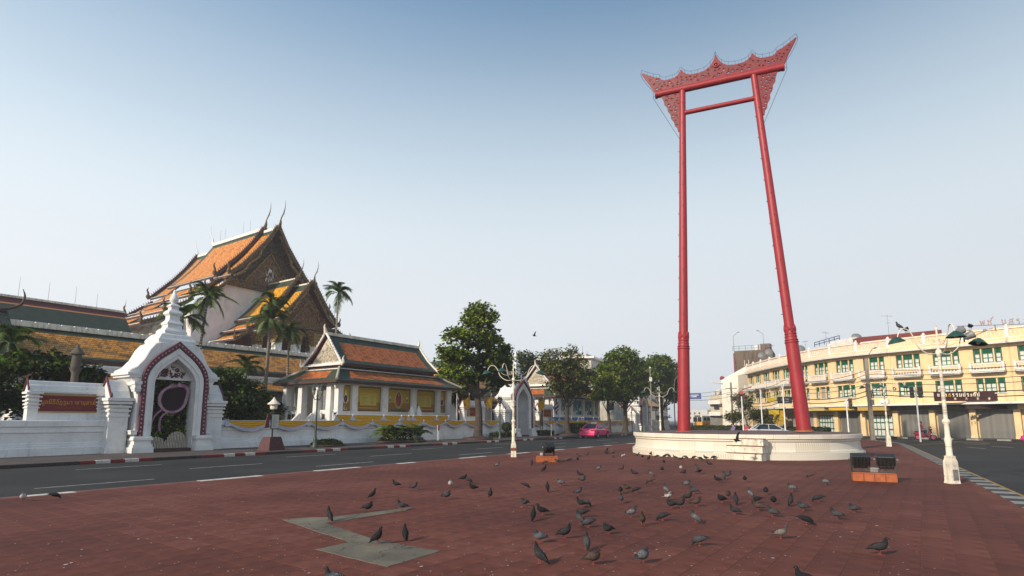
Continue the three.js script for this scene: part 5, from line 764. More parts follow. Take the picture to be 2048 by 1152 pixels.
{ // two rows of shophouses lining the far street, each a building of its own
  const d = V(Math.cos(.281), 0, -Math.sin(.281)), n = V(Math.sin(.281), 0, Math.cos(.281));
  const tones = [[.62, .56, .46], [.45, .42, .38], [.68, .62, .52], [.38, .40, .36], [.58, .46, .36], [.52, .50, .47], [.64, .60, .55], [.42, .34, .27]];
  const words = ['cream', 'grey', 'pale', 'greenish', 'tan', 'light grey', 'off white', 'brown']; const ord = ['nearest', 'second', 'third', 'fourth', 'fifth', 'sixth', 'seventh', 'eighth', 'ninth'];
  for (const [side, base, cnt] of [[1, V(115, 0, -25.4), 9], [-1, V(112, 0, -43.5), 8]]) for (let k = 0; k < cnt; k++) {
    const s = k * 11 * (1 + k * .08), p = base.clone().addScaledVector(d, s + 5), h = side > 0 ? [9.5, 8.2, 11.0, 8.8, 10.2, 9, 12, 9, 11][k] : [9, 11, 10, 12, 9, 11, 10, 12][k], w = 10 + k * .8, q = (k * 3 + (side > 0 ? 0 : 5)) % 8;
    const t = thing('street_shophouse', `${ord[k]} ${words[q]} shophouse along the ${side > 0 ? 'right' : 'left'} side of the far street`, 'building', [p.x + n.x * side * 4.2, 0, p.z + n.z * side * 4.2], .281, 'shophouses lining the far street');
    M('front_wall', bx(w, h, 8, 0, h / 2, 0), mat(tones[q], .9, { map: T.grime }, 5), t); M('parapet', bx(w + .2, .5, 8.3, 0, h + .2, 0), MT.trim, t);
    const z = -side * 4.03; for (let f = 1; f < Math.floor(h / 3); f++) { M('balcony', [bx(w * .9, .14, 1.1, 0, f * 3 + .3, z - side * .5), bx(w * .9, .7, .06, 0, f * 3 + .7, z - side * 1.0)], f % 2 ? MT.trim : MT.greyMetal, t); for (let c = 0; c < 4; c++) M('window', bx(1.2, 1.5, .1, -w * .36 + c * w * .24, f * 3 + 1.6, z), MT.glass, t); }
    for (let c = 0; c < 3; c++) M('shop_shutter', bx(w * .27, 2.4, .1, -w * .32 + c * w * .32, 1.25, z), MT.shutter, t); M('awning', bx(w * .95, .12, 1.8, 0, 2.9, z - side * .9, 0, side * .12), k % 2 ? mat([.35, .05, .04], .8) : mat([.4, .36, .3], .8), t);
    for (let c = 0; c < 2; c++) M('end_window', bx(.1, 1.4, 1.1, -w / 2 - .03, 4.6, -1.6 + c * 3), MT.glass, t);
    if (k < 2 && side > 0) M('red_roof', slabQuad([-w / 2, h + .5, -4], [-w / 2, h + 1.4, 4], [w / 2, h + 1.4, 4], [w / 2, h + .5, -4], .1), mat([.36, .08, .08], .7), t);
  }
  const f = thing('far_block', 'pale hazy block of buildings closing the end of the far street', 'building', [520, 0, -147]); M('wall', [bx(20, 11, 22, 0, 5.5, 0), bx(14, 7, 18, -6, 3.5, 18)], mat([.5, .48, .45], .9), f); for (let k = 0; k < 6; k++) M('window', bx(.1, 1.6, 1.4, -10.06, 4 + (k / 3 | 0) * 4, -4 + (k % 3) * 4), MT.glass, f);
}
// white blocks seen over the trees behind the temple
{ const t = thing('apartment_block', 'pale flat roofed block just visible above the trees left of the swing', 'building', [150, 0, -78], .2); M('wall', bx(24, 18.5, 16, 0, 9.2, 0), mat([.52, .50, .47], .9, { map: T.grime }, 6), t); M('roof_slab', bx(26, .5, 18, 0, 18.8, 0), MT.trim, t); M('roof_room', bx(8, 2.4, 8, 2, 20, 0), mat([.45, .43, .40], .9), t); for (let c = 0; c < 6; c++) for (let r = 0; r < 2; r++) M('window', bx(2, 1.4, .1, -9.5 + c * 3.6, 13.2 + r * 3, 8.03), MT.glass, t); for (let k = 0; k < 3; k++) M('mast', bar([-6 + k * 5, 19, 4], [-6 + k * 5, 23 - k, 4], .08, .05, 5), MT.greyMetal, t); }

// ================================================================ TREES AND PLANTS
function tree(name, label, [X, Z], h, lobes, opt = {}) { // lobes [dx, y, dz, rx, ry, rz, leafClumps]
  const t = thing(name, label, 'tree', [X, 0, Z], 0, opt.group || 'trees along the temple pavement'), fork = opt.fork || h * .38, r0 = opt.r || .32;
  const top = lobes.reduce((a, l) => l[1] > a[1] ? l : a), tp = [[0, 0, 0], [rr(-.15, .15), fork * .5, rr(-.1, .1)], [rr(-.2, .2), fork, rr(-.2, .2)], [top[0] * .5, lerp(fork, top[1], .6), top[2] * .5], [top[0], top[1] + top[4] * .4, top[2]]];
  M('trunk', [taper(tp, [r0 * 1.15, r0 * .85, r0 * .72, r0 * .4, r0 * .08], 10), lathe([[r0 * 1.9, -.05], [r0 * 1.45, .15], [r0 * 1.15, .5], [r0 * .9, .9]], 10)], MT.bark, t);
  const limbs = []; const cl = [];
  for (const [dx, y, dz, rx, ry, rz, n] of lobes) {
    const y0 = clamp(y - Math.hypot(dx, dz) * .9 - ry * .3, fork * .8, y - .2), k = clamp((y0 - fork) / Math.max(.1, top[1] - fork), 0, 1), bx_ = lerp(tp[2][0], top[0], k), bz_ = lerp(tp[2][2], top[2], k);
    limbs.push(taper([[bx_, y0, bz_], [lerp(bx_, dx, .45), lerp(y0, y, .4), lerp(bz_, dz, .45)], [lerp(bx_, dx, .9), lerp(y0, y, .9), lerp(bz_, dz, .9)]], [r0 * .34, r0 * .22, r0 * .07], 6));
    for (let q = 0; q < 5; q++) { const a = rr(0, 6.28), e = rr(-.4, .9); limbs.push(taper([[lerp(bx_, dx, .7), lerp(y0, y, .7), lerp(bz_, dz, .7)], [dx + Math.cos(a) * rx * .45, y + e * ry * .4, dz + Math.sin(a) * rz * .45], [dx + Math.cos(a) * rx * .85, y + e * ry * .8, dz + Math.sin(a) * rz * .85]], [r0 * .13, r0 * .07, .012], 4)); }
    for (let i = 0; i < n * .8; i++) { const u = rr(-1, 1), a = rr(0, 6.28), c = Math.sqrt(1 - u * u), rad = Math.pow(R(), .4) * rr(.72, 1.02); cl.push([dx + rx * rad * c * Math.cos(a), y + ry * rad * u, dz + rz * rad * c * Math.sin(a)]); }
  }
  M('limbs', limbs, MT.bark, t);
  const crown = M('crown', leaves(cl, (opt.leaf || .26) * 1.1, opt.per || 16, opt.spread || .5), opt.mat || LEAF.tree, t); crown.userData.kind = 'stuff';
  if (opt.ring) { M('planting_ring', [new THREE.TorusGeometry(1.25, .14, 6, 24).rotateX(PI / 2).translate(0, .06, 0)], MT.brown, t); M('root_mound', sp(1.15, 0, 0, 0, 1, .3, 1, 12), MT.soil, t); }
  return t;
}
tree('street_tree', 'tall broad leaved tree on the pavement left of the open gate', [40.85, -31.1], 12.6, [
  [.2, 11.2, 0, 2.1, 1.35, 2, 130], [-1.2, 10.3, .3, 1.5, .9, 1.4, 60], [1.9, 9.8, -.2, 1.3, 1.0, 1.4, 60], [-3.3, 9.0, .2, 1.6, .8, 1.4, 64], [-.6, 8.9, .8, 2.2, 1.0, 1.8, 110], [2.6, 8.2, .3, 1.9, 1.2, 1.7, 100],
  [-4.4, 7.4, .4, 1.7, .7, 1.4, 60], [-2.4, 7.0, -.6, 2.3, 1.1, 2, 130], [.6, 7.0, 1.0, 2.4, 1.1, 2, 130], [3.8, 6.6, -.2, 1.8, 1.1, 1.7, 90], [-3.6, 5.7, .6, 1.9, .7, 1.7, 84], [-.4, 5.6, -.6, 2.0, .6, 1.8, 70], [3.0, 5.5, .6, 2.1, .8, 1.8, 84], [4.7, 5.9, -.3, 1.2, .8, 1.3, 40]], { fork: 4.6, r: .36, ring: true, leaf: .25, per: 13, spread: .33 });
tree('street_tree', 'thin crowned tree with rusty leaves behind the pink taxi', [58.3, -31.4], 10.6, [
  [1.0, 9.9, 0, 1.4, .9, 1.3, 26], [2.6, 8.9, .2, 1.6, .8, 1.4, 36], [-2.4, 8.9, -.4, 2.0, 1.0, 1.7, 60], [.6, 8.0, .4, 2.6, 1.0, 2.1, 90], [4.2, 7.2, 0, 2.2, 1.0, 1.9, 70], [-3.6, 7.2, .4, 2.3, 1.1, 1.9, 84], [0, 6.4, .8, 2.8, 1.1, 2.2, 110], [3.4, 5.4, .4, 2.4, .9, 2, 80], [-2.6, 5.6, .2, 2.2, .7, 1.8, 64], [.6, 4.9, -.3, 2.3, .6, 1.9, 54]], { fork: 3.8, r: .3, ring: true, leaf: .22, per: 12, spread: .38, mat: LEAF.olive });
tree('street_tree', 'light green tree with fresh yellow leaves right of the taxi', [70.2, -31.6], 8.6, [[0, 7.4, 0, 2.4, 1.2, 2, 90], [-2.6, 6.6, .4, 2.2, 1.1, 1.9, 84], [2.4, 6.6, .2, 2.2, 1.1, 1.9, 84], [-.6, 5.4, .8, 3.0, 1.0, 2.2, 110], [2.9, 4.9, 0, 2.0, .9, 1.8, 60], [-3.3, 5.0, .2, 1.8, .8, 1.6, 60]], { fork: 3.4, r: .24, leaf: .26, per: 14, mat: LEAF.light });
tree('street_tree', 'large dense tree left of the swing with a straight dark trunk', [76.6, -32], 12.3, [[0, 11.0, 0, 3.0, 1.3, 2.4, 130], [-3.0, 10.0, 0, 2.6, 1.2, 2.2, 110], [3.4, 10.1, .2, 2.8, 1.2, 2.3, 120], [-5.4, 8.4, .2, 2.6, 1.2, 2.2, 110], [0, 8.6, .8, 3.4, 1.3, 2.6, 160], [5.4, 8.4, 0, 2.6, 1.3, 2.3, 120], [-3.4, 6.8, .6, 3.0, 1.2, 2.4, 140], [2.6, 6.6, .8, 3.2, 1.2, 2.4, 140], [6.4, 6.4, 0, 2.2, 1.1, 2, 90], [-6.2, 6.4, 0, 2.0, 1.0, 1.8, 80], [0, 5.0, .2, 3.0, .8, 2.2, 90]], { fork: 4, r: .36, leaf: .3, per: 13, spread: .45 });
tree('street_tree', 'dense tree right against the left swing pole', [95.0, -33], 13.2, [[0, 11.9, 0, 3.0, 1.3, 2.4, 110], [-3.6, 10.8, 0, 2.8, 1.3, 2.3, 110], [4, 11.2, .2, 3.0, 1.3, 2.4, 110], [8.2, 9.8, 0, 2.6, 1.4, 2.3, 100], [-6, 8.8, .2, 2.6, 1.3, 2.2, 100], [0, 9.2, .8, 3.6, 1.4, 2.6, 140], [5.6, 8.4, .2, 3, 1.4, 2.4, 120], [-3.6, 6.9, .6, 3.2, 1.3, 2.4, 120], [3, 6.6, .8, 3.4, 1.3, 2.5, 130], [9.6, 7.6, 0, 2.4, 1.3, 2, 80], [7.6, 5.8, 0, 2.6, 1.2, 2, 80]], { fork: 4.4, r: .36, leaf: .32, per: 13, spread: .5 });
tree('background_tree', 'dark tree standing behind the open gate', [72, -46], 12.4, [[0, 10.8, 0, 3.4, 1.4, 2.6, 120], [-4.6, 9.6, 0, 3.2, 1.4, 2.6, 120], [4.6, 9.8, 0, 3.2, 1.5, 2.6, 120], [0, 8.2, .8, 4, 1.6, 3, 160], [-6.5, 7, 0, 3, 1.5, 2.4, 110], [5.8, 7, 0, 3.2, 1.6, 2.6, 120], [-3, 5.2, .5, 3.4, 1.5, 2.6, 110], [3, 5.2, .5, 3.4, 1.5, 2.6, 110]], { fork: 3.6, r: .4, leaf: .32, per: 14, spread: .7, mat: LEAF.dark, group: 'trees behind the temple wall' });
tree('background_tree', 'dark tree filling the gap behind the blue bannered pavilion', [92, -50], 12.8, [[0, 11.4, 0, 4, 1.5, 3, 140], [-5.4, 10.2, 0, 3.6, 1.6, 2.8, 130], [5.6, 10, 0, 3.8, 1.6, 2.8, 130], [0, 8, .8, 5, 1.8, 3.2, 170], [-7, 6.8, 0, 3.4, 1.6, 2.6, 110], [6.6, 6.8, 0, 3.6, 1.8, 2.8, 120], [0, 5, .5, 5, 1.6, 3, 130]], { fork: 3.6, r: .45, leaf: .36, per: 14, spread: .8, mat: LEAF.dark, group: 'trees behind the temple wall' });
tree('background_tree', 'small tree with drooping dry leaves beside the pavilion steps', [50.3, -41], 6.4, [[0, 5.2, 0, 1.9, .9, 1.6, 70], [-1.6, 4.3, .2, 1.6, .9, 1.4, 50], [1.6, 4.2, .2, 1.8, 1, 1.5, 60]], { fork: 2, r: .16, leaf: .26, per: 13, mat: LEAF.olive, group: 'trees behind the temple wall' });
// garden trees behind the wall on the left
tree('garden_tree', 'dark leafy garden tree behind the lettered sign wall', [11.8, -41.5], 5.8, [[0, 4.9, 0, 2.1, .9, 1.7, 120], [-2.6, 4.2, 0, 2.0, 1.1, 1.7, 120], [2.3, 4.3, 0, 1.7, .9, 1.5, 100], [-.5, 3.0, .6, 2.8, 1.2, 1.9, 150], [-3.6, 2.6, 0, 1.6, 1.2, 1.5, 80], [2.6, 3.0, 0, 1.4, 1, 1.3, 60]], { fork: 1.4, r: .18, leaf: .2, per: 16, spread: .4, mat: LEAF.dark, group: 'garden trees behind the wall' });
tree('garden_tree', 'dark bushy tree at the left edge behind the wall', [7.2, -40.5], 5.0, [[0, 4.0, 0, 1.9, .9, 1.6, 100], [-2.2, 3.4, 0, 1.8, 1, 1.5, 90], [1.7, 3, 0, 1.4, 1, 1.3, 70], [0, 2.2, .5, 2.5, 1, 1.8, 100]], { fork: 1.3, r: .16, leaf: .2, per: 15, spread: .4, mat: LEAF.dark, group: 'garden trees behind the wall' });
tree('garden_tree', 'dark round garden tree just right of the flower filled gate', [22.2, -40.2], 5.4, [[0, 4.6, 0, 1.8, .9, 1.6, 120], [-1.7, 3.9, 0, 1.6, 1.1, 1.5, 110], [1.7, 3.9, 0, 1.6, 1.0, 1.5, 110], [0, 3.0, .5, 2.4, 1.1, 1.8, 140], [-1.6, 2.1, .3, 1.6, .9, 1.4, 80], [1.9, 2.2, .3, 1.6, 1, 1.4, 80]], { fork: 1.3, r: .16, leaf: .19, per: 16, spread: .38, mat: LEAF.dark, group: 'garden trees behind the wall' });
tree('garden_tree', 'dark garden bush below the small palm left of the pavilion', [27.6, -44.2], 4.4, [[0, 3.4, 0, 1.6, .9, 1.4, 100], [-1.5, 2.8, 0, 1.4, 1, 1.3, 80], [1.4, 2.7, 0, 1.5, .9, 1.3, 80], [0, 2.1, .5, 2.0, .9, 1.6, 90]], { fork: 1.1, r: .14, leaf: .18, per: 15, spread: .36, mat: LEAF.dark, group: 'garden trees behind the wall' });

function frond(len, lift, nl = 26, width = .6, droop = 1) { // arched feather leaf along +x
  const pos = [], nor = [], col = [], c = new THREE.QuadraticBezierCurve3(V(0, 0, 0), V(len * .5, lift, 0), V(len * .92, lift - len * .75 * droop, 0));
  const push = (a, b, d, k) => { for (const p of [a, b, d]) { pos.push(p.x, p.y, p.z); nor.push(0, 1, 0); col.push(k * .95, k, k * .8); } };
  for (let i = 1; i <= nl; i++) { const u = .08 + .92 * i / nl, p = c.getPoint(u), tg = c.getTangent(u), L = width * (.35 + .9 * Math.sin(Math.min(1, u * 1.05) * PI * .85)) * rr(.85, 1.1);
    for (const s of [-1, 1]) { const k = rr(.7, 1.25), tip = p.clone().addScaledVector(tg, L * .75).add(V(0, -L * rr(.2, .55), s * L * .72)), w = .034 + .012 * R(), a = p.clone().addScaledVector(tg, -w), b = p.clone().addScaledVector(tg, w), mid = p.clone().lerp(tip, .5).add(V(0, .06, 0)); push(a, b, mid.clone().addScaledVector(tg, w * .8), k); push(a, mid.clone().addScaledVector(tg, w * .8), mid.clone().addScaledVector(tg, -w * .8), k); push(mid.clone().addScaledVector(tg, -w * .8), mid.clone().addScaledVector(tg, w * .8), tip, k); } }
  const rach = clean(new THREE.TubeGeometry(c, 10, .022, 4)); const n = rach.attributes.position.count; rach.setAttribute('color', new THREE.Float32BufferAttribute(new Array(n * 3).fill(.9), 3)); 
  const g = new THREE.BufferGeometry(); g.setAttribute('position', new THREE.Float32BufferAttribute(pos, 3)); g.setAttribute('normal', new THREE.Float32BufferAttribute(nor, 3)); g.setAttribute('color', new THREE.Float32BufferAttribute(col, 3)); return join([g, rach]);
}
const FR = [frond(1.75, .95, 30, .55, .8), frond(1.7, .6, 30, .55, 1.0), frond(1.6, 1.1, 30, .5, .6), frond(1.7, .3, 30, .55, 1.2)];
function palm(label, X, Z, yc, opt = {}) {
  const t = thing('areca_palm', label, 'palm', [X, 0, Z], rr(0, 6), 'slender palms behind the wall'), b = opt.bend || .25, n = (opt.n || 13) + 3, sc = opt.s || 1;
  const tp = [[0, 0, 0], [b * .2, yc * .4, 0], [b * .6, yc * .75, 0], [b, yc, 0]]; M('trunk', taper(tp, [.13, .105, .095, .085], 9), MT.palmTrunk, t);
  { const g = []; for (let y = 1; y < yc - .3; y += .22) { const k = y / yc; g.push(new THREE.TorusGeometry(.1 - .012 * k, .012, 4, 9).rotateX(PI / 2).translate(b * Math.pow(k, 1.6), y, 0)); } M('trunk_rings', g, MT.white, t).userData.kind = 'stuff'; }
  M('crownshaft', [lathe([[.09, 0], [.12, .15], [.1, .5], [.06, .8]], 8).translate(b, yc - .15, 0)], mat([.10, .15, .05], .6), t);
  for (let k = 0; k < n; k++) { const f = new THREE.Mesh(FR[opt.up ? (k % 3 === 2 ? 0 : 2) : k % 4], LEAF.palm); f.name = 'frond'; f.position.set(b, yc + .45, 0); f.rotation.set(0, k * 2.4 + rr(-.2, .2), (k < n * .5 ? rr(.25, 1.0) : rr(-.35, .2)), 'YXZ'); f.scale.setScalar(sc * rr(.85, 1.1)); f.castShadow = f.receiveShadow = true; t.add(f); }
  return t;
}
palm('tall palm with hanging fronds in front of the hall wall, right of the gate spire', 22.9, -45.4, 10.9, { bend: .9, n: 13 });
palm('palm partly hidden behind the gate spire', 21.6, -44.6, 8.9, { bend: -.4, n: 12, s: 1.15 });
palm('upper palm of the pair in front of the hall porch', 29.25, -45.7, 11.4, { n: 14 });
palm('lower palm of the pair in front of the hall porch', 28.8, -45.2, 9.9, { n: 14, s: 1.05 });
palm('palm standing before the porch columns', 31.3, -45.6, 9.1, { n: 13 });
palm('tallest lone palm against the sky right of the porch', 36.4, -45.6, 13.9, { n: 16, s: .95, bend: .1 });
palm('short young palm with upright fronds left of the pavilion', 27.1, -45.0, 5.3, { n: 10, s: 1.1, up: true });
palm('dark palm at the left edge of the picture', 10.6, -42.4, 5.6, { n: 12 });
// planted beds on the pavement
{
  const t = thing('shrub_bed', 'round bed of leafy shrubs and small flowers below the pavilion', 'shrub bed', [32.5, 0, -32.2]);
  M('bed_edge', new THREE.TorusGeometry(1, .12, 6, 28).rotateX(PI / 2).scale(2.2, 1, 1.1).translate(0, .08, 0), MT.brown, t); M('soil', sp(1, 0, 0, 0, 2.1, .22, 1.05, 16), MT.soil, t);
  for (let k = 0; k < 9; k++) { const x = -1.7 + k * .42, z = rr(-.4, .4), fr = []; for (let q = 0; q < 13; q++) fr.push(FR[q % 4].clone().scale(.62, .75, .62).rotateZ(rr(.3, 1.25)).rotateY(q * 2.4 + rr(-.3, .3)).translate(x, .25 + rr(0, .25), z)); M('leafy_shrub', fr, k % 3 ? LEAF.palm : LEAF.light, t); }
  const low = []; for (let i = 0; i < 700; i++) { const a = rr(0, 6.28), q = Math.sqrt(R()); low.push([2.1 * q * Math.cos(a), .12 + .3 * (1 - q) + rr(0, .2), 1.05 * q * Math.sin(a)]); } M('ground_cover', leaves(low, .13, 1, 0), LEAF.dark, t).userData.kind = 'stuff';
  const fl = []; for (let i = 0; i < 60; i++) { const a = rr(0, 6.28); fl.push(sp(rr(.025, .05), 2.0 * Math.cos(a) * rr(.85, 1), .32 + rr(0, .15), 1.0 * Math.sin(a) * rr(.85, 1), 1, .6, 1, 6)); } M('flowers', fl, mat([.6, .5, .5], .8), t).userData.kind = 'stuff';
}
{ const t = thing('clipped_mound', 'low clipped green mound on the pavement by the green lamp post', 'hedge', [24.75, 0, -31.4]); const p = []; for (let i = 0; i < 1500; i++) { const a = rr(0, 6.28), u = R(), q = Math.sqrt(1 - u * u); p.push([1.15 * q * Math.cos(a), .06 + .42 * u, .75 * q * Math.sin(a)]); } M('leaves', leaves(p, .1, 1, 0), LEAF.dark, t).userData.kind = 'stuff'; M('mound_core', sp(1, 0, .02, 0, 1.12, .42, .72, 14), mat([.02, .03, .012], .95), t); M('bed_edge', new THREE.TorusGeometry(1, .09, 6, 24).rotateX(PI / 2).scale(1.25, 1, .85).translate(0, .05, 0), MT.brown, t); }
function ballBush(X, Z, r, y, label, name = 'ball_topiary') { const t = thing(name, label, 'topiary', [X, 0, Z], 0, 'clipped shrubs by the gate'); const p = []; for (let i = 0; i < 700; i++) { const a = rr(0, 6.28), u = rr(-1, 1), q = Math.sqrt(1 - u * u); p.push([r * q * Math.cos(a), y + r * u * .95, r * q * Math.sin(a)]); } M('foliage', leaves(p, .1, 1, 0), LEAF.dark, t); M('foliage_core', sp(r * .93, 0, y, 0, 1, .95, 1, 12), mat([.02, .03, .012], .95), t); M('stem', cy(.05, .05, y, 0, 0, 0, 6), MT.bark, t); return t; }
ballBush(47.6, -32.6, .5, 1.05, 'round clipped topiary ball left of the open gate');
function hedge(X, Z, w, h, d, label, m = LEAF.dark, nm = 'low_hedge', ry = 0) { const t = thing(nm, label, 'hedge', [X, 0, Z], ry, 'low hedges'); const p = []; const n = Math.round((w * h * 2 + w * d + d * h * 2) * 90); for (let i = 0; i < n; i++) { const f = R(); p.push(f < .4 ? [rr(-w / 2, w / 2), h + rr(-.08, .1), rr(-d / 2, d / 2)] : f < .8 ? [rr(-w / 2, w / 2), rr(.05, h), (R() < .8 ? 1 : -1) * d / 2 + rr(-.05, .05)] : [(R() < .8 ? -1 : 1) * w / 2 + rr(-.05, .05), rr(.05, h), rr(-d / 2, d / 2)]); } M('foliage', leaves(p, .15, 1, 0), m, t).userData.kind = 'stuff'; M('foliage_core', bx(w * .97, h * .97, d * .94, 0, h / 2, 0), mat([.025, .035, .015], .95), t); return t; }
hedge(47.8, -33.2, 3.4, .45, 1.0, 'low dark hedge left of the open gate'); hedge(56.2, -33.2, 2.6, .5, 1.0, 'low dark hedge right of the open gate'); hedge(62.6, -32.4, 3.4, 1.3, 1.2, 'taller green hedge between the trunk and the taxi', LEAF.tree);
hedge(72.5, -19.0, 2.6, 1.0, 8, 'yellowish planted hedge seen between the two swing poles', LEAF.olive, 'low_hedge', .35); hedge(70.0, -10.5, 2.4, .9, 9, 'dark hedge behind the silver car', LEAF.dark, 'low_hedge', .3);
tree('garden_tree', 'small bushy tree behind the traffic signal between the swing poles', [71.2, -14.6], 5.2, [[0, 3.8, 0, 1.2, 1.0, 1.3, 70], [.2, 2.4, 1.2, 1.3, 1.0, 1.4, 80], [0, 2.2, -1.2, 1.3, .9, 1.4, 80], [.1, 4.4, -.6, .9, .5, .9, 30], [0, 1.4, 2.4, 1.2, .8, 1.3, 60]], { fork: 1, r: .12, leaf: .2, per: 14, spread: .35, mat: LEAF.olive, group: 'shrubs at the street corner' });
tree('garden_tree', 'leafy creeper mass hanging on the far shophouses right of the street', [126, -29.6], 8.0, [[0, 6.6, 0, 1.6, 1.2, 1.1, 70], [1.5, 4.8, 0, 1.8, 1.4, 1.1, 80], [0, 3.0, .2, 1.5, 1.2, 1.0, 60]], { fork: 1.6, r: .2, leaf: .34, per: 13, spread: .6, mat: LEAF.dark, group: 'far street trees' });
tree('garden_tree', 'dark street tree lining the far street on the left', [133, -51], 8.4, [[0, 6.6, 0, 2.8, 1.5, 2.2, 90], [3, 5.6, 0, 2.6, 1.5, 2, 80], [-2, 5, .5, 2.4, 1.4, 2, 80], [6, 5.2, 0, 2.6, 1.6, 2, 80]], { fork: 2.4, r: .26, leaf: .36, per: 13, spread: .7, mat: LEAF.dark, group: 'far street trees' });

// ================================================================ STREET FURNITURE, VEHICLES, PEOPLE
const RIGHT = V(Math.sin(YAW), 0, Math.cos(YAW)), RYAW = Math.atan2(-RIGHT.z, RIGHT.x);   // screen-right direction
function plazaLamp(label, [X, Z], turn, opt = {}) {
  const t = thing('plaza_lamp', label, 'street lamp', [X, 0, Z], turn, 'white three armed lamps on the plaza');
  M('base', [squareTier([[.135, .135, 0], [.12, .12, .08], [.115, .115, .58], [.09, .09, .68], [.09, .09, .74]])], MT.stain, t);
  M('column', lathe([[0.091, .72], [0.077, .8], [0.073, 1.05], [0.091, 1.2], [0.066, 1.26], [0.059, 1.52], [0.059, 1.6], [0.095, 1.64], [0.095, 1.7], [0.052, 1.76], [0.049, 2.5], [0.066, 2.54], [0.066, 2.6], [0.042, 2.66], [0.035, 3.42], [0.035, 3.5]], 16), MT.stain, t);
  M('hub', lathe([[0.035, 3.46], [0.073, 3.52], [0.081, 3.58], [0.063, 3.66], [0.028, 3.7], [0.025, 4.2], [0.021, 4.24]], 14), MT.stain, t);
  M('finial', lathe([[0.021, 4.22], [0.045, 4.26], [0.021, 4.31], [0.014, 4.38], [0.000, 4.44]], 10), MT.stain, t);
  [0, PI, -2.0].forEach((a, i) => { const P = (x, y) => [x * Math.cos(a), y, -x * Math.sin(a)];
    const arm = M('arm', [tube([P(.06, 3.56), P(.34, 3.56), P(.62, 3.76), P(.73, 4.03), P(.88, 4.22), P(1.05, 4.24), P(1.17, 4.11), P(1.21, 4.0)], .017, 7, 40), tube([P(.05, 3.95), P(.28, 3.8), P(.48, 3.84), P(.62, 3.96)], .008, 5, 20), new THREE.TorusGeometry(.075, .009, 5, 14, 5).rotateY(a).translate(...P(.16, 3.88))], MT.stain, t);
    const sh = lathe([[.05, .1], [.07, .08], [.12, .05], [.215, -.05], [.225, -.07], [.205, -.055], [.12, .03], [0, .05]], 18); sh.rotateZ(i === 2 ? 0 : -.22).rotateY(a); M('shade', sh.translate(...P(1.26, 3.92)), MT.lampGreen, arm); M('bulb', sp(.06, ...P(1.26, 3.9), 1, 1, 1, 8), MT.frosted, arm); });
  if (opt.rust) M('rusty_foot', [squareTier([[.14, .14, .34], [.13, .13, .44], [.125, .125, .46]]), bx(.29, .05, .29, 0, .025, 0)], mat([.22, .06, .02], .9, { map: T.grime }, .5), t);
  if (opt.plate) M('access_plate', rb(.15, .28, .02, .006, 0, .24, .132), MT.greyMetal, t);
  return t;
}
plazaLamp('near white lamp post with green shades and pigeons at the plaza right edge', [19.8, 1.17], RYAW + .1, { plate: true });
plazaLamp('white lamp post with a rusty foot beside the temple road', [21.92, -14.63], RYAW, { rust: true });
plazaLamp('white lamp post behind the right end of the round platform', [45.35, -.46], RYAW - .3);
plazaLamp('white lamp post seen between the tree and the left swing pole', [43.4, -15.2], RYAW + .05);
// floodlights bolted to the near lamp's arm
[[19.95, 4.12, 1.62, .3, 'upper of two dark floodlights clamped to the near lamp'], [20.0, 3.98, 1.78, -.4, 'lower of two dark floodlights clamped to the near lamp']].forEach(([x, y, z, r, l]) => { const t = thing('clamped_floodlight', l, 'floodlight', [x, y, z], RYAW + r, 'small floodlights on the lamp'); M('housing', lathe([[.03, 0], [.08, .04], [.11, .2], [.12, .24], [.1, .24], [0, .2]], 12).rotateZ(-1.1), MT.greyMetal, t); M('bracket', bx(.03, .14, .03, 0, -.05, 0), MT.black, t); });
function plinthFlood(X, Z, ry, w, n, label) {
  const t = thing('floodlight_plinth', 'low plinth faced with orange tiles, ' + label, 'plinth', [X, 0, Z], ry, 'orange tiled floodlight plinths'); const k = Math.round(w / .29); M('plinth_core', bx(w - .02, .22, .5, 0, .11, 0), MT.brown, t); M('top_slab', rb(w, .03, .52, .008, 0, .23, 0), MT.terracotta, t);
  for (let i = 0; i < k; i++) { const tw = w / k; for (const s of [-1, 1]) M('face_tile', rb(tw - .012, .2, .02, .004, -w / 2 + tw * (i + .5), .11, s * .252), MT.terracotta, t); } for (const s of [-1, 1]) for (let i = 0; i < 2; i++) M('face_tile', rb(.02, .2, .24, .004, s * (w / 2 + .002), .11, -.125 + i * .25), MT.terracotta, t); return t;
}
function flood(X, Z, ry, tilt, label) { const t = thing('floodlight', label, 'floodlight', [X, .245, Z], ry, 'large black floodlights on plinths'); M('yoke', [bx(.44, .03, .16, 0, .015, 0), bx(.03, .3, .1, -.225, .15, 0), bx(.03, .3, .1, .225, .15, 0)], MT.blackMetal, t);
  const h = M('housing', [rb(.45, .28, .26, .03, 0, 0, 0), ...[-.18, -.09, 0, .09, .18].map(x => bx(.015, .26, .06, x, 0, -.15)), rb(.36, .1, .18, .02, 0, -.19, -.02)], MT.blackMetal, t); h.position.set(0, .36, 0); h.rotation.x = tilt; M('glass_front', rb(.45, .25, .015, .005, 0, 0, .136), MT.glass, h); M('hinge', [sp(.035, -.27, 0, 0, 1, 1, 1, 8)], MT.greyMetal, h); M('hinge', [sp(.035, .27, 0, 0, 1, 1, 1, 8)], MT.greyMetal, h); return t; }
plinthFlood(19.3, -.62, -PI / 2 + .12, 1.04, 4, 'carrying two floodlights right of the platform'); flood(19.28, -.92, PI / 2 + .25, -.35, 'left of two black floodlights on the right hand plinth'); flood(19.3, -.3, PI / 2 - .05, -.35, 'right of two black floodlights on the right hand plinth');
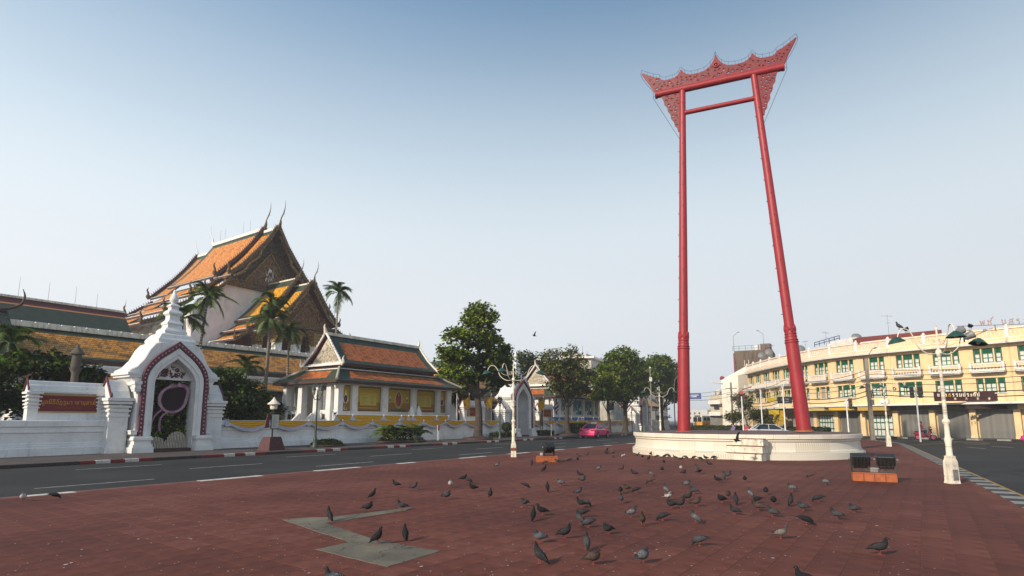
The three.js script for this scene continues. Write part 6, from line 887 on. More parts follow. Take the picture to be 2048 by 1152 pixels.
{ const t = thing('cable_box', 'small grey junction box between the two right hand floodlights', 'junction box', [19.3, .245, -.6], .1); M('box_body', rb(.16, .11, .2, .02, 0, .055, 0), MT.greyMetal, t); M('cable', [tube([[0, .05, -.1], [.04, .02, -.16], [0, .1, -.22]], .01, 5), tube([[0, .05, .1], [.03, .02, .16], [0, .1, .22]], .01, 5)], MT.greyMetal, t); M('lid', rb(.18, .02, .22, .006, 0, .118, 0), MT.steel, t); }
plinthFlood(20.55, -12.05, -PI / 2 + .62, .86, 3, 'carrying one floodlight left of the platform'); flood(20.62, -12.0, PI / 2 + .95, -.75, 'single black floodlight on the left hand plinth'); { const t = thing('cable_box', 'small grey junction box beside the single left hand floodlight', 'junction box', [20.62, .245, -12.35], .4); M('box_body', rb(.14, .12, .14, .03, 0, .06, 0), MT.steel, t); M('lid', rb(.15, .02, .15, .006, 0, .125, 0), MT.greyMetal, t); }

function greenLamp(label, X, Z, h = 4.0) { const t = thing('green_lamp_post', label, 'street lamp', [X, 0, Z], .4, 'dark green lantern posts along the pavement'); M('post', lathe([[.2, 0], [.2, .12], [.15, .2], [.12, .5], [.14, .56], [.075, .66], [.06, 1.6], [.075, 1.64], [.05, 1.7], [.045, h - .8], [.08, h - .75], [.04, h - .68], [.03, h - .4], [0, h - .3]], 12), MT.postGreen, t);
  for (const s of [-1, 1]) { const a = M('arm', tube([[0, h - .9, 0], [s * .25, h - 1.0, 0], [s * .42, h - .85, 0], [s * .45, h - .72, 0]], .025, 6), MT.postGreen, t); M('lantern', [lathe([[.03, h - .74], [.06, h - .7], [.13, h - .4], [.02, h - .4]], 6).translate(s * .45, 0, 0)], mat([.34, .33, .26], .3), a); M('lantern_cap', lathe([[.17, h - .4], [.15, h - .34], [.09, h - .22], [.1, h - .2], [.03, h - .12], [.04, h - .08], [0, h]], 8).translate(s * .45, 0, 0), MT.postGreen, a); M('lantern_rib', [0, 1, 2, 3, 4, 5].map(k => bar([s * .45 + .06 * Math.cos(k * PI / 3), h - .7, .06 * Math.sin(k * PI / 3)], [s * .45 + .135 * Math.cos(k * PI / 3), h - .4, .135 * Math.sin(k * PI / 3)], .01, .01, 4)), MT.postGreen, a); } return t; }
greenLamp('green lantern post in front of the pavilion steps', 23.14, -30.5); greenLamp('green lantern post left of the open gate', 43.0, -30.2); greenLamp('green lantern post in front of the farthest gate', 78.5, -30.2); { const t = thing('stone_lantern', 'tall weathered stone lantern behind the wall left of the spire gate', 'stone lantern', [12.95, 0, -39]); M('shaft', lathe([[.4, 0], [.35, .3], [.22, .5], [.19, 4.4], [.3, 4.6], [.32, 4.7]], 8), mat([.13, .11, .095], .9, { map: T.grime }, 1.5), t); M('lantern_house', lathe([[.23, 4.7], [.26, 4.8], [.23, 5.4], [.28, 5.5]], 6), mat([.11, .095, .085], .9, { map: T.grime }, 1), t); M('lantern_roof', lathe([[.4, 5.5], [.36, 5.56], [.22, 5.75], [.11, 5.85], [.08, 6.0], [0, 6.1]], 6), mat([.10, .09, .08], .9, { map: T.grime }, 1), t); }
{ const t = thing('notice_stand', 'small white notice board on a flared maroon base by the kerb', 'notice stand', [19.85, 0, -30.1], .2); M('flared_base', squareTier([[.62, .45, 0], [.6, .43, .08], [.42, .3, .72], [.4, .28, .76]]), mat([.085, .016, .02], .7, { map: T.noise }, 1), t); M('post', cy(.045, .045, 1.9, 0, .7, 0, 8), MT.blackMetal, t); M('board', [rb(.62, .86, .05, .01, .1, 1.65, .05)], MT.blackMetal, t); panel('notice_sheet', .54, .78, canvasMat(128, 192, (g, w, h) => { g.fillStyle = '#b9b6ad'; g.fillRect(0, 0, w, h); g.fillStyle = '#6b685f'; for (let i = 0; i < 11; i++) g.fillRect(14, 18 + i * 15, 60 + 40 * hash2(i, 7, 2), 4); }), t, .1, 1.65, .08); M('maroon_flag_panel', ext([[-.62, 1.25], [-.28, 1.3], [-.28, 2.05], [-.42, 2.1]], .04), MT.maroon, t); M('lantern_top', [lathe([[.34, 2.62], [.36, 2.68], [.2, 2.8], [.1, 2.92], [.06, 3.0], [0, 3.08]], 10), lathe([[.18, 2.35], [.22, 2.62], [0, 2.62]], 8)], MT.stain, t); }
function prohibit(label, X, Z) { const t = thing('no_parking_sign', label, 'traffic sign', [X, 0, Z], .5, 'small round signs on stands'); M('stand', [bar([-.2, 0, 0], [-.2, .85, 0], .02), bar([.2, 0, 0], [.2, .85, 0], .02), bar([-.2, .4, 0], [.2, .4, 0], .015), bx(.46, .5, .03, 0, 1.05, 0)], MT.trim, t); M('disc', new THREE.CylinderGeometry(.2, .2, .03, 20).rotateX(PI / 2).translate(0, 1.08, .03), mat([.04, .05, .2], .5), t); M('red_ring', [new THREE.TorusGeometry(.19, .035, 6, 22).translate(0, 1.08, .05), bx(.36, .05, .02, 0, 1.08, .05, 0, 0, -.78)], mat([.4, .02, .03], .5), t); return t; }
prohibit('round no parking sign right of the shrub bed', 37.65, -33); prohibit('round no parking sign right of the open gate', 55.9, -32.2);
{ const t = thing('notice_case', 'dark framed notice case beside the open gate', 'notice case', [54.6, 0, -32.7], .3); M('legs', [bar([-.4, 0, 0], [-.4, 1.1, 0], .04), bar([.4, 0, 0], [.4, 1.1, 0], .04)], MT.blackMetal, t); M('case', rb(1.0, 1.3, .14, .02, 0, 1.75, 0), MT.darkwood, t); M('case_roof', slabQuad([-.6, 2.42, .2], [.6, 2.42, .2], [.6, 2.6, -.15], [-.6, 2.6, -.15], .05), MT.brown, t); panel('notice_glass', .86, 1.1, canvasMat(64, 64, (g) => { g.fillStyle = '#2c2a28'; g.fillRect(0, 0, 64, 64); g.fillStyle = '#6d6558'; g.fillRect(10, 12, 44, 6); g.fillRect(10, 26, 38, 5); g.fillRect(10, 38, 42, 5); }), t, 0, 1.75, .075); }
// flags on poles behind the wall
function flag(label, X, Z, h, kind, dir = 1) { const t = thing('flag', label, 'flag', [X, 0, Z], 0, 'flags standing along the wall'); M('pole', cy(.03, .025, h, 0, 0, 0, 8), MT.whiteClean, t); const w = 1.7, y0 = h - 1.5, P = (u, v) => [dir * u * w * .8 * (1 - .25 * v * u), h - .12 - v * 1.15 - u * .8, .12 * Math.sin(u * 5 + v * 2)]; if (kind === 'yellow') M('cloth', grid((u, v) => P(u, v), 12, 6), mat([.66, .36, .01], .85, { side: THREE.DoubleSide }), t); else [[0, 1 / 6, [.42, .02, .03]], [1 / 6, 2 / 6, [.6, .6, .62]], [2 / 6, 4 / 6, [.03, .04, .16]], [4 / 6, 5 / 6, [.6, .6, .62]], [5 / 6, 1, [.42, .02, .03]]].forEach(([a, b, c]) => M('stripe', grid((u, v) => P(u, lerp(a, b, v)), 12, 2), mat(c, .85, { side: THREE.DoubleSide }), t)); void y0; return t; }
flag('striped red white and blue flag right of the large pavilion', 42.4, -34.85, 4.3, 'thai', .4); flag('yellow flag just left of the big tree trunk', 44.0, -34.6, 4.4, 'yellow', -.6); flag('yellow flag between the big tree and the open gate', 47.7, -34.6, 4.5, 'yellow', -.6); flag('yellow flag right of the open gate', 57.6, -34.2, 4.5, 'yellow', -.9); flag('striped flag in front of the blue bannered pavilion', 61.8, -34.6, 4.3, 'thai', -.7);

// --- cars
function sedan(name, label, cat, [X, Z], ry, paint, opt = {}) {
  const t = thing(name, label, cat, [X, ROAD, Z], ry);
  const arch = (cx) => { const a = []; for (let k = 0; k <= 10; k++) { const q = PI - k * PI / 10; a.push([cx + .36 * Math.cos(q), .30 + .36 * Math.sin(q)]); } return a; };
  const side = [[-2.2, .26], ...arch(-1.32), ...arch(1.42), [2.12, .24], [2.24, .36], [2.25, .55], [2.16, .7], [1.9, .8], [1.05, .95], [-1.5, 1.02], [-2.1, 1.0], [-2.22, .9], [-2.27, .6], [-2.26, .4]];
  M('body', ext(side, 1.72, .09), paint, t);
  const B = [-1.66, 1.15, .80], Tp = [-.95, .32, .57], yb = .97, yt = 1.45, F = (x, y, z) => [x, y, z];
  const frame = (y, k) => { const u = (y - yb) / (yt - yb); return [lerp(B[0], Tp[0], u), lerp(B[1], Tp[1], u), lerp(B[2], Tp[2], u) * k]; };
  M('roof', [grid((u, v) => [lerp(Tp[0] - .06, Tp[1] + .06, u), yt + .05 * Math.sin(u * PI) * Math.sin(v * PI), lerp(-Tp[2] - .03, Tp[2] + .03, v)], 8, 6)], paint, t);
  const q = (a, b, c, d) => quad(a, b, c, d), [x0, x1, w0] = B, [u0, u1, w1] = Tp;
  M('windscreen', q(F(x1, yb, w0 - .08), F(x1, yb, -w0 + .08), F(u1, yt, -w1 + .02), F(u1, yt, w1 - .02)), MT.glass, t); M('rear_window', q(F(x0, yb, -w0 + .08), F(x0, yb, w0 - .08), F(u0, yt, w1 - .02), F(u0, yt, -w1 + .02)), MT.glass, t);
  for (const s of [-1, 1]) { M('side_window', [q(F(x0 + .32, yb + .02, s * w0), F(-.28, yb + .02, s * w0), F(-.25, yt - .03, s * w1), F(u0 + .1, yt - .03, s * w1)), q(F(-.2, yb + .02, s * w0), F(x1 - .3, yb + .02, s * w0), F(u1 - .06, yt - .03, s * w1), F(-.19, yt - .03, s * w1))], MT.glass, t); M('pillar', [bar([x0, yb, s * (w0 - .02)], [u0, yt, s * w1], .045), bar([-.24, yb, s * w0], [-.22, yt, s * w1], .035), bar([x1, yb, s * (w0 - .02)], [u1, yt, s * w1], .04), bar([u0, yt, s * w1], [u1, yt, s * w1], .03)], paint, t); M('door_handle', [rb(.16, .03, .03, .01, -.55, .82, s * .87), rb(.16, .03, .03, .01, .45, .82, s * .87)], MT.chrome, t); M('mirror', rb(.14, .12, .16, .04, .88, 1.02, s * .95), paint, t); }
  for (const x of [-1.32, 1.42]) for (const s of [-1, 1]) { const w = M('wheel', new THREE.TorusGeometry(.235, .085, 10, 22).scale(1, 1, 1.1).translate(x, .31, s * .78), MT.rubber, t); M('rim', [new THREE.CylinderGeometry(.2, .2, .12, 18).rotateX(PI / 2).translate(x, .31, s * .8), ...[0, 1, 2, 3, 4].map(k => bx(.36, .04, .14, x, .31, s * .8, 0, 0, k * PI / 5))], MT.steel, w); }
  for (const s of [-1, 1]) { M('tail_light', rb(.1, .16, .34, .03, -2.22, .82, s * .62), MT.redLamp, t); M('headlight', rb(.14, .12, .36, .03, 2.13, .66, s * .62), MT.frosted, t); }
  M('number_plate', rb(.02, .12, .36, .004, -2.29, .7, 0), mat(opt.plate || [.6, .6, .6], .5), t); M('rear_bumper', rb(.14, .2, 1.66, .05, -2.25, .42, 0), paint, t); M('front_bumper', rb(.14, .2, 1.62, .05, 2.22, .4, 0), paint, t); M('grille', rb(.05, .1, .7, .02, 2.26, .56, 0), MT.black, t); M('underbody', bx(4.1, .18, 1.5, 0, .25, 0), MT.black, t);
  if (opt.taxi) { const s = M('taxi_sign', rb(.2, .16, .62, .05, -.3, 1.57, 0), mat([.66, .62, .5], .4), t); void s; M('roof_bar', bx(.12, .05, .5, -.3, 1.49, 0), MT.black, t); }
  return t;
}
const carPaint = (c) => new THREE.MeshPhysicalMaterial({ color: lin(...c), roughness: .35, clearcoat: 1, clearcoatRoughness: .08 });
sedan('taxi', 'bright pink taxi with a roof sign driving away on the temple road', 'taxi', [54.9, -26.3], .06, carPaint([.80, .018, .17]), { taxi: true, plate: [.55, .42, .04] });
sedan('silver_sedan', 'silver sedan passing behind the right swing pole', 'car', [61.3, -10.4], -1.15, carPaint([.46, .48, .50]));
sedan('pink_sedan', 'magenta car cut off by the right edge of the picture', 'car', [60.2, 10.5], 1.35, carPaint([.50, .012, .16]));
// --- smooth bodies for the people: capsules joined and polygonised
function figure(bones, colours, cell = .03) { // bones [ax,ay,az,bx,by,bz,ra,rb,colourIndex]
  let lo = [9, 9, 9], hi = [-9, -9, -9]; for (const b of bones) for (const k of [0, 3]) for (let c = 0; c < 3; c++) { lo[c] = Math.min(lo[c], b[k + c] - .2); hi[c] = Math.max(hi[c], b[k + c] + .2); }
  const size = Math.max(hi[0] - lo[0], hi[1] - lo[1], hi[2] - lo[2]), res = Math.min(72, Math.ceil(size / cell)), mc = new MarchingCubes(res, MT.skin, false, false, 60000), mid = [0, 1, 2].map(c => (lo[c] + hi[c]) / 2), half = size / 2;
  const dist = (b, x, y, z) => { const ax = x - b[0], ay = y - b[1], az = z - b[2], dx = b[3] - b[0], dy = b[4] - b[1], dz = b[5] - b[2], l = dx * dx + dy * dy + dz * dz || 1e-9, u = clamp((ax * dx + ay * dy + az * dz) / l, 0, 1); return Math.hypot(ax - dx * u, ay - dy * u, az - dz * u) - lerp(b[6], b[7], u); };
  for (let k = 0; k < res; k++) for (let j = 0; j < res; j++) for (let i = 0; i < res; i++) { const x = mid[0] + (i - res / 2) / (res / 2) * half, y = mid[1] + (j - res / 2) / (res / 2) * half, z = mid[2] + (k - res / 2) / (res / 2) * half; let s = 0; for (const b of bones) { const d = dist(b, x, y, z); if (d < .3) s += Math.exp(-d * 32); } mc.field[i + j * res + k * res * res] = s > 0 ? Math.log(s) / 32 : -.3; }
  mc.isolation = 0; mc.update(); const n = mc.count, pos = mc.positionArray.slice(0, n * 3), nor = mc.normalArray.slice(0, n * 3), col = new Float32Array(n * 3);
  for (let v = 0; v < n; v++) { const x = mid[0] + pos[v * 3] * half, y = mid[1] + pos[v * 3 + 1] * half, z = mid[2] + pos[v * 3 + 2] * half; pos[v * 3] = x; pos[v * 3 + 1] = y; pos[v * 3 + 2] = z; let best = 9, ci = 0; for (const b of bones) { const d = dist(b, x, y, z); if (d < best) { best = d; ci = b[8]; } } const c = colours[ci]; col[v * 3] = c[0]; col[v * 3 + 1] = c[1]; col[v * 3 + 2] = c[2]; }
  const g = new THREE.BufferGeometry(); g.setAttribute('position', new THREE.Float32BufferAttribute(pos, 3)); g.setAttribute('normal', new THREE.Float32BufferAttribute(nor, 3)); g.setAttribute('color', new THREE.Float32BufferAttribute(col, 3)); return g;
}
const bodyMat = new THREE.MeshStandardMaterial({ vertexColors: true, roughness: .85 });
const SK = [.34, .19, .12];
const seated = (s) => { const b = []; b.push([0, .58, 0, .02, .82, 0, .14, .13, 0], [.02, .82, 0, .04, 1.1, 0, .15, .12, 0], [.04, 1.08, 0, .05, 1.2, 0, .06, .055, 2], [.06, 1.3, 0, .08, 1.34, 0, .095, .09, 2], [.155, 1.31, 0, .165, 1.30, 0, .022, .018, 2]); for (const q of [-1, 1]) { b.push([.03, 1.1, q * .13, .05, 1.08, q * .2, .075, .07, 0], [.05, 1.08, q * .2, .16, .84, q * .22, .06, .05, 0], [.16, .84, q * .22, s, s > .4 ? .9 : .68, q * .16, .045, .035, 2], [s, s > .4 ? .9 : .68, q * .16, s + .07, s > .4 ? .9 : .66, q * .15, .035, .028, 2]); for (let f = 0; f < 4; f++) b.push([s + .06, (s > .4 ? .9 : .66), q * (.13 + f * .02), s + .12, (s > .4 ? .885 : .63), q * (.13 + f * .02), .011, .009, 2]); b.push([0, .56, q * .09, .42, .58, q * .13, .095, .075, 1], [.42, .58, q * .13, .4, .16, q * .12, .07, .05, 1], [.4, .12, q * .12, .52, .08, q * .13, .05, .035, 3]); } return b; };
function person(label, X, Y, Z, ry, bones, cols, hair, group) { const t = thing('person', label, 'person', [X, Y, Z], ry, group); M('figure', figure(bones, cols), bodyMat, t); M('hair', sp(.108, .055, 1.345, 0, .98, 1.02, .95, 12), mat(hair, .8), t); M('face', [sp(.012, .165, 1.34, .035, 1, 1, 1, 6), sp(.012, .165, 1.34, -.035, 1, 1, 1, 6), bx(.01, .01, .045, .168, 1.27, 0)], MT.black, t); return t; }
person('person in a purple top sitting near the hedge between the swing poles', 60.6, ROAD + .02, -13.6, 2.4, seated(.3), [[.16, .13, .26], [.05, .05, .08], SK, [.03, .03, .03]], [.015, .012, .01], 'people sitting at the street corner');
person('person in a red top sitting near the hedge between the swing poles', 61.0, ROAD + .02, -12.5, 3.0, seated(.3), [[.40, .02, .03], [.06, .03, .04], SK, [.03, .03, .03]], [.015, .012, .01], 'people sitting at the street corner');
for (const [x, z, r, l] of [[60.6, -13.6, 2.4, 'stool under the person in the purple top'], [61.0, -12.5, 3.0, 'stool under the person in the red top']]) { const t = thing('stool', l, 'stool', [x, ROAD, z], r, 'low plastic stools'); M('seat', rb(.34, .05, .34, .02, 0, .44, 0), mat([.3, .03, .03], .5), t); for (const [a, b] of [[1, 1], [1, -1], [-1, 1], [-1, -1]]) M('leg', bar([a * .15, .42, b * .15], [a * .17, 0, b * .17], .018), mat([.3, .03, .03], .5), t); }
function scooter(label, riderLabel, X, Z, ry, paint, cols, helmet) {
  const t = thing('motor_scooter', label, 'motor scooter', [X, ROAD, Z], ry, 'motor scooters on the road');
  for (const x of [-.62, .66]) { const w = M('wheel', new THREE.TorusGeometry(.23, .055, 8, 20).translate(x, .285, 0), MT.rubber, t); M('rim', new THREE.CylinderGeometry(.18, .18, .05, 14).rotateX(PI / 2).translate(x, .285, 0), mat([.4, .08, .12], .4), w); }
  M('body_shell', [ext([[-.85, .5], [-.6, .42], [-.2, .3], [.25, .28], [.38, .36], [.5, .85], [.44, .95], [.34, .9], [.26, .46], [-.05, .46], [-.2, .7], [-.8, .76], [-.95, .7]], .26, .05)], paint, t); M('front_fender', ext([[.42, .5], [.55, .6], [.8, .58], [.92, .42], [.82, .44], [.66, .5]], .14, .02), mat([.5, .52, .55], .4), t); M('seat', rb(.68, .1, .24, .04, -.48, .8, 0), MT.black, t); M('fork', [bar([.66, .285, .07], [.48, .95, .05], .025), bar([.66, .285, -.07], [.48, .95, -.05], .025)], MT.greyMetal, t); M('handlebar', [bar([.44, 1.02, -.32], [.44, 1.02, .32], .018), rb(.16, .14, .2, .04, .5, .98, 0)], MT.black, t); M('headlight', sp(.07, .58, .96, 0, .6, 1, 1, 8), MT.frosted, t); M('tail_light', rb(.05, .08, .14, .02, -.93, .66, 0), MT.redLamp, t); M('exhaust', [bar([-.2, .28, -.16], [-.85, .34, -.17], .05)], MT.steel, t);
  for (const s of [-1, 1]) M('mirror', [bar([.46, 1.02, s * .22], [.44, 1.2, s * .28], .008), sp(.05, .44, 1.22, s * .28, .4, .7, 1, 8)], MT.black, t);
  const p = thing('person', riderLabel, 'person', [X - .38 * Math.cos(ry), ROAD + .3, Z + .38 * Math.sin(ry)], ry, 'scooter riders'); M('figure', figure(seated(.72).map(b => { const k = [...b]; return k; }), cols), bodyMat, p); M('helmet', [sp(.135, .06, 1.345, 0, 1.05, 1, .95, 14)], helmet, p); M('visor', sp(.125, .085, 1.33, 0, 1, .6, .9, 10), MT.glass, p);
}
scooter('red and white scooter crossing in front of the grey shutters', 'rider in a dark red jacket on the red and white scooter', 66.2, 2.25, -1.2, carPaint([.22, .01, .03]), [[.20, .02, .03], [.03, .03, .05], SK, [.03, .03, .03]], mat([.10, .015, .02], .3));
scooter('far scooter on the street left of the yellow bus', 'rider in white on the far scooter beside the left swing pole', 112, -32.4, PI - .1, carPaint([.3, .02, .04]), [[.6, .58, .56], [.2, .03, .05], SK, [.03, .03, .03]], mat([.14, .02, .02], .4));
// --- yellow bus far down the street
{ const t = thing('bus', 'orange and white bus coming up the far street', 'bus', [144, ROAD, -38.2], PI - .27); M('body', [rb(10, 1.5, 2.5, .12, 0, 2.25, 0)], mat([.62, .60, .55], .5), t); M('lower_body', rb(10.04, 1.1, 2.54, .1, 0, .98, 0), mat([.62, .27, .02], .5), t); M('windscreen', [bx(.04, 1.1, 1.05, 5.02, 2.1, .58), bx(.04, 1.1, 1.05, 5.02, 2.1, -.58)], MT.glass, t); for (const s of [-1, 1]) { for (let k = 0; k < 6; k++) M('side_window', bx(1.2, .8, .03, -3.8 + k * 1.5, 2.2, s * 1.26), MT.glass, t); M('headlight', sp(.13, 5.03, .9, s * .9, .4, 1, 1, 8), MT.frosted, t); for (const x of [-3, 3.2]) M('wheel', new THREE.CylinderGeometry(.48, .48, .3, 18).rotateX(PI / 2).translate(x, .48, s * 1.15), MT.rubber, t); } M('bumper', rb(.12, .25, 2.4, .04, 5.06, .55, 0), MT.greyMetal, t); M('route_board', bx(.05, .3, 1.6, 5.03, 2.88, 0), MT.black, t); }
sedan('parked_car', 'grey car following behind the bus on the far street', 'car', [150, -36.2], PI - .27, carPaint([.2, .22, .24]));
// --- traffic lights and poles at the junction
function signal(label, X, Z, h, ry, opt = {}) { const t = thing('traffic_light', label, 'traffic light', [X, ROAD, Z], ry, 'traffic lights at the junction'); M('pole', cy(.07, .06, h, 0, 0, 0, 10), MT.whiteClean, t); for (const s of opt.two ? [-1, 1] : [1]) { const hd = M('signal_head', rb(.3, .95, .28, .03, s * .3, h - .35, .1), MT.blackMetal, t); [[.28, [.10, .012, .012]], [0, [.10, .07, .01]], [-.28, [.012, .06, .03]]].forEach(([dy, c]) => { M('lens', new THREE.CylinderGeometry(.09, .09, .03, 14).rotateX(PI / 2).translate(s * .3, h - .35 + dy, .25), mat(c, .25), hd); M('hood', new THREE.CylinderGeometry(.11, .11, .14, 12, 1, true, -PI / 2, PI).rotateX(PI / 2).translate(s * .3, h - .35 + dy, .3), MT.blackMetal, hd); }); } if (opt.disc) M('red_disc', new THREE.CylinderGeometry(.17, .17, .04, 22).rotateX(PI / 2).translate(0, h + .35, 0), mat([.34, .02, .03], .5), t); if (opt.arrow) M('arrow_board', ext([[-.2, h + .5], [.9, h + .8], [.95, h + .94], [.2, h + .72]], .05), mat([.16, .05, .05], .6), t); return t; }
signal('traffic light with a red disc between the swing poles', 56.8, -11.9, 4.1, -1.5, { two: true, disc: true, arrow: true }); signal('white traffic light pole left of the double street lamp', 63.4, -11.4, 5.0, -1.5, { two: true }); signal('traffic light in front of the grey shutters behind the scooter', 60.6, 1.7, 4.6, -1.5, { two: true }); signal('slim white signal pole left of the concrete pole', 60.8, -3.6, 3.7, -1.5);
{ const t = thing('double_street_lamp', 'white street lamp with two curved arms left of the right swing pole', 'street lamp', [61.2, ROAD, -8.95], -1.2); M('pole', cy(.08, .05, 4.6, 0, 0, 0, 10), MT.whiteClean, t); for (const s of [-1, 1]) { const a = M('arm', tube([[s * .02, 4.2, 0], [s * .1, 5.3, 0], [s * .45, 5.75, 0], [s * 1.1, 5.8, 0]], .035, 6, 20), MT.whiteClean, t); M('lamp_head', rb(.5, .09, .18, .03, s * 1.3, 5.78, 0), MT.greyMetal, a); } }
{ const t = thing('utility_pole', 'concrete utility pole with transformer boxes in front of the yellow shophouse', 'utility pole', [62.4, ROAD, -1.82], .3); M('pole', squareTier([[.17, .17, 0], [.12, .12, 7.6]]), mat([.34, .30, .25], .9, { map: T.grime }, 2), t); M('crossarm', [bx(1.8, .1, .1, 0, 5.6, .14), bx(1.4, .1, .1, 0, 4.5, .14)], MT.greyMetal, t); M('insulator', [-.8, -.4, .4, .8].map(x => cy(.04, .03, .16, x, 5.65, .14, 6)), MT.stain, t); M('cable_coil', new THREE.TorusGeometry(.28, .035, 6, 18).translate(-.3, 4.15, .2), MT.black, t); M('meter_box', rb(.36, .5, .25, .03, -.35, 3.5, .12), MT.greyMetal, t); const a = M('lamp_arm', tube([[0, 7.2, 0], [-.3, 7.9, .2], [-1.0, 8.35, .3], [-1.6, 8.4, .35]], .03, 6, 16), MT.greyMetal, t); M('lamp_head', rb(.5, .09, .18, .03, -1.75, 8.38, .35), MT.greyMetal, a); }
{ const t = thing('utility_pole', 'dark utility pole in front of the white corner building', 'utility pole', [100.2, ROAD, -22.6], .2); M('pole', squareTier([[.16, .16, 0], [.12, .12, 8.2]]), MT.concrete, t); M('crossarm', [bx(.1, .1, 1.8, .1, 7.2, 0), bx(.1, .1, 1.6, .1, 6.2, 0)], MT.brown, t); M('transformer', [cy(.3, .3, .8, .3, 5.0, .1, 12)], MT.greyMetal, t); }
{ const t = thing('street_name_gantry', 'blue direction sign hanging over the far street on a bracket', 'road sign', [90.5, ROAD, -26.6], -1.45); M('post', cy(.1, .08, 6.4, -2.6, 0, 0, 10), MT.greyMetal, t); M('bracket', bar([-2.6, 5.0, 0], [2.6, 5.0, 0], .05), MT.greyMetal, t); M('sign_face', rb(2.0, .95, .05, .02, .6, 5.65, 0), mat([.03, .06, .22], .5), t); M('white_marks', [bx(1.2, .1, .02, .6, 5.8, .035), bx(.8, .1, .02, .5, 5.55, .035), ext([[-.3, 5.65], [-.05, 5.8], [-.05, 5.5]], .02).translate(0, 0, .035)], MT.whiteClean, t); const a = M('lamp_arm', tube([[-2.6, 6.2, 0], [-2.2, 8.6, 0], [-1.2, 8.9, 0], [-.6, 8.8, 0]], .04, 6, 16), MT.greyMetal, t); M('lamp_head', rb(.7, .1, .2, .03, -.3, 8.78, 0), MT.stain, a); }
{ const t = thing('surveillance_mast', 'grey steel mast with camera boxes left of the left swing pole', 'mast', [64.5, ROAD, -23.6], .4); M('mast', cy(.12, .07, 8.0, 0, 0, 0, 10), MT.greyMetal, t); M('camera_box', [rb(.5, .5, .3, .03, -.4, 6.6, 0), rb(.2, .25, .2, .03, .2, 8.0, 0)], MT.stain, t); M('cabinet', rb(.5, 1.0, .4, .03, 0, 2.4, .2), MT.greyMetal, t); M('bracket', bx(.5, .05, .05, -.25, 6.4, 0), MT.greyMetal, t); }
{ const t = thing('slim_post', 'thin dark post with small direction arms left of the surveillance mast', 'sign post', [60.4, ROAD, -24.4], .2); M('post', cy(.05, .04, 3.4, 0, 0, 0, 8), MT.blackMetal, t); M('sign_arm', [bx(.9, .14, .03, .4, 3.0, 0)], MT.blackMetal, t); M('sign_arm', [bx(.7, .14, .03, -.3, 2.7, 0)], MT.blackMetal, t); }
// --- small shrine roof and wall corner at the far end of the temple
{ const t = thing('corner_shrine', 'small white shrine with an orange roof behind the far lamp post', 'shrine', [99.5, 0, -38.5]); M('wall', bx(5.2, 4.2, 4, 0, 2.1, 0), MT.white, t); for (const x of [-1.6, 0, 1.6]) M('window', bx(.8, 1.3, .1, x, 2.7, 2.03), MT.glass, t); for (const z of [-1.2, 1.2]) M('window', bx(.1, 1.3, .8, -2.63, 2.7, z), MT.glass, t); M('roof', [slabQuad([-3.2, 4.2, 2.8], [3.2, 4.2, 2.8], [2.4, 6.2, 0], [-2.4, 6.2, 0], .12), slabQuad([3.2, 4.2, -2.8], [-3.2, 4.2, -2.8], [-2.4, 6.2, 0], [2.4, 6.2, 0], .12), slabQuad([-3.2, 4.2, -2.8], [-3.2, 4.2, 2.8], [-2.4, 6.2, 0], [-2.4, 6.2, 0], .12), slabQuad([3.2, 4.2, 2.8], [3.2, 4.2, -2.8], [2.4, 6.2, 0], [2.4, 6.2, 0], .12)], MT.roofAmber, t); M('eave', bx(6.5, .2, 5.7, 0, 4.12, 0), MT.brown, t); M('ridge', bx(5, .16, .3, 0, 6.2, 0), MT.stain, t); }
// --- overhead cables
function cable(label, pts, r = .018) { const P = []; for (let i = 0; i < pts.length - 1; i++) for (let k = 0; k < 8; k++) { const u = k / 8; P.push(V(lerp(pts[i][0], pts[i + 1][0], u), lerp(pts[i][1], pts[i + 1][1], u) - .55 * 4 * u * (1 - u), lerp(pts[i][2], pts[i + 1][2], u))); } P.push(V(...pts[pts.length - 1])); tag(M('overhead_cable', tube(P, r, 4, P.length * 2), MT.black), label, 'cable', 'overhead cables'); }
['highest', 'second', 'third', 'fourth', 'fifth', 'lowest'].forEach((w, i) => { const y = 6.4 - i * .42 - (i > 3 ? .25 : 0); cable(`${w} of the overhead cables strung along the yellow shophouse front`, [[57.5, y + .3, 17.5], [62.4, y, -1.7 + i * .02], [73.5, y, -10.5], [88, y, -18.6], [100.2, y + .4, -22.6]], i > 3 ? .04 : .024); });
['upper', 'middle', 'lower'].forEach((w, i) => cable(`${w} overhead cable crossing the far street`, [[90.4, 6.3 - i * .5, -29.4], [100.2, 7.2 - i * .7, -22.6]], .025));
['upper', 'lower'].forEach((w, i) => cable(`${w} sagging cable bundle running down the far street`, [[100.2, 7 - i, -22.6], [140, 8 - i, -34.5], [180, 8 - i, -46]], .04));

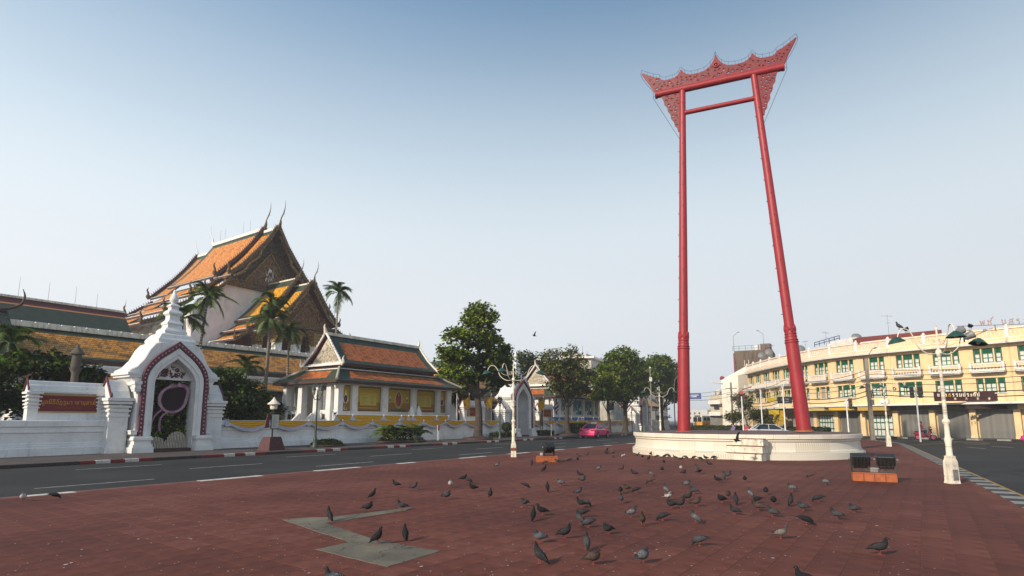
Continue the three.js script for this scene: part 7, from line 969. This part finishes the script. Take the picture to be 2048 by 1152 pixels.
// ================================================================ PIGEONS
// body lofted along a spine (x forward, y up): rings [x, y, halfWidth, halfHeight]
const SPINE = {
  stand: [[-.195, .098, .016, .004], [-.15, .108, .026, .009], [-.105, .120, .032, .02], [-.065, .130, .045, .038], [-.01, .138, .058, .052], [.04, .152, .056, .054], [.075, .178, .042, .043], [.092, .210, .027, .03], [.099, .238, .021, .023], [.108, .258, .021, .0215], [.122, .262, .017, .017], [.134, .257, .008, .008], [.143, .253, .0055, .005], [.158, .247, .0015, .0015]],
  peck: [[-.20, .165, .016, .004], [-.155, .160, .026, .009], [-.11, .155, .032, .02], [-.07, .150, .045, .038], [-.015, .142, .058, .052], [.038, .128, .055, .052], [.078, .108, .04, .04], [.105, .085, .026, .028], [.122, .065, .021, .023], [.134, .048, .021, .021], [.142, .036, .016, .016], [.147, .025, .008, .008], [.150, .018, .005, .005], [.154, .006, .0015, .0015]],
  hunch: [[-.185, .105, .016, .004], [-.14, .112, .026, .009], [-.10, .122, .034, .022], [-.06, .132, .05, .044], [-.01, .140, .066, .060], [.035, .150, .064, .062], [.062, .172, .05, .052], [.070, .196, .032, .035], [.076, .212, .024, .025], [.086, .222, .022, .0225], [.100, .224, .017, .017], [.112, .219, .008, .008], [.12, .216, .0055, .005], [.134, .21, .0015, .0015]],
  upright: [[-.165, .035, .016, .005], [-.13, .062, .026, .010], [-.095, .088, .032, .021], [-.062, .112, .045, .038], [-.018, .142, .056, .052], [.022, .176, .052, .052], [.045, .214, .04, .04], [.055, .248, .026, .028], [.06, .274, .021, .022], [.069, .292, .021, .021], [.083, .295, .017, .017], [.095, .29, .008, .008], [.104, .286, .0055, .005], [.118, .28, .0015, .0015]],
};
for (const k in SPINE) SPINE[k] = SPINE[k].map(([x, y, w, h], i) => [x * .93, Math.max(h + .004, y - .022), w * (i < 8 ? 1.1 : 1), h * (i > 1 && i < 8 ? 1.1 : 1)]);
SPINE.fly = SPINE.stand.map(([x, y, w, h]) => [x, lerp(y, .12, .72), w, h]);
const PLUM = { // body, neck, wing, bar, rump, word
  black: [[.017, .017, .019], [.014, .018, .019], [.016, .016, .018], null, 'black'],
  dark: [[.032, .032, .035], [.016, .02, .021], [.036, .036, .038], [.02, .02, .02], 'charcoal'],
  grey: [[.11, .115, .125], [.028, .036, .038], [.24, .245, .25], [.02, .02, .022], 'pale grey barred'],
  brown: [[.075, .052, .043], [.04, .026, .024], [.08, .058, .048], null, 'brown'],
  checker: [[.06, .062, .067], [.022, .027, .028], [.085, .085, .09], [.025, .025, .027], 'grey chequered'],
  tan: [[.16, .145, .12], [.07, .068, .064], [.23, .21, .165], [.04, .032, .026], 'tan barred'],
  white: [[.45, .42, .4], [.4, .37, .35], [.48, .46, .44], [.03, .028, .027], 'mottled white'],
};
const pigMat = new THREE.MeshPhysicalMaterial({ vertexColors: true, roughness: .85, specularIntensity: .35 }), legMat = mat([.22, .05, .045], .8), beakMat = mat([.03, .028, .027], .5), eyeMat = mat([.5, .12, .02], .3);
const pigCache = {};
function pigeonGeo(pose, pl) {
  const key = pose + pl; if (pigCache[key]) return pigCache[key];
  const sp_ = SPINE[pose], [cb, cn, cw, cbar] = PLUM[pl], n = 12, fine = []; // resample the spine smoothly
  const cv = new THREE.CatmullRomCurve3(sp_.map(s => V(s[0], s[1], 0)), false, 'catmullrom', .5), S = 40;
  const at = u => { const f = u * (sp_.length - 1), k = Math.min(sp_.length - 2, Math.floor(f)), e = f - k; return [lerp(sp_[k][2], sp_[k + 1][2], e), lerp(sp_[k][3], sp_[k + 1][3], e)]; };
  const pos = [], col = [], idx = [], mot = hash2(pose.length, pl.length, 3);
  for (let i = 0; i <= S; i++) { const u = i / S, p = cv.getPoint(u), tg = cv.getTangent(u), [w, h] = at(u), nx = -tg.y, ny = tg.x; for (let j = 0; j < n; j++) { const a = j / n * 2 * PI, y = Math.cos(a) * h, z = Math.sin(a) * w; pos.push(p.x + nx * y, p.y + ny * y, z); let c = u > .92 ? [.03, .028, .027] : u > .52 ? cn : cb; if (u > .46 && u <= .52) c = cb.map((v, q) => (v + cn[q]) / 2); if (u < .14) c = cb.map(v => v * .5); if (u > .66 && u < .9 && pl !== 'white') c = cn.map((v, q) => v * [1.0, 1.15, 1.1][q]); if (pl === 'white' && hash2(i >> 2, j >> 1, 9) < .3) c = [.06, .05, .05]; const k = .6 + .45 * hash2(i, j, 12); col.push(c[0] * k, c[1] * k, c[2] * k); } }
  for (let i = 0; i < S; i++) for (let j = 0; j < n; j++) { const a = i * n + j, b = i * n + (j + 1) % n; idx.push(a, a + n, b, b, a + n, b + n); }
  const body = new THREE.BufferGeometry(); body.setAttribute('position', new THREE.Float32BufferAttribute(pos, 3)); body.setAttribute('color', new THREE.Float32BufferAttribute(col, 3)); body.setIndex(idx); body.computeVertexNormals(); void fine; void mot;
  // folded wing: a curved, pointed shell lying along the flank
  const P0 = V(sp_[5][0] + .012, sp_[5][1] + .006, 0), P1 = V(sp_[1][0] - .012, sp_[1][1] + .012, 0), ax = P1.clone().sub(P0), wl = ax.length(), wing = (s) => { const NU = 16, NV = 7, q = [], c = [], id = [], d = ax.clone().normalize(), up = V(-d.y, d.x, 0); if (up.y < 0) up.negate(); for (let i = 0; i <= NU; i++) { const u = i / NU, w = .052 * Math.pow(Math.sin(Math.min(1, u * .92 + .1) * PI), .6) * (1 - .55 * u), bl = lerp(.058, .012, Math.pow(u, 1.3)); for (let j = 0; j <= NV; j++) { const v = j / NV * 2 - 1, bulge = bl * Math.sqrt(Math.max(0, 1 - v * v * .75)) + .002; const p = P0.clone().addScaledVector(d, u * wl).addScaledVector(up, v * w + .004); q.push(p.x, p.y, s * bulge); let k = cw; if (cbar && pl !== 'white' && pl !== 'checker') { const bu = u + v * .06; if (Math.abs(bu - .5) < .035 || Math.abs(bu - .66) < .045) k = cbar; } if (u > .74) k = (cbar || cw).map(z => z * .9 + .01); if (pl === 'checker' && hash2(i, j, 5) < .4) k = cbar; if (pl === 'white' && hash2(i >> 1, j >> 1, 4) < .35) k = cbar; if (pl === 'dark' && hash2(i, j, 6) < .2) k = [.09, .09, .095]; const f = .6 + .4 * hash2(i, j, 21); c.push(k[0] * f, k[1] * f, k[2] * f); } } for (let i = 0; i < NU; i++) for (let j = 0; j < NV; j++) { const a = i * (NV + 1) + j, b = a + NV + 1; if (s < 0) id.push(a, a + 1, b, b, a + 1, b + 1); else id.push(a, b, a + 1, b, b + 1, a + 1); } const g = new THREE.BufferGeometry(); g.setAttribute('position', new THREE.Float32BufferAttribute(q, 3)); g.setAttribute('color', new THREE.Float32BufferAttribute(c, 3)); g.setIndex(id); g.computeVertexNormals(); return g; };
  const spread = (s) => { const g = grid((u, v) => { const L = .30, ch = .12 * (1 - .55 * u) * (1 - .2 * u * u); return [.05 - v * ch - u * u * .1, .135 + u * .16 + .05 * Math.sin(u * PI), s * (.03 + u * L)]; }, 8, 4); const c = [], m = g.attributes.position.count; for (let i = 0; i < m; i++) { const f = .8 + .4 * hash2(i, 3, 8), k = (i / 5 | 0) > 5 ? cw.map(q => q * .6) : cw; c.push(k[0] * f, k[1] * f, k[2] * f); } g.setAttribute('color', new THREE.Float32BufferAttribute(c, 3)); return g; };
  const hd = sp_[9], leg = s => join([bar([-.008, .085, s * .022], [.003, .046, s * .024], .011, .006, 6), bar([.003, .05, s * .024], [-.004, .006, s * .025], .0045, .004, 5), ...[-.5, 0, .5, PI].map(a => bar([-.004, .006, s * .025], [-.004 + .034 * Math.cos(a), .003, s * .025 + .034 * Math.sin(a)], .0042, .002, 4))]);
  return pigCache[key] = { body: clean(body), wings: [-1, 1].map(s => clean(pose === 'fly' ? spread(s) : wing(s))), legs: pose === 'fly' ? [] : [leg(1), leg(-1)], eyes: [1, -1].map(s => clean(sp(.0042, hd[0] + .006, hd[1] + .003, s * .0195, 1, 1, .6, 6))) };
}
const pigWing = new THREE.MeshPhysicalMaterial({ vertexColors: true, roughness: .8, specularIntensity: .35, side: THREE.DoubleSide });
const birds = [];
function pigeon(X, Y, Z, ry, pose, pl, size, where) {
  const t = new THREE.Group(); t.name = numbered('pigeon'); t.position.set(X, Y, Z); t.rotation.y = ry; t.scale.setScalar(size * .81); scene.add(t);
  const G = pigeonGeo(pose, pl), add = (n, g, m) => { const o = new THREE.Mesh(g, m); o.name = n; o.castShadow = o.receiveShadow = true; t.add(o); };
  add('body', G.body, pigMat); G.wings.forEach(g => add('wing', g, pigWing)); G.legs.forEach(g => add('leg', g, legMat)); G.eyes.forEach(g => add('eye', g, eyeMat));
  if (pose === 'fly') { t.rotation.order = 'YXZ'; t.rotation.x = where && where.includes('steps') ? .75 : .35; t.rotation.z = .2; }
  birds.push({ t, pose, pl, where, ry, d: Math.hypot(X, Z), X, Z });
}
const FLOCK = [
  [6.52,-8.12,1.33,'upright','dark',1.02], [7.58,-8.35,-0.39,'hunch','dark',1.04], [8.07,-7.94,2.52,'stand','checker',0.98], [8.86,-9.62,-0.57,'upright','black',0.95], [10.61,-10.67,2.45,'stand','dark',1.00], [10.47,-9.94,-0.64,'stand','checker',0.97], [11.46,-9.59,-2.62,'hunch','white',1.07], [12.77,-10.22,-0.72,'stand','black',1.02], [12.45,-9.77,-1.43,'peck','dark',1.00], [11.13,-8.60,2.40,'stand','black',1.06], [9.67,-8.20,-0.61,'hunch','checker',1.06], [10.29,-7.48,-2.34,'upright','dark',1.05], [12.35,-7.88,-1.00,'peck','dark',0.96], [9.77,-6.25,2.75,'hunch','checker',0.97], [8.49,-5.26,0.38,'upright','black',1.00], [5.69,-6.06,-1.36,'upright','black',1.06], [6.10,-5.93,0.95,'upright','black',0.96], [4.04,-4.91,2.63,'stand','grey',1.02], [17.02,-12.08,-0.60,'stand','grey',1.03], [18.49,-11.51,0.47,'upright','dark',1.03], [9.04,-5.41,2.28,'stand','black',1.02], [10.42,-5.22,-0.76,'peck','checker',0.97], [10.25,-5.24,2.39,'stand','dark',1.01], [9.28,-4.72,2.13,'peck','dark',0.98], [8.60,-4.43,1.52,'upright','checker',1.02], [8.44,-4.20,2.21,'peck','checker',0.99], [11.81,-6.12,-0.92,'stand','checker',0.97], [11.26,-4.83,0.49,'stand','checker',0.97], [9.71,-3.99,-0.92,'stand','grey',1.00], [9.09,-3.54,-2.86,'upright','brown',1.00], [9.68,-3.41,2.00,'peck','dark',1.00], [7.03,-4.25,2.29,'hunch','grey',1.02], [7.47,-4.10,-0.63,'stand','dark',1.05], [7.01,-3.51,0.55,'upright','checker',0.96], [8.12,-3.71,2.61,'hunch','dark',0.98], [6.03,-3.65,1.59,'upright','dark',1.06], [6.34,-3.10,-0.85,'hunch','brown',1.02], [6.74,-2.64,-0.50,'hunch','grey',1.01], [22.06,-5.90,1.83,'stand','dark',1.02], [19.70,-6.23,-2.84,'hunch','white',1.04], [18.04,-5.63,-0.92,'hunch','dark',0.96], [18.75,-5.34,-1.12,'fly','dark',1.01], [16.36,-4.17,1.82,'stand','black',1.05], [17.33,-4.24,0.33,'upright','checker',1.05], [17.84,-4.25,-0.99,'stand','checker',1.06], [17.05,-3.61,-2.93,'hunch','black',0.97], [14.83,-4.56,-1.01,'hunch','grey',1.05], [13.57,-4.01,1.95,'stand','checker',0.97], [12.39,-3.80,-1.01,'stand','dark',1.00], [11.27,-3.61,-0.91,'stand','dark',1.00], [11.64,-3.41,-1.02,'stand','brown',1.00], [11.11,-3.73,2.24,'hunch','dark',1.06], [13.28,-3.18,-2.82,'hunch','brown',1.02], [12.45,-3.11,2.25,'hunch','black',1.04], [12.39,-2.82,0.31,'upright','dark',1.05], [13.64,-2.79,1.07,'upright','grey',0.96], [12.82,-2.50,1.85,'peck','black',0.96], [14.43,-2.61,-2.96,'hunch','dark',1.05], [12.79,-2.18,-2.89,'hunch','black',1.06], [12.79,-1.86,-0.20,'upright','dark',1.06], [15.33,-2.18,1.80,'stand','grey',1.04], [19.21,-2.21,1.69,'peck','brown',1.07], [11.01,-2.53,1.62,'stand','dark',0.95], [11.73,-2.27,1.76,'stand','brown',1.02], [11.16,-1.92,1.39,'hunch','checker',1.03], [12.20,-1.57,1.79,'hunch','checker',1.03], [9.76,-2.88,1.86,'upright','grey',0.98], [10.63,-1.33,-1.45,'peck','black',1.04], [9.19,-1.50,-1.23,'stand','tan',0.96], [8.08,-2.34,1.85,'peck','checker',0.98], [17.33,-1.65,1.58,'stand','grey',1.04], [13.69,-1.47,1.77,'peck','dark',1.06], [11.50,-0.96,1.65,'stand','checker',1.02], [12.47,-0.75,1.98,'hunch','checker',1.00], [8.83,-0.29,-1.19,'stand','dark',1.07], [6.73,-0.89,1.79,'stand','black',0.97], [16.59,-9.83,-0.51,'upright','black',1.05], [13.32,-7.41,1.73,'hunch','grey',1.05], [12.05,-7.06,0.62,'upright','black',1.03], [15.61,-8.01,2.04,'stand','dark',1.00], [14.29,-7.26,-0.75,'hunch','checker',1.05], [17.85,-8.46,-0.87,'stand','grey',0.99], [18.20,-7.78,-0.82,'stand','brown',1.06], [16.86,-6.78,1.95,'stand','dark',1.05], [16.95,-6.28,1.84,'upright','grey',0.96], [18.78,-6.58,-2.72,'hunch','dark',1.05], [15.09,-5.63,2.02,'peck','brown',1.03], [13.20,-5.51,2.32,'hunch','brown',0.97], [13.02,-5.21,2.04,'peck','dark',0.99], [12.68,-5.46,-2.74,'hunch','dark',0.99], [13.27,-4.57,1.38,'upright','grey',1.00], [12.23,-4.18,-0.89,'hunch','white',1.01], [21.27,-11.39,2.15,'peck','dark',1.00], [21.65,-11.20,-2.66,'hunch','black',1.02], [23.59,-12.15,2.05,'stand','checker',1.04], [24.78,-12.33,-0.93,'stand','brown',0.99], [24.15,-10.70,-2.72,'peck','brown',0.97], [25.20,-10.65,1.97,'peck','white',1.04], [25.77,-10.19,-0.85,'stand','checker',1.06], [24.69,-9.53,-2.69,'hunch','black',0.97], [27.22,-10.09,-0.17,'stand','dark',0.96], [23.81,-8.90,-0.51,'upright','black',0.99], [25.59,-9.18,1.92,'peck','checker',0.98], [25.78,-8.89,1.99,'peck','dark',1.00], [26.57,-9.00,-1.24,'peck','checker',1.02], [22.11,-7.66,-2.81,'hunch','dark',1.01], [25.06,-8.16,2.06,'stand','checker',0.99], [24.28,-7.65,-0.92,'stand','dark',0.96], [25.64,-7.88,-1.10,'peck','checker',1.02], [25.52,-7.48,1.86,'peck','dark',1.06], [25.04,-7.06,-1.21,'peck','black',1.04], [25.49,-6.95,1.92,'stand','dark',1.04], [26.16,-6.81,1.83,'peck','dark',1.06], [19.40,-11.47,2.10,'peck','brown',1.03], [20.23,-11.40,2.26,'hunch','checker',1.00], [4.46,-15.48,-2.11,'hunch','white',1.02], [4.97,-15.35,-0.23,'peck','dark',0.96]];
FLOCK.forEach(([x, z, ry, pose, pl, s]) => pigeon(x, .009, z, ry, pose, pl, s));
pigeon(24.41, 0.82, -5.39, 2.14, 'fly', 'black', 1.25, 'flying in front of the platform steps');
pigeon(32.36, 7.32, -19.92, 2.30, 'fly', 'black', 1.15, 'flying high against the sky left of the swing');
pigeon(24.10, 0.16, -11.03, 2.00, 'fly', 'dark', 1.05, 'flying low left of the round platform');
pigeon(24.96, 0.12, -11.06, -0.80, 'fly', 'brown', 1.05, 'rising with spread wings left of the round platform');
pigeon(19.24, 4.25, .3, 1.2, 'upright', 'checker', 1.0, 'perched on the left arm of the near lamp');
pigeon(19.33, 4.16, .46, -.6, 'hunch', 'black', 1.0, 'perched on the inner left arm of the near lamp');
pigeon(20.3, 4.25, 1.98, .4, 'hunch', 'black', 1.0, 'perched on the right arm of the near lamp');
pigeon(31.52, 6.49, -39.6, 2.4, 'stand', 'black', 1.15, 'perched on the pavilion gable ledge');

{ // a label that singles out each bird: look, pose, heading, then its rank by distance among its likes
  const poseW = { stand: 'standing', peck: 'pecking', hunch: 'hunched', upright: 'upright', fly: 'fluttering' }, ord = ['nearest', 'second nearest', 'third nearest', 'fourth nearest', 'fifth nearest', 'sixth nearest', 'seventh nearest', 'eighth nearest', 'ninth nearest', 'tenth nearest', 'eleventh nearest', 'twelfth nearest'], sets = {};
  for (const b of birds) { const view = Math.atan2(-b.Z, b.X), rel = Math.cos(b.ry - (view - PI / 2)), fwd = Math.cos(b.ry - view); b.h = Math.abs(rel) > .55 ? (rel > 0 ? 'facing right' : 'facing left') : fwd > 0 ? 'seen from behind' : 'facing the camera'; b.base = `${PLUM[b.pl][4]} pigeon ${poseW[b.pose]}, ${b.h}`; if (b.where) b.base = `${PLUM[b.pl][4]} pigeon ${b.where}`; (sets[b.base] ??= []).push(b); }
  for (const L of Object.values(sets)) { L.sort((a, b) => a.d - b.d); L.forEach((b, i) => tag(b.t, L.length === 1 ? b.base + (b.where ? '' : ' on the red plaza') : `${ord[i]} ${b.base}${b.where ? '' : ' on the plaza'}`, 'pigeon', 'pigeons on the plaza')); }
}

scene.traverse(o => { if (o.isMesh && o.material.bumpMap === undefined) o.material.bumpMap = null; });
renderer.setSize(1024, 576);
renderer.render(scene, camera);
